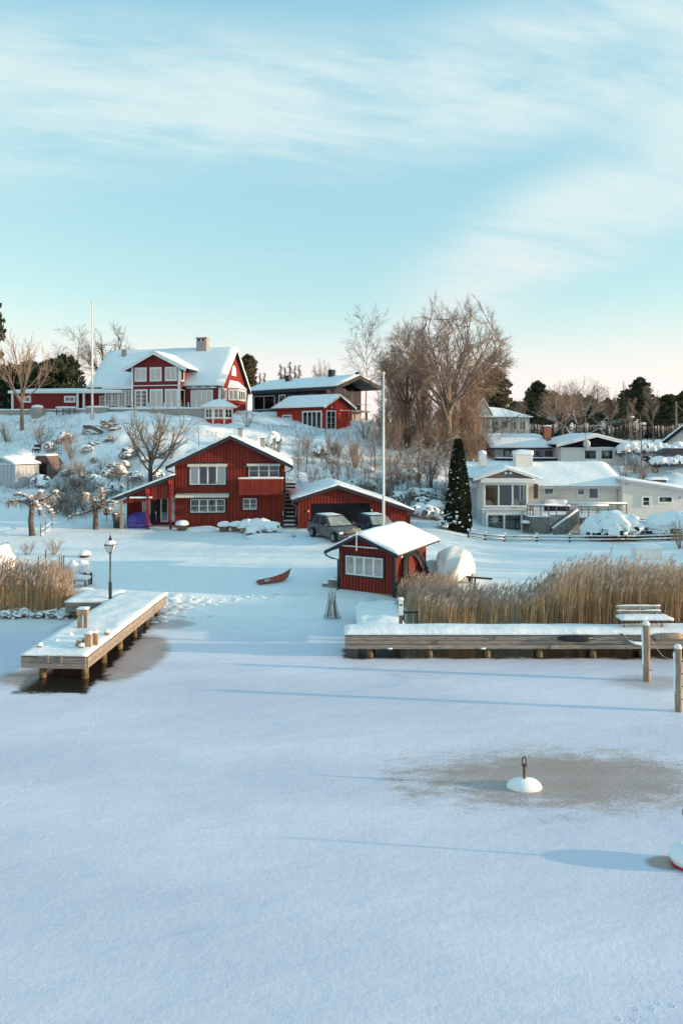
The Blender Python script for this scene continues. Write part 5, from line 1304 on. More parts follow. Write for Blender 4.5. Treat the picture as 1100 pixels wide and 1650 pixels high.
def tree_meshes(seed, cfg, H, Wd, starts=None, trunk_lev=0):
    """returns (trunk MB, crown MB) scaled to height H and width Wd"""
    g = random.Random(seed); out = []
    for (p, dv, L, r) in (starts or [(Vector((0, 0, -.3)), Vector((0, 0, 1)), cfg['trunk'], cfg['r0'])]): grow(out, Vector(p), Vector(dv).normalized(), L, r, 0, cfg, g)
    zs_ = sorted(q.z for _, ps, _ in out for q in ps); mxz = zs_[int(len(zs_)*.996)]; wx = sorted(abs(q.x) for _, ps, _ in out for q in ps); wy = sorted(abs(q.y) for _, ps, _ in out for q in ps)
    sz = H/mxz; sx = (Wd/2)/max(.01, wx[int(len(wx)*.99)]); sy = (Wd/2)/max(.01, wy[int(len(wy)*.99)])
    T, C = MB(), MB()
    for lev, ps, rd in out:
        ps = [Vector((q.x*sx, q.y*sy, q.z*sz)) for q in ps]
        if lev <= trunk_lev: T.tube(ps, rd, 8, False)
        else: C.tube(ps, rd, 5 if lev == 1 else (4 if lev == 2 else 3), False)
    return T, C
def tree(name, label, loc, meshes, rz=0.0, tm='bark', cm='twig', group=None, cat='tree'):
    t_ = thing(name, label, cat, loc, rz, group)
    meshes[0].build('trunk', tm, t_, smooth=True); meshes[1].build('crown', cm, t_); return t_

# --- the great bare tree right of the flagpole
OAK = dict(trunk=3.2, r0=.36, n=[13, 11, 9, 7], seg=[4, 6, 5, 4, 3], wob=[.06, .16, .2, .22, .25], up=[0, .055, .01, .0, .0], t0=[.3, .2, .2, .15], ang=[46, 40, 40, 42], len=[2.0, .55, .50, .5], rmin=.014, rr=.50, taper=.40)
def dome_tree(seed, H, Wd, zb, nl=15, ns=10, nb=8, nt=8, r0=.34):
    """bare tree whose branches fan out to a rounded envelope"""
    g = random.Random(seed); T, C = MB(), MB(); zc = zb+(H-zb)*.40; rx, rz_ = Wd/2, H-zc
    def env(dv):
        k = 1/math.sqrt((dv.x/rx)**2+(dv.y/rx)**2+(dv.z/(rz_ if dv.z > 0 else rz_*.75))**2); return Vector((0, 0, zc))+dv*k
    def arc(a, b, bow, n): m_ = a.lerp(b, .5)+Vector((0, 0, -bow))+rv(.06*(b-a).length, g); return [a*(1-u)**2+m_*2*u*(1-u)+b*u*u for u in [i/n for i in range(n+1)]]
    T.tube([(0, 0, -.4), (.05, 0, zb*.5), (0, .05, zb), (.1, 0, zc)], [r0*1.25, r0, r0*.9, r0*.45], 9, False)
    for i in range(nl):
        an = i*2.4+g.uniform(-.3, .3); inc = R(8+76*math.sqrt((i+.5)/nl)); dv = Vector((math.sin(inc)*math.cos(an), math.sin(inc)*math.sin(an), math.cos(inc)))
        e0 = env(dv)*g.uniform(.90, .99); s0 = Vector((0, 0, zb*g.uniform(.75, 1.15)+.25*(zc-zb)*g.random())); P = arc(s0, e0, .06*(e0-s0).length, 8); T.tube(P, [r0*.42*(1-j/8)+.015 for j in range(9)], 6, False)
        for k in range(ns):
            t_ = .28+.70*(k+g.random())/ns; f = t_*8; j = min(int(f), 7); p = P[j].lerp(P[j+1], f-j)
            d2 = (dv+rv(.42, g)).normalized(); q = env(d2)*g.uniform(.86, .99); v = q-p
            if v.length > 3.6: q = p+v.normalized()*g.uniform(2.4, 3.8)
            B = arc(p, q, .03*v.length, 5); C.tube(B, [.045*(1-u/5)+.014 for u in range(6)], 4, False); bd = (q-p).normalized()
            for w in range(nb):
                f2 = (.2+.8*(w+g.random())/nb)*5; j2 = min(int(f2), 4); p2 = B[j2].lerp(B[j2+1], f2-j2); d3 = (bd*.8+rv(.75, g)+(p2-Vector((0, 0, zc*.7))).normalized()*.35).normalized(); q2 = p2+d3*g.uniform(.9, 1.7); C.tube([p2, p2.lerp(q2, .5)+rv(.06, g), q2], [.016, .013, .010], 3, False)
                for x_ in range(nt): p3 = p2.lerp(q2, g.uniform(.25, 1)); d4 = (d3*.8+rv(.7, g)).normalized(); C.tube([p3, p3+d4*g.uniform(.35, .8)], [.010, .006], 3, False)
    return T, C
tree('bare_tree', 'great bare deciduous tree with broad fan shaped crown behind the white house', gat(722, 74)+Vector((0, 0, -.1)), dome_tree(5, zat(468, 74)-ground(xat(700, 74), 74), 13.0, 4.6, 17, 11, 8, 9), 0, 'bark_pale', 'twig')
OAK2 = dict(OAK, r0=.26, n=[10, 8, 8, 6])
tree('bare_tree', 'slimmer bare tree with upright twigs on the flagpole side of the great tree', gat(655, 76), dome_tree(15, zat(508, 76)-ground(xat(655, 76), 76), 6.0, 4.0, 10, 8, 6, 6, .22), 0, 'bark', 'twig')
# --- birch above the modern house
BIR = dict(trunk=12, r0=.16, n=[26, 9, 7], seg=[9, 5, 4, 3], wob=[.05, .14, .2, .25], up=[.02, .03, -.03, -.08], t0=[.35, .25, .2], ang=[46, 38, 38], len=[.34, .45, .45], rmin=.012, rr=.42, taper=.12)
tree('birch_tree', 'slender bare birch rising above the modern house roof', gat(590, 99), tree_meshes(8, BIR, zat(493, 99)-ground(xat(590, 99), 99), 7.2), 0, 'birch_bark', 'twig_dark')
tree('birch_tree', 'pale bare birch between the modern house and the great tree', gat(640, 92), tree_meshes(9, BIR, zat(520, 92)-ground(xat(640, 92), 92), 4.8), 0, 'birch_bark', 'twig')
# --- tree in front of the hill, by the red house
GAR = dict(trunk=3.4, r0=.24, n=[11, 8, 7], seg=[4, 6, 5, 4], wob=[.05, .14, .2, .25], up=[0, .07, .05, .04], t0=[.52, .3, .2], ang=[48, 36, 36], len=[1.25, .5, .5], rmin=.014, rr=.55, taper=.5)
gx_ = xat(244, 58.5); gz_ = ground(gx_, 58.5)
tree('garden_tree', 'bare spreading garden tree behind the lean-to of the red house', (gx_, 58.5, gz_), tree_meshes(21, GAR, zat(643, 58.5)-gz_, 7.4), .4, 'bark', 'bark_pale')
# --- left background trees
tree('bare_tree', 'crooked bare tree at the far end of the low hilltop wing', gat(36, 77), tree_meshes(31, dict(GAR, trunk=5, r0=.22), zat(535, 77)-ground(xat(36, 77), 77), 6.8), 1.0, 'bark_pale', 'twig')
tree('bare_tree', 'bare frosted tree behind the low wing beside the hilltop flagpole', gat(124, 104), tree_meshes(33, BIR, zat(524, 104)-ground(xat(124, 104), 104), 7.4), 0, 'bark_pale', 'twig')
tree('bare_tree', 'bare round crowned tree behind the snowy manor roof', gat(176, 108), dome_tree(34, zat(518, 108)-ground(xat(176, 108), 108), 8.0, 4.0, 10, 7, 5, 4, .22), 0, 'bark', 'twig_dark')
tree('bare_tree', 'thin bare tree standing behind the low wing', gat(86, 106), tree_meshes(35, BIR, zat(552, 106)-ground(xat(86, 106), 106), 5.0), 0, 'bark_pale', 'twig')
tree('bare_tree', 'small faint bare tree behind the modern house roof', gat(527, 118), tree_meshes(36, OAK2, 9.5, 5.0), 0, 'bark', 'twig')

# --- conifers
def needles(m, c, rx, ry, rz, n, sz, g, up=.2):
    for _ in range(n):
        while True:
            v = rv(1, g)
            if .05 < v.length < 1: break
        p = Vector((c[0]+v.x*rx, c[1]+v.y*ry, c[2]+v.z*rz)); a = (v.normalized()*.6+rv(.7, g)+Vector((0, 0, up))).normalized(); b = a.cross(rv(1, g)).normalized()
        s_ = sz*g.uniform(.6, 1.4); k = len(m.v); m.v += [tuple(p+b*s_*.42), tuple(p-b*s_*.42), tuple(p+a*s_)]; m.f.append((k, k+1, k+2))
def pine_m(seed, H, Wd, bare=.35, n=34, k=90, sz=.42):
    g = random.Random(seed); T, C = MB(), MB()
    tp = [(.25*nz(i*.4, seed), .25*nz(i*.4, seed+5), -.4+(H+.1)*i/10) for i in range(11)]; T.tube(tp, [.20*(1-.085*i)+.02 for i in range(11)], 8, False)
    for i in range(n):
        t = bare+(1-bare)*(i+.5)/n; f = t*10; j = min(int(f), 9); p = Vector(tp[j]).lerp(Vector(tp[j+1]), f-j)
        prof = math.sin(math.pi*min(1, ((t-bare)/(1-bare))*.72+.22))**.8; L = Wd/2*prof*g.uniform(.55, 1.1); an = i*2.4+g.random(); e = p+Vector((math.cos(an)*L, math.sin(an)*L, L*g.uniform(.0, .35)))
        T.tube([p, p.lerp(e, .5)+Vector((0, 0, -.05*L)), e], [.05, .035, .015], 4, False)
        for q in (.55, 1.0):
            c = p.lerp(e, q); needles(C, c, .34*L*.7+.45, .34*L*.7+.45, .35+.08*L, int(k*(.6 if q < 1 else 1)), sz, g, .5)
    needles(C, (tp[10][0], tp[10][1], H-.3), .6, .6, .6, k, sz, g, .5); return T, C
def spruce_m(seed, H, Wd, rows=26, per=9, sz=.5):
    g = random.Random(seed); T, C = MB(), MB(); T.tube([(0, 0, -.4), (0, 0, H*.6), (0, 0, H)], [.18, .10, .02], 7, False)
    for i in range(rows):
        t = (i+.3)/rows; z = H*(.08+.92*t); L0 = Wd/2*(1-t)**.85+.12
        for k in range(max(4, int(per*(1-t*.5)))):
            an = 2*math.pi*(k/per)+i*.9+g.random()*.5; L = L0*g.uniform(.7, 1.12); dr = Vector((math.cos(an), math.sin(an), -.30)); n = max(3, int(L/.28))
            for j in range(n):
                p = Vector((0, 0, z))+dr*L*(j+.6)/n; w = rv(.5, g)
                for s_ in (-1, 1):
                    a = (dr*.7+Vector((-dr.y, dr.x, 0))*s_*.8+w*.5).normalized(); b = a.cross(Vector((0, 0, 1))+w*.7).normalized(); q = sz*g.uniform(.6, 1.2)*(.5+.5*(1-t)); kk = len(C.v)
                    C.v += [tuple(p+b*q*.25), tuple(p-b*q*.25), tuple(p+a*q+Vector((0, 0, -.2*q)))]; C.f.append((kk, kk+1, kk+2))
    return T, C
PA = pine_m(1, 12, 5.0); PB = pine_m(2, 13, 4.2, .45); SA = spruce_m(3, 12, 4.4); SB = spruce_m(4, 10, 3.4, 24, 8); BU = pine_m(6, 5.0, 4.8, .05, 30, 110, .32); TJ = spruce_m(7, 7, 1.5, 40, 8, .45); 
def place_tree(name, label, px, Y, pyt, meshes, H0, group=None, tm='bark', cm='needle', wide=1.0, cache={}):
    key = (id(meshes), tm, cm)
    p = gat(px, Y) if Y < 119 else Vector((xat(px, Y), Y, ground(xat(px, Y), Y)))
    k = (zat(pyt, Y)-p.z)/H0
    if key not in cache: cache[key] = (meshes[0].mesh('trunk', tm, True), meshes[1].mesh('crown', cm))
    t_ = thing(name, label, 'tree', p, rng.uniform(0, 6.28), group); link('trunk', cache[key][0], t_); link('crown', cache[key][1], t_)
    t_.scale = (k*wide, k*wide, k); return t_
place_tree('pine_tree', 'tall dark pine standing beyond the far end of the hilltop wing', -16, 86, 478, PB, 13, wide=.62)
for px, Y, py, lab in ((52, 98, 587, 'dark round conifer behind the end window of the low wing'), (100, 97, 578, 'largest dark evergreen bush behind the middle of the low wing'), (20, 99, 592, 'dark low conifer beside the tall dark pine on the hilltop'), (72, 101, 590, 'dark conifer between two others behind the low wing')):
    place_tree('evergreen', lab, px, Y, py, BU, 5.0)
place_tree('pine_tree', 'rounded pine between the manor and the modern house', 398, 108, 574, PA, 12, wide=.95, cm='needle_warm')
for px in (419, 426): place_tree('thuja_tree', 'narrow dark thuja between the rounded pine and the tall thuja row', px, 112, 600, TJ, 7, 'small narrow thujas beside the pine', cm='needle')
for px, py in ((452, 586), (459, 590), (467, 582), (475, 588), (482, 587)): place_tree('thuja_tree', 'tall columnar thuja in the row behind the modern house roof', px, 112, py, TJ, 7, 'thuja row behind the modern house', cm='needle')
place_tree('spruce_tree', 'dark spruce close behind the modern house gable', 616, 97, 582, SA, 12, wide=.7); place_tree('spruce_tree', 'dark spruce among the brown thicket behind the flagpole', 645, 99, 590, SB, 10, wide=.9)
place_tree('pine_tree', 'brownish pine between the great bare tree and the villa roof', 800, 104, 598, PA, 12, cm='needle_warm'); place_tree('pine_tree', 'brownish pine in the shade behind the great bare tree', 770, 108, 612, PB, 13, cm='needle_warm')
row = [('pine_tree', 866, 112, 617, PA, 12, 'needle', 'flat topped pine behind the villa end'), ('spruce_tree', 962, 118, 620, SA, 12, 'needle', 'dark spruce behind the bungalow gable'), ('spruce_tree', 1004, 122, 612, SA, 12, 'needle_warm', 'pointed brownish spruce near the street lights'),
       ('pine_tree', 1030, 118, 611, PB, 13, 'needle', 'tall pine with bare trunk beside the pointed spruce'), ('pine_tree', 1074, 120, 638, PA, 12, 'needle', 'pine next to the utility pole'), ('pine_tree', 1100, 126, 632, PB, 13, 'needle_warm', 'brownish pine behind the cream house roof')]
for nm, px, Y, py, ms, H0, cm, lab in row: place_tree(nm, lab, px, Y, py, ms, H0, cm=cm)
for i in range(48):
    px = 822+6.6*i+rng.uniform(-5, 5); Y = rng.uniform(132, 190); k = i % 4
    place_tree(('spruce_tree', 'pine_tree', 'spruce_tree', 'pine_tree')[k], (('dark green', 'brownish')[i % 3 == 0]+(' pointed spruce', ' round topped pine')[k % 2]+' in the forest belt behind the bungalow'), px, Y, rng.uniform(628, 652), (SA, PA, SB, PB)[k], (12, 12, 10, 13)[k], 'forest belt behind the bungalow', cm=('needle', 'needle_warm')[i % 3 == 0], wide=1.15)
for i in range(34):
    px = 825+9.3*i+rng.uniform(-4, 4); Y = rng.uniform(124, 140)
    place_tree('young_spruce', ('dark', 'brownish')[i % 3 == 0]+' young spruce filling the understorey of the forest belt', px, Y, rng.uniform(664, 680), SB, 10, 'young spruces in the forest belt', cm=('needle', 'needle_warm')[i % 3 == 0], wide=2.3)
def plant_bare(ms, label, px, Y, py, H0, tm='bark', cm='twig', group=None, wide=1.0): return place_tree('bare_tree', label, px, Y, py, ms, H0, group, tm, cm, wide)
BA = dome_tree(41, 12, 8.0, 3.0, 11, 8, 6, 5, .24); BB = tree_meshes(43, BIR, 11, 4.2); SAPM = [tree_meshes(50+i, dict(trunk=6, r0=.055, n=[24, 6, 3], seg=[7, 3, 3], wob=[.07, .2, .25], up=[.03, .06, .04], t0=[.22, .2], ang=[34, 36], len=[.30, .5], rmin=.010, rr=.5, taper=.2), 6, 2.0) for i in range(4)]
for px, Y, py, ms, H0, lab in ((905, 104, 612, BA, 12, 'bare dark tree behind the brick chimney'), (935, 116, 606, BA, 12, 'bare pale crowned tree behind the antenna mast'), (985, 112, 622, BB, 11, 'thin bare birch near the street lights'), (1052, 108, 622, BB, 11, 'thin bare birch between the tall pines near the utility pole'), (845, 118, 640, BA, 12, 'bare brown tree between the villa and the flat topped pine'), (890, 122, 630, BB, 11, 'thin bare tree between the flat topped pine and the antenna mast'), (1018, 100, 640, BB, 11, 'sunlit young birch beside the street light')): plant_bare(ms, lab, px, Y, py, H0)
# --- shrubs
def twiggy_m(seed, H, Wd, n=14, kids=(6, 4)):
    g = random.Random(seed); st = []
    for k in range(n):
        an = g.uniform(0, 6.28); st.append((Vector((math.cos(an)*.1, math.sin(an)*.1, -.1)), Vector((math.cos(an)*g.uniform(.1, .6), math.sin(an)*g.uniform(.1, .6), 1)), H*g.uniform(.6, 1), .022))
    cfg = dict(trunk=1, r0=.02, n=list(kids), seg=[5, 3, 2], wob=[.12, .2, .2], up=[.03, .04, .03], t0=[.25, .2], ang=[36, 38], len=[.38, .5], rmin=.007, rr=.55, taper=.3)
    return tree_meshes(seed, cfg, H, Wd, st)
def snowbush_m(seed, Wd, H, leaves=1500, thr=-.12):
    g = random.Random(seed); C, SN = MB(), MB(); needles(C, (0, 0, H*.36), Wd*.5, Wd*.42, H*.52, leaves, .075*max(.7, Wd*.5), g, .2)
    nu, nv = 34, 13; vs = []; ok = []
    for i in range(nv+1):
        th = math.pi*.60*i/nv
        for k in range(nu):
            ph = 2*math.pi*k/nu; dx, dy, dz = math.sin(th)*math.cos(ph), math.sin(th)*math.sin(ph), math.cos(th)
            q = 1+.22*nz(dx*1.9+seed*3.1, dy*1.9, dz*1.9)+.12*nz(dx*4.5, dy*4.5+seed, dz*4.5); vs.append((Wd*.52*dx*q, Wd*.44*dy*q, H*.42+H*.55*dz*q)); ok.append(nz(dx*3.3-seed, dy*3.3+seed*2, dz*3.3)+.55*dz > thr+.12*math.sin(ph*5+seed))
    fs = [f for i in range(nv) for k in range(nu) for f in [(i*nu+k, (i+1)*nu+k, (i+1)*nu+(k+1) % nu, i*nu+(k+1) % nu)] if all(ok[x] for x in f)]
    SN.add(vs, fs)
    for i in range(22):
        an = g.uniform(0, 6.28); r = g.uniform(.45, .55); s_ = Wd*g.uniform(.03, .07); SN.blob((Wd*r*math.cos(an), Wd*r*.85*math.sin(an), H*g.uniform(.25, .6)), s_*1.3, s_, s_*.6, i+seed, 7, 4, .35)
    return C, SN
TW = [twiggy_m(70+i, 2.0, 2.2) for i in range(3)]; TWM = [(a.mesh('stems', 'twig', True), b.mesh('twigs', 'twig')) for a, b in TW]; TWF = [(a.mesh('stems', 'twig_frost', True), b.mesh('twigs', 'twig_frost')) for a, b in TW]
SBs = [snowbush_m(80+i, 1.6, 1.1) for i in range(4)]; SBM = [(a.mesh('foliage', 'leaf_dark'), b.mesh('snow_clumps', 'snow', True)) for a, b in SBs]; SBF = [snowbush_m(90+i, 1.6, 1.0, 1100, -.20+.08*i) for i in range(4)]; SBB = [(a.mesh('foliage', 'leaf_brown'), b.mesh('snow_clumps', 'snow', True)) for a, b in SBF]
def shrub(ms, name, label, loc, sc, group=None, kinds=('stems', 'twigs')):
    t_ = thing(name, label, 'shrub', loc, rng.uniform(0, 6.28), group); t_.scale = sc if isinstance(sc, tuple) else (sc, sc, sc)
    for k, nm in enumerate(kinds):
        o = link(nm, ms[k], t_)
        if nm == 'snow_clumps': o['kind'] = 'stuff'
    return t_
SBHs = [snowbush_m(100+i, 1.6, 1.15, 1500, -.42) for i in range(3)]; SBH = [(a.mesh('foliage', 'leaf_dark'), b.mesh('snow_clumps', 'snow', True)) for a, b in SBHs]
KB = ('foliage', 'snow_clumps')
# brown thicket under the great tree
for i in range(51):
    px = 618+ (i*37 % 150)+rng.uniform(-4, 4); Y = rng.uniform(75, 90); place_tree('sapling', ('tall', 'middling', 'low')[i % 3]+' dense brown sapling in the thicket under the great bare tree', px, Y, (rng.uniform(572, 600), rng.uniform(602, 625), rng.uniform(628, 655))[i % 3], SAPM[i % 4], 6, 'thicket under the great tree', 'bark_pale', 'twig', 1.25)
for i in range(40):
    px = 612+(i*41 % 160); shrub(TWM[i % 3], 'bare_shrub', 'bushy brown shrub at the foot of the great bare tree', gat(px, rng.uniform(73, 84)), (rng.uniform(.9, 1.4),)*2+(rng.uniform(1.2, 2.2),), 'shrubs under the great tree')
# tall stems on the slope above the garage
for i in range(40):
    px = 480+(i*53 % 250)+rng.uniform(-5, 5); Y = rng.uniform(57.5, 71); z = ground(xat(px, Y), Y); H = rng.uniform(1.8, 3.6) if px < 600 else rng.uniform(2.6, 5.0)
    place_tree('sapling', ('frosted' if i % 3 else 'plain brown')+(' knee high' if H < 2.2 else (' slim' if H < 3.2 else ' tall'))+' sapling on the snowy slope above the garage', px, Y, HORIZ-(z+H-CAM_H)*FPX/Y, SAPM[i % 4], 6, 'saplings on the slope above the garage', 'bark', 'twig_frost' if i % 3 else 'twig', 1.1)
# snow laden old trees
SNT = dict(trunk=2.6, r0=.16, n=[8, 7, 5], seg=[4, 7, 5, 3], wob=[.08, .22, .25, .25], up=[0, .0, .02, .02], t0=[.4, .25, .2], ang=[62, 42, 40], len=[1.5, .45, .5], rmin=.014, rr=.55, taper=.5)
tree('snowy_tree', 'low spreading tree with snow lined branches behind the garage', gat(694, 63), tree_meshes(61, SNT, 5.4, 6.5), .3, 'bark_snow', 'bark_snow')
tree('snowy_tree', 'wide tree with snow lined boughs behind the bungalow roof', gat(925, 88), tree_meshes(62, SNT, zat(640, 88)-ground(xat(925, 88), 88), 14), 1.3, 'bark_snow', 'bark_snow')
tree('snowy_tree', 'tree with long snow lined boughs in front of the old villa', gat(792, 83), tree_meshes(63, SNT, zat(655, 83)-ground(xat(792, 83), 83), 8), 2.2, 'bark_snow', 'bark_snow')
# pollards on the left lawn
def pollard(px, pyb, Y, label, seed, H, lean):
    g = random.Random(seed); p = Vector((xat(px, Y), Y, ground(xat(px, Y), Y))); t_ = thing('pollard_tree', label, 'tree', p)
    T = MB(); top = Vector((lean*.3, 0, H)); T.tube([(0, 0, -.3), (lean*.25, 0, H*.4), (lean*.1, 0, H*.7), top], [.21, .17, .16, .14], 9, False)
    arms = []
    for k in range(9):
        an = (k*math.pi*.618*2+g.uniform(-.4, .4)); L = H*g.uniform(.45, .95); s_ = Vector((lean*.2, 0, H*g.uniform(.62, 1.0)))
        pts = [s_]; dd = Vector((math.cos(an), math.sin(an)*.7, g.uniform(.2, .9))).normalized(); dr = g.uniform(.05, .2)
        for j in range(6): dd = (dd+rv(.30, g)-Vector((0, 0, dr))).normalized(); pts.append(pts[-1]+dd*L/6)
        arms.append(pts); r0 = g.uniform(.06, .10); T.tube(pts, [r0*1.2, r0, r0*.9, r0*.8, r0*.75, r0*.7, r0*.75], 6)
    T.build('trunk', 'bark_snow', t_, smooth=True)
    C, SN = MB(), MB()
    for pts in arms:
        for j, q in enumerate(pts[1:]):
            if g.random() < .75: s_ = g.uniform(.07, .15); SN.blob(q+Vector((0, 0, .08)), s_*1.3, s_, s_*.6, j+seed, 7, 4, .4)
            for _ in range(14):
                dd = (rv(1, g)+Vector((0, 0, -.1))).normalized(); e_ = q+dd*g.uniform(.2, .65); C.tube([q, q.lerp(e_, .5)+rv(.08, g), e_+Vector((0, 0, -.12))], [.016, .012, .007], 3, False)
    C.build('crown', 'twig_frost', t_); tag(SN.build('branch_snow', 'snow', t_, smooth=True), kind='stuff')
pollard(53, 866, 47.5, 'gnarled pollard tree with twisted trunk beside the wire fence', 3, 2.5, -.5)
pollard(154, 853, 50.0, 'pollard tree with flat snowy arms beside the lean-to', 5, 2.0, .1)

# --- columnar thuja by the white house
def thuja():
    Y = 51.5; p = gat(738, Y); z = min(p.z, zat(866, Y)); H = zat(709, Y)-z; g = random.Random(4); t_ = thing('columnar_thuja', 'tall dark columnar thuja spotted with snow beside the white house', 'tree', (p.x, Y, z))
    prof = lambda t: .96*(1-t)**.62*(.62+.38*min(1, t*5))+.10
    MB().lathe([(prof(i/12)*.72, H*i/12*.97) for i in range(13)], 12).build('trunk', 'leaf_dark', t_)  # dark inner core added so the crown is not see-through, no trunk
    C, SN = MB(), MB()
    for _ in range(11000):
        tt = g.random()**1.25; an = g.uniform(0, 6.283); r = prof(tt)*(1+.16*nz(math.cos(an)*2, math.sin(an)*2, tt*H*.9))*g.uniform(.80, 1.05); q = Vector((r*math.cos(an), r*math.sin(an), H*tt)); o = Vector((math.cos(an), math.sin(an), g.uniform(.6, 1.8))).normalized(); b = o.cross(rv(1, g)).normalized(); s_ = g.uniform(.08, .20); k = len(C.v)
        C.v += [tuple(q+b*s_*.4), tuple(q-b*s_*.4), tuple(q+o*s_)]; C.f.append((k, k+1, k+2))
    for i in range(95):
        tt = g.random()**1.5*.93; an = g.gauss(math.pi*1.22, .75); r = prof(tt)*1.0; s_ = g.uniform(.035, .12)*(1.2-tt*.7); SN.blob((r*math.cos(an), r*math.sin(an), H*tt+.05), s_*1.2, s_, s_*.7, i, 6, 4, .3)
    C.build('crown', 'thuja', t_); tag(SN.build('snow_patches', 'snow', t_, smooth=True), kind='stuff')
thuja()

# single, recognisable shrubs
shrub(TWM[0], 'bare_shrub', 'brown upright shrub lit by the sun beside the garden trellis', gat(116, 68.5), 1.25); shrub(TWM[1], 'bare_shrub', 'brown bushy shrub below the low hilltop wing', gat(68, 73), 1.35); shrub(TWM[2], 'bare_shrub', 'tall brown shrub on the slope above the garage ridge', gat(572, 67), (1.0, 1.0, 2.0))
shrub(TWF[0], 'bare_shrub', 'frosted pale shrub below the gazebo', gat(398, 76), .9); shrub(TWM[1], 'bare_shrub', 'little bare bush nearest the pollard on the shore lawn', gat(45, 42), (.45, .45, .5)); shrub(TWM[0], 'bare_shrub', 'low spreading bare bush behind the thin dark stakes', gat(87, 42), (.62, .62, .5))
shrub(SBM[0], 'snowy_bush', 'dark evergreen bush on the slope behind the red house roof', gat(441, 69), (1.1, 1.1, 2.0), kinds=KB); shrub(TWM[2], 'bare_shrub', 'dense brown shrub at the foot of the annex gable', gat(588, 78), (1.2, 1.2, 1.5)); shrub(TWM[0], 'bare_shrub', 'brown twiggy shrub below the crooked tree by the wing', gat(12, 75), 1.2)
shrub(TWM[1], 'bare_shrub', 'brown grassy shrub growing at the end of the rail fence', gat(1096, 46), (.9, .9, 1.1)); shrub(TWF[2], 'bare_shrub', 'dark tangled shrub between the pollards on the lawn edge', gat(108, 54), (1.25, 1.25, .9))
for i, (px, Y, sc, lab) in enumerate(((400, 48.6, .80, 'rounded snow covered bush nearest the small lower window'), (419, 47.6, .95, 'wide snow covered bush before the red house corner'), (437, 47.2, .80, 'snow covered bush closest to the cars in the red house bed'), (408, 46.6, .62, 'low snowy bush in front of the red house bed'))): shrub(SBH[i % 3], 'snowy_bush', lab, gat(px, Y), (sc*1.1, sc, sc*1.0), kinds=KB)
for i, (px, Y, sc, lab) in enumerate(((955, 50.6, 1.15, 'snow heaped bush at the foot of the deck stairs'), (985, 50.2, 1.6, 'large snow heaped evergreen beside the deck landing'), (1012, 50.5, 1.35, 'snow heaped evergreen between the deck landing and the garden steps'), (968, 52.2, 1.2, 'snowy bush under the deck landing'), (1068, 50.4, 1.35, 'snow heaped evergreen beside the garden steps under the wing windows'), (1092, 50.2, 1.5, 'snow heaped evergreen farthest from the deck stairs'))): shrub(SBH[i % 3], 'snowy_bush', lab, gat(px, Y), (sc*1.2, sc, sc*1.15), kinds=KB)
for i in range(34):                                   # bushes that only their place tells apart
    px = (676, 690, 704, 718, 700, 684, 712, 728, 668, 722)[i] if i < 10 else rng.choice((rng.uniform(470, 700), rng.uniform(60, 270)))
    Y = rng.uniform(50.5, 57.5) if i < 10 else rng.uniform(58, 71)
    if i >= 10 and px < 270: Y = rng.uniform(57, 70)
    shrub(SBB[i % 4], 'snowy_bush', 'small bush buried in snow on the hillside' if i >= 10 else 'snow clotted bush between the garage and the thuja', gat(px, Y), rng.uniform(.55, 1.1), 'snowy bushes on the hillside' if i >= 10 else 'bushes between garage and thuja', KB)
for i in range(60):
    px = (rng.uniform(470, 735), rng.uniform(100, 275), rng.uniform(470, 735))[i % 3]; Y = rng.uniform(58, 73); shrub(TWF[i % 3], 'frosted_shrub', 'frosted leafless shrub growing on the snowy slope', gat(px, Y), (rng.uniform(.5, .9),)*2+(rng.uniform(.5, 1.1),), 'frosted shrubs on the slope')
for i in range(22):
    px = 82+(i*17 % 62); Y = rng.uniform(54.5, 63); shrub((TWF, TWF, TWM)[i % 3][i % 3], 'frosted_shrub', ('snow dusted', 'snow dusted', 'brown')[i % 3]+' shrub in the tangle between the pollards and the slope', gat(px, Y), (rng.uniform(.7, 1.1),)*2+(rng.uniform(.7, 1.15),), 'shrub tangle behind the pollards')
for i in range(14):
    px = 70+(i*23 % 150); Y = rng.uniform(60, 73); shrub(SBB[i % 4], 'snowy_bush', 'snow smothered bush on the slope between the sheds and the garden tree', gat(px, Y), rng.uniform(.6, 1.15), 'snow smothered bushes below the rock face', KB)
for i in range(12):
    px = 1000+8.5*i; shrub(SBH[i % 3], 'hedge_plant', 'snow topped hedge plant beside the car near the cream house', Vector((xat(px, 74), 74, zat(731, 74)-rng.uniform(0, .25))), (rng.uniform(.75, 1.2), .9, rng.uniform(1.0, 1.35)), 'hedge by the cream house', KB)
for i in range(7):
    px = 1054+7.5*i; shrub(SBH[(i+1) % 3], 'hedge_plant', 'low hedge plant on the bank below the dark parked car', Vector((xat(px, 67), 67, zat(752-i*.3, 67))), (rng.uniform(.6, .9), .7, rng.uniform(.65, .95)), 'hedge below the parked car', KB)
for i in range(12):
    px = 1008+(i*31 % 50); shrub((TWF[i % 3]), 'frosted_shrub', 'frosted shrub between the bungalow and the hedge', gat(px, rng.uniform(66, 73)), rng.uniform(.6, 1.0), 'frosted shrubs beside the bungalow')
for i in range(16):
    px = 735+(i*29 % 110); shrub((TWM if i % 2 else TWF)[i % 3], 'bare_shrub', 'tangled bare shrub behind the roofs below the villa', gat(px, rng.uniform(78, 90)), rng.uniform(1.0, 1.7), 'shrubs below the villa')

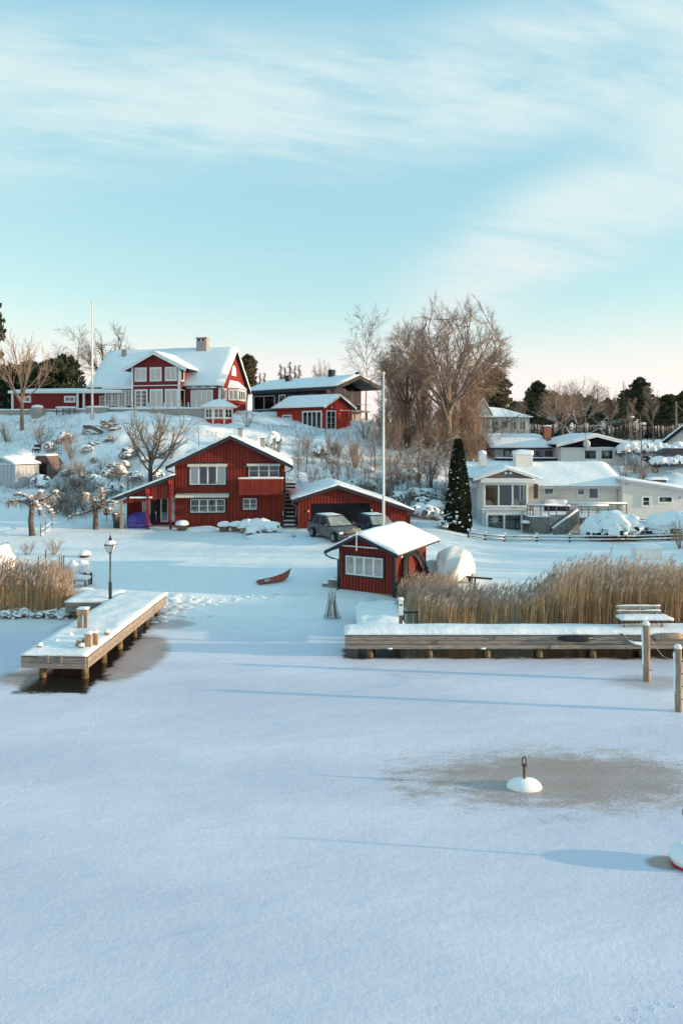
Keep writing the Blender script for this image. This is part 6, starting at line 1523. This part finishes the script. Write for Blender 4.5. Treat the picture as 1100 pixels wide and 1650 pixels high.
# --- undergrowth on the slope: nobody could count it
def undergrowth():
    g = random.Random(77); m = MB(); k = 0
    while k < 26000:
        px = g.uniform(0, 745); Y = g.uniform(56, 80); x = xat(px, Y)
        if nz(x*.22, Y*.22, 8) < (.0 if px < 470 else -.25): k += 1; continue
        if 130 < px < 400 and Y > 74: k += 1; continue
        z = ground(x, Y); H = g.uniform(.12, .55)*(1.3 if px > 470 else .8); dv = Vector((g.uniform(-.4, .4), g.uniform(-.4, .4), 1)).normalized(); w = g.uniform(.008, .020); an = g.uniform(0, 3.14); b = Vector((math.cos(an), math.sin(an), 0))*w; p = Vector((x, Y, z-.03)); i = len(m.v)
        m.v += [tuple(p-b), tuple(p+b), tuple(p+dv*H+b*.3)]; m.f.append((i, i+1, i+2))
        for _ in range(2):
            q = p+dv*H*g.uniform(.3, .9); e = (dv+rv(.9, g)).normalized()*H*.45; i = len(m.v); m.v += [tuple(q-b*.6), tuple(q+b*.6), tuple(q+e)]; m.f.append((i, i+1, i+2))
        k += 1
    m.build('undergrowth', 'twig_frost', label='dry stalks and frosted weeds poking through the snow of the slope', cat='undergrowth', kind='stuff')
undergrowth()

# --- reeds
def reeds(name, label, fn, n, seed):
    g = random.Random(seed); m = MB(); pl_ = MB()
    for _ in range(n):
        r_ = fn(g)
        if r_ is None: continue
        x, Y, H = r_; z = max(0, ground(x, Y))-.02 if Y > 30.6 else -.02
        H *= g.gauss(1, .13); ln = Vector((g.gauss(.03, .06), g.gauss(0, .06), 1)); an = g.uniform(0, 3.14); b = Vector((math.cos(an), math.sin(an), 0)); w = g.uniform(.005, .010); P = [Vector((x, Y, z))+Vector((ln.x*H*t*t, ln.y*H*t*t, H*t)) for t in (0, .5, 1)]; i = len(m.v)
        m.v += [tuple(P[0]-b*w), tuple(P[0]+b*w), tuple(P[1]-b*w), tuple(P[1]+b*w), tuple(P[2]-b*w*.5), tuple(P[2]+b*w*.5)]; m.f += [(i, i+1, i+3, i+2), (i+2, i+3, i+5, i+4)]
        for _k in range(g.randint(1, 3)):
            t = g.uniform(.15, .8); q = P[0].lerp(P[2], t); a = g.uniform(0, 6.28); dd = Vector((math.cos(a), math.sin(a), g.uniform(.5, 1.6))).normalized()*g.uniform(.25, .5); i = len(m.v); bb = Vector((-math.sin(a), math.cos(a), 0))*.009
            m.v += [tuple(q-bb), tuple(q+bb), tuple(q+dd)]; m.f.append((i, i+1, i+2))
        if g.random() < .55:
            for _k in range(4):
                a = g.uniform(0, 6.28); dd = Vector((.10+.06*math.cos(a), .06*math.sin(a), g.uniform(.10, .22)))*g.uniform(.8, 1.3); q = P[2]-Vector((0, 0, g.uniform(.0, .12))); bb = Vector((-math.sin(a), math.cos(a), .3))*.016; i = len(pl_.v); pl_.v += [tuple(q-bb), tuple(q+bb), tuple(q+dd)]; pl_.f.append((i, i+1, i+2))
    t_ = thing(name, label, 'reeds', (0, 0, 0)); t_['kind'] = 'stuff'
    tag(m.build('reed_stems', 'reed', t_), kind='stuff'); tag(pl_.build('reed_plumes', 'reed_plume', t_), kind='stuff')
def right_fn(g):
    px = g.uniform(655, 1180); Y = g.uniform(28.0, 31.8); x = xat(px, Y)
    if px < 672 and Y < 29.5: return None
    dens = .55+.45*nz(x*.5, Y*.7, 3)+(.25 if px > 880 else 0)
    if g.random() > dens+.15: return None
    H = 1.45+.25*nz(x*.6, Y*.6) if px < 840 else 1.45+min(1, (px-840)/70)*.85+.35*nz(x*.5, Y*.6)
    return x, Y, H*(1.0 if Y < 30.8 else .85)
reeds('reed_bed', 'wide bed of tall dry golden reeds behind the long pier', right_fn, 7600, 5)
def left_fn(g):
    px = g.uniform(-40, 116); Y = g.uniform(31.6, 33.8); x = xat(px, Y)
    if g.random() > .7+.5*nz(x*.8, Y*.8): return None
    return x, Y, 1.55+.3*nz(x*.7, Y)-(.35 if px > 95 else 0)
reeds('reed_bed', 'smaller clump of dry reeds behind the snowy rocks by the jetty', left_fn, 3000, 6)
def tuft_fn(g):
    px = g.uniform(640, 735); Y = g.uniform(32.0, 34.6); return xat(px, Y), Y, g.uniform(.35, .95)
reeds('reed_bed', 'low dry grass tuft beside the boathouse and the wrapped boat', tuft_fn, 1300, 8)

# ================================================================== rocks
def rock(label, loc, rx, ry, rz, seed, group=None, name='rock', nu=12, nv=8):
    m = MB(); m.blob((0, 0, 0), rx, ry, rz, seed, nu, nv, .45, -.5)
    m.build(name, 'rock', loc=loc, label=label, cat='rock', group=group)
for i in range(30):
    px = -6+4.4*i+rng.uniform(-2, 2); Y = rng.uniform(31.2, 31.9); s_ = rng.uniform(.12, .26); rock('snow dusted shore rock at the foot of the reeds by the jetty', (xat(px, Y), Y, .04+rng.uniform(0, .14)), s_*1.2, s_, s_*.85, i*1.7, 'rocks along the reedy shore', 'shore_rock', 9, 6)
for i, (px, py, Y, a, b, lab) in enumerate(((155, 699, 73.5, 1.5, .85, 'large bare rock face below the hilltop flagpole'), (174, 697, 74, 1.0, .7, 'rock outcrop adjoining the large rock face'), (143, 704, 73, .7, .45, 'low rock at the foot of the large rock face'), (184, 707, 72.5, .8, .18, 'thin dark rock ledge on the upper slope'), (152, 722, 70.5, .7, .3, 'dark rock below the sunlit brown shrub'), (176, 720, 70.5, .6, .25, 'small dark rock in the open snow below the rock ledge'), (14, 733, 67.5, .9, .45, 'dark rock beside the snow mound above the grey shed'), (200, 744, 66, .7, .28, 'dark rock ledge behind the garden tree'), (137, 750, 65, .6, .3, 'dark stone under the frosted shrubs near the brown hut'), (262, 725, 67, .7, .3, 'stone showing beside the garden tree crown'), (222, 757, 63.5, .5, .25, 'stone low on the slope behind the lean-to'))):
    x = xat(px, Y); rock(lab, (x, Y, ground(x, Y)+b*.15), a, a*.7, b, 40+i*2.3)
def mound(label, px, Y, a, b, c, seed):
    x = xat(px, Y); m = MB(); m.blob((0, 0, 0), a, b, c, seed, 16, 9, .22, -.3); m.build('snow_mound', 'snow', loc=(x, Y, ground(x, Y)), smooth=True, label=label, cat='snow mound')
mound('big snow mound behind the grey shed', 38, 69, 1.9, 1.6, 1.5, 3); mound('snow mound above the brown hut', 22, 72, 1.6, 1.2, .8, 5)

mound('low snow bank along the foot of the red house wall', 328, 50.0, 1.5, .5, .28, 11); mound('snow bank in front of the bushes by the red house', 436, 45.8, 1.6, .6, .30, 13)
# ================================================================== fences, steps
def rail_fence():
    Y = 49.3; f = thing('rail_fence', 'low snowy post and rail fence in front of the white house', 'fence', (xat(752, Y), Y, 0))
    def X(px): return xat(px, Y)-xat(752, Y)
    ps = [754, 781, 812, 864, 917, 970, 1022, 1076, 1110]
    for px in ps:
        z = ground(xat(px, Y), Y); o = MB().box(X(px)-.06, X(px)+.06, -.06, .06, z-.2, z+.50).build('fence_post', 'dark_wood', f); MB().lathe([(.11, z+.50), (.115, z+.54), (.08, z+.60), (.01, z+.62)], 8, (X(px), 0, 0)).build('snow_cap', 'snow', o, smooth=True)
    for a, b in zip(ps[:-1], ps[1:]):
        za, zb = ground(xat(a, Y), Y), ground(xat(b, Y), Y)
        for h in (.14, .36):
            A, B2 = Vector((X(a), -.075, za+h)), Vector((X(b), -.075, zb+h)); o = MB().tube([A, B2], .045, 5).build('rail', 'dark_wood', f); MB().tube([A+Vector((0, 0, .055)), A.lerp(B2, .5)+Vector((0, 0, .065)), B2+Vector((0, 0, .055))], .042, 6).build('rail_snow', 'snow', o, smooth=True)
rail_fence()
def slope_fence():
    f = thing('slope_fence', 'dark rail fence climbing the slope behind the garage roof', 'fence', gat(664, 60)); b0 = f.location.copy(); P = [gat(p, y) - b0 for p, y in ((664, 60), (682, 59.5), (702, 59), (724, 58.4))]
    for p in P: MB().box(p.x-.05, p.x+.05, p.y-.05, p.y+.05, p.z-.3, p.z+1.0).build('fence_post', 'dark_wood', f)
    for a, b in zip(P[:-1], P[1:]):
        for h in (.35, .62, .9): MB().tube([a+Vector((0, -.07, h)), b+Vector((0, -.07, h))], .045, 5).build('rail', 'dark_wood', f)
slope_fence()
def stairs(label, px, Y0, Y1, n, w, rails, z0, z1):
    s_ = thing('garden_steps', label, 'steps', (xat(px, Y0), Y0, z0)); dx = xat(px, Y1)-xat(px, Y0)
    for i in range(n):
        y = (Y1-Y0)*i/n; z = (z1-z0)*(i+1)/n; x = dx*i/n; o = MB().box(x-w/2, x+w/2, y, y+(Y1-Y0)/n+.1, z-.16, z).build('step', 'dark_wood', s_); MB().sheet(lambda u, v: (x-w/2+.03+(w-.06)*u, y+.02+((Y1-Y0)/n)*v, z+.003), 4, 3, .09, i*1.0).build('step_snow', 'snow', o, smooth=True)
    if rails:
        for sx in (-1, 1):
            MB().tube([(sx*w/2, 0, .9), (dx+sx*w/2, Y1-Y0, z1-z0+.9)], .04, 5).build('handrail', 'dark_wood', s_)
            for k in range(4): t = k/3; MB().box(dx*t+sx*w/2-.035, dx*t+sx*w/2+.035, (Y1-Y0)*t-.035, (Y1-Y0)*t+.035, (z1-z0)*t-.2, (z1-z0)*t+.9).build('rail_post', 'dark_wood', s_)
stairs('snowy wooden steps climbing between the red house and the garage', 466.5, 50.8, 57.5, 12, .95, True, 1.35, 4.2)
stairs('snow covered garden steps between the heaped bushes by the white wing', 1042, 49.9, 53.6, 9, 1.3, False, .55, 1.75)

# ================================================================== small things round the red house
def planter(px, py, Y, label):
    p = gat(px, Y); t_ = thing('planter', label, 'planter', p); MB().lathe([(.30, -.05), (.40, .40), (.42, .42)], 14).build('pot', 'clay', t_); MB().lathe([(.46, .39), (.48, .48), (.40, .62), (.22, .70), (.02, .72)], 14).build('snow_cap', 'snow', t_, smooth=True)
planter(293.5, 849, 49.9, 'snow capped round planter by the post of the lean-to'); planter(361, 850, 49.2, 'snow capped round planter under the lower window'); planter(380.5, 848, 49.2, 'snow capped planter between the other planter and the bushes')
def tarp():
    Y = 51.0; p = gat(225, Y); t_ = thing('covered_furniture', 'garden furniture under a purple blue tarpaulin below the lean-to', 'tarpaulin', p); m = MB(); vs = []; N = 16
    for j, (k, z) in enumerate(((1.0, -.05), (.98, .25), (.94, .6), (.88, .88), (.72, 1.0), (.35, 1.04))):
        for i in range(N):
            a = 2*math.pi*i/N; c, s_ = math.cos(a), math.sin(a); q = 1/max(abs(c), abs(s_))**.75; f = 1+.05*math.sin(i*5+j)*(1 if j < 4 else .3); vs.append((.76*c*q*k*f, .62*s_*q*k*f, z+.03*nz(i*.9, j*.7)))
    m.add(vs, [(j*N+i, j*N+(i+1) % N, (j+1)*N+(i+1) % N, (j+1)*N+i) for j in range(5) for i in range(N)]+[tuple(5*N+i for i in range(N))]); m.build('cover', 'tarp_blue', t_)
    MB().tube([(.78*math.cos(a)*1.15, .64*math.sin(a)*1.15, .22) for a in [2*math.pi*k/20 for k in range(21)]], .012, 4).build('tie_cord', 'rope', t_)
    p = gat(190.5, 50.6); b = thing('wheelie_bin', 'dark green bin with snow on its lid beside the lean-to', 'bin', p); MB().hull([(-.24, -.26, 0), (.24, -.26, 0), (.24, .26, 0), (-.24, .26, 0)], [(-.3, -.32, .92), (.3, -.32, .92), (.3, .32, .92), (-.3, .32, .92)]).build('body', 'bin_green', b); MB().box(-.33, .33, -.36, .36, .922, 1.0).build('lid', 'bin_green', b); MB().sheet(lambda u, v: (-.2+.5*u, -.33+.66*v, 1.003), 5, 5, .10, 3).build('snow_cap', 'snow', b, smooth=True)
    for sx in (-1, 1): MB(Matrix.Translation((sx*.26, .24, .1)) @ Matrix.Rotation(R(90), 4, 'Y')).lathe([(.10, -.03), (.10, .03)], 12).build('wheel', 'tyre', b)
    p = gat(172, 53); u_ = thing('folded_parasol', 'closed navy parasol standing on the snow beside the bin and lean-to', 'parasol', p); MB().tube([(0, 0, -.2), (0, 0, 1.9)], .025, 6).build('pole', 'metal_dark', u_); MB().lathe([(.20, .45), (.24, .6), (.20, 1.1), (.12, 1.6), (.03, 1.85)], 8).build('canopy', 'navy_cloth', u_)
tarp()
def left_shore():
    for i, (px, pyb, pyt, Y) in enumerate(((62, 916, 896, 36.5), (74, 914, 886, 36.5), (96, 915, 898, 36.2), (99.5, 916, 897, 36.2), (103, 924, 895, 35.6))):
        z = ground(xat(px, Y), Y); m = MB(); m.tube([(0, 0, -.2), (.01, 0, zat(pyt, Y)-z)], .028, 6); m.build('stake', 'dark_wood', loc=(xat(px, Y), Y, z), label='thin dark stake standing in the snow above the reeds by the jetty', cat='stake', group='stakes above the reeds by the jetty')
    for px, Y, lab in ((118, 36.8, 'round snow buried chair on the reed side behind the low table'), (135, 37.0, 'round snow buried chair on the lamp post side behind the low table')):
        p = gat(px, Y); t_ = thing('covered_chair', lab, 'chair', p); MB().lathe([(.34, -.1), (.36, .3), (.30, .45)], 12).build('seat', 'dark_wood', t_); m = MB(); m.blob((0, 0, .40), .42, .40, .50, px, 14, 8, .15, -.5); m.build('snow_cover', 'snow', t_, smooth=True)
    p = gat(129, 35.3); t_ = thing('low_table', 'low wooden table under snow in front of the round covered chairs', 'table', p); MB().box(-.42, .42, -.3, .3, .30, .36).build('table_top', 'grey_wood', t_); MB().sheet(lambda u, v: (-.46+.92*u, -.34+.68*v, .363), 8, 6, .20, 3).build('snow_cover', 'snow', t_, smooth=True)
    for sx in (-1, 1):
        for sy in (-1, 1): MB().box(sx*.36-.04, sx*.36+.04, sy*.24-.04, sy*.24+.04, -.1, .30).build('leg', 'grey_wood', t_)
    MB().box(.40, .48, .31, .40, -.1, .62).build('back_post', 'dark_wood', t_)
    p = gat(136.5, 41.5); t_ = thing('fire_pit', 'dark fire bowl with a domed snow cap on the lawn behind the lamp post', 'fire bowl', p); MB().lathe([(.20, 0), (.34, .14), (.35, .17)], 14).build('bowl', 'dark_wood', t_); MB().lathe([(.38, .15), (.38, .20), (.28, .34), (.1, .40), (.01, .40)], 14).build('snow_cap', 'snow', t_, smooth=True)
    p = gat(164, 33.2); t_ = thing('flower_tub', 'round tub heaped with snow beside the landing stage', 'tub', p); MB().lathe([(.16, 0), (.21, .20)], 14).build('tub', 'clay', t_); MB().lathe([(.24, .18), (.24, .24), (.16, .34), (.02, .37)], 14).build('snow_cap', 'snow', t_, smooth=True)
    mound('smooth snow drift behind the landing stage', 138, 33.8, 1.0, .6, .35, 8)
    Y = 33.2; z = ground(xat(70, Y), Y); m = thing('leaning_board', 'snowy board leaning across the smaller reed clump', 'board', (xat(70, Y), Y, z)); MB().tube([(-.45, -.3, 1.0), (.45, -.3, 1.38)], .06, 4).build('plank', 'grey_wood', m); MB().tube([(-.45, -.3, 1.07), (.45, -.3, 1.45)], .06, 6).build('plank_snow', 'snow', m, smooth=True)
    for x_, z_ in ((-.36, 1.0), (.36, 1.3)): MB().box(x_-.03, x_+.03, -.33, -.27, -.3, z_).build('post', 'dark_wood', m)
    Y = 38.0; p = Vector((xat(-8, Y), Y, ground(xat(-8, Y), Y))); t_ = thing('covered_boat', 'white snow covered boat tent on the lawn behind the smaller reeds', 'boat', p)
    MB().prism([(-.55, .10), (.60, .10), (.60, .2), (.05, 1.35), (-.55, .2)], -1.4, 1.4).build('tarpaulin', 'tarp_white', t_); MB().box(-.5, .57, -1.35, 1.35, -.2, .098).build('keel_block', 'dark_wood', t_); MB().sheet(lambda u, v: (.05+.57*u, -1.42+2.84*v, 1.36-1.14*u), 6, 10, .08, 4).build('snow_cover', 'snow', t_, smooth=True)
    # wire plant frame on the lake edge
    Y = 31.3; x = xat(535, Y); t_ = thing('plant_hoop', 'ring of dry frosted stalks tied upright near the boathouse steps', 'plant', (x, Y, max(0, ground(x, Y)))); MB().tube([(.36*math.cos(a), .36*math.sin(a), .04) for a in [2*math.pi*k/24 for k in range(25)]], .018, 5).build('hoop', 'dark_wood', t_)
    C = MB(); g = random.Random(2)
    for k in range(46):
        a = g.uniform(0, 6.28); r = g.uniform(.1, .36); C.tube([(r*math.cos(a), r*math.sin(a), 0), (r*.6*math.cos(a), r*.6*math.sin(a), .6), (r*.45*math.cos(a)+g.uniform(-.08, .08), r*.4*math.sin(a), g.uniform(.7, 1.3))], [.008, .007, .004], 3, False)
    tag(C.build('dry_stalks', 'twig_frost', t_), kind='stuff')
    Y = 43.0; p = gat(1040, Y); t_ = thing('garden_box', 'pale covered garden box under snow behind the wide reed bed', 'box', p); MB().box(-.75, .75, -.4, .4, 0, .62).build('cover', 'tarp_white', t_); MB().sheet(lambda u, v: (-.78+1.56*u, -.43+.86*v, .623), 8, 5, .24, 3).build('snow_cap', 'snow', t_, smooth=True)
left_shore()
def hillside_things():
    p = gat(91, 69.5); t_ = thing('trellis', 'square garden trellis standing on the slope below the hilltop wing', 'trellis', p, R(-10))
    for i in range(5): MB().box(-.55+.27*i, -.52+.27*i, -.015, .015, -.2, 1.55).build('trellis_bar', 'dark_wood', t_); 
    for i in range(5): MB().box(-.55, .56, -.05, -.016, .2+.3*i, .23+.3*i).build('trellis_bar', 'dark_wood', t_)
    p = gat(59, 71.5); t_ = thing('garden_chair', 'small dark garden seat with snow below the hilltop wing', 'chair', p); MB().box(-.35, .35, -.25, .25, .25, .33).build('seat', 'dark_wood', t_); MB().box(-.35, .35, .26, .32, -.2, .75).build('backrest', 'dark_wood', t_); MB().sheet(lambda u, v: (-.35+.7*u, -.25+.5*v, .333), 5, 4, .14, 1).build('snow_cap', 'snow', t_, smooth=True)
    for sx in (-.3, .3): MB().box(sx-.03, sx+.03, -.23, -.17, -.3, .25).build('leg', 'dark_wood', t_)
    p = gat(61, 80.5); t_ = thing('stone_urn', 'broad stone urn with a snow cap before the hilltop wing', 'urn', p+Vector((0, 0, .0))); MB().lathe([(.6, -.3), (.8, .45), (.75, .85), (.5, 1.0)], 12).build('bowl', 'stone', t_); MB().lathe([(.62, .95), (.66, 1.05), (.5, 1.2), (.1, 1.28)], 12).build('snow_cap', 'snow', t_, smooth=True)
    for dx in (-.75, .75): MB().blob((dx, 0, .6), .3, .3, .25, dx, 8, 5).build('handle', 'stone', t_)
    p = gat(108, 80.5); t_ = thing('garden_table', 'long snow covered table in front of the hilltop wing', 'table', p); MB().box(-1.1, 1.1, -.4, .4, .62, .7).build('table_top', 'grey_paint', t_); MB().sheet(lambda u, v: (-1.12+2.24*u, -.42+.84*v, .703), 10, 4, .16, 4).build('snow_cover', 'snow', t_, smooth=True)
    for sx in (-1, -.3, .4, 1): MB().box(sx-.04, sx+.04, -.36, -.28, -.4, .62).build('leg', 'dark_wood', t_)
    p = gat(158, 79.5); t_ = thing('raised_bed', 'low grey raised bed under snow beside the hilltop flagpole', 'raised bed', p); MB().box(-1.2, 1.2, -.5, .5, -.5, .42).build('frame', 'stone', t_); MB().sheet(lambda u, v: (-1.22+2.44*u, -.52+1.04*v, .423), 10, 5, .18, 4).build('snow_cover', 'snow', t_, smooth=True)
    for px, Y, H, lab in ((1015.5, 92, 4.5, 'shorter street light behind the bungalow gable'), (1032.5, 72, 5.4, 'taller street light with snow on its head by the hedge')):
        p = gat(px, Y); z = zat(695 if px < 1020 else 752, Y); top = zat(673 if px < 1020 else 684, Y); t_ = thing('street_light', lab, 'street light', (p.x, Y, min(p.z, z))); h = top-t_.location.z; MB().tube([(0, 0, 0), (0, 0, h)], [.055, .04], 8).build('post', 'metal_dark', t_); MB().blob((.15, 0, h+.05), .38, .18, .12, 1, 10, 6, .05).build('lamp_head', 'grey_paint', t_); MB().blob((.15, 0, h+.13), .32, .16, .08, 2, 10, 6, .2).build('snow_cap', 'snow', t_, smooth=True)
    Y = 95; p = gat(1088.5, Y); t_ = thing('utility_pole', 'wooden utility pole with a stay behind the cream house roof', 'pole', p); h = zat(647, Y)-p.z; MB().tube([(0, 0, -.3), (0, 0, h)], [.15, .11], 8).build('pole', 'bark_pale', t_); MB().tube([(0, 0, h-.4), (3.2, 0, h-3.4)], .05, 5).build('stay', 'bark_pale', t_)
    p = gat(975, 64); 
    Y = 64; t_ = thing('roof_hatch', 'small dark box under snow on the bank above the white wing', 'box', (xat(1056, Y), Y, ground(xat(1056, Y), Y))); MB().box(-.75, .75, -.4, .4, -.5, .55).build('box_body', 'metal_dark', t_); MB().sheet(lambda u, v: (-.85+1.7*u, -.5+1.0*v, .553), 8, 5, .2, 4).build('snow_cap', 'snow', t_, smooth=True)
    p = gat(64, 50); t_ = thing('wire_fence', 'sagging garden wire fence beside the twisted pollard', 'fence', gat(66, 47.2)); b0 = t_.location.copy(); P = [gat(px, Y)-b0 for px, Y in ((66, 47.2), (73, 48.2), (84, 50))]
    for q in P: MB().tube([q+Vector((0, 0, -.2)), q+Vector((.02, 0, .85))], .03, 5).build('fence_post', 'dark_wood', t_)
    for a, b in zip(P[:-1], P[1:]):
        for h_ in (.15, .5): MB().tube([a+Vector((0, 0, h_)), a.lerp(b, .5)+Vector((0, 0, h_-.1)), b+Vector((0, 0, h_))], .03, 5).build('snowy_wire', 'snow', t_, smooth=True)
hillside_things()

# ================================================================== trodden snow and tracks
def trodden():
    g = random.Random(9); m = MB()
    def lumps(n, fn, s0, s1):
        for i in range(n):
            x, y = fn(g); s_ = g.uniform(s0, s1); m.blob((x, y, max(0, ground(x, y))-s_*.02), s_*1.5, s_*1.1, s_*.22, i*1.3, 9, 6, .35)
    lumps(90, lambda g: (xat(g.gauss(275, 30), 32.4)+g.gauss(0, .2), g.gauss(32.6, .8)), .06, .2)
    lumps(50, lambda g: (lambda t: (-6.5+7.0*t+g.gauss(0, .25), 33.0+1.0*math.sin(t*3.0)+g.gauss(0, .18)))(g.random()), .05, .13)
    lumps(36, lambda g: (g.gauss(1.35, .35), g.uniform(31.0, 33.2)), .05, .13)
    m.build('trodden_snow', 'snow', smooth=True, label='lumps of trodden snow along the paths by the jetty and boathouse', cat='snow', kind='stuff')
    m = MB()
    def trail(P, step):
        for a, b in zip(P[:-1], P[1:]):
            a, b = Vector(a), Vector(b); L = (b-a).length
            for k in range(int(L/step)):
                q = a.lerp(b, k*step/L)+rv(.03, g); s_ = .05*(1 if k % 2 else -1); n = (b-a).normalized(); q = q+Vector((-n.y, n.x, 0))*s_
                for i in range(5): an = 1.25*i; m.blob((q.x+.035*math.cos(an), q.y+.03*math.sin(an), .002), .016, .014, .006, i, 5, 3, .3)
    def ic(px, py): Y = CAM_H*FPX/(py-HORIZ); return (xat(px, Y), Y, 0)
    trail([ic(152, 1112), ic(158, 1150), ic(95, 1235), ic(20, 1285), ic(-10, 1300)], .22); trail([ic(985, 1650), ic(1050, 1622), ic(1110, 1608)], .16)
    m.build('animal_tracks', 'lake_ice', label='faint lines of animal tracks crossing the snow covered ice', cat='tracks', kind='stuff')
trodden()

# unseen spruces, added beyond the right side only to shade the lawn
for i in range(12):
    x, y = 33.5+(i*5 % 7), 34.6+1.15*i; t_ = thing('spruce_tree', 'unseen dark spruce added beyond the wide reed bed to shade the lawn', 'tree', (x, y, ground(x, y)), i*1.1, 'unseen spruces added for shade')
    if i == 0: ms_ = (SA[0].mesh('trunk', 'bark'), SA[1].mesh('crown', 'needle'))
    link('trunk', ms_[0], t_); link('crown', ms_[1], t_); t_.scale = (.85, .85, .62+.05*(i % 3))
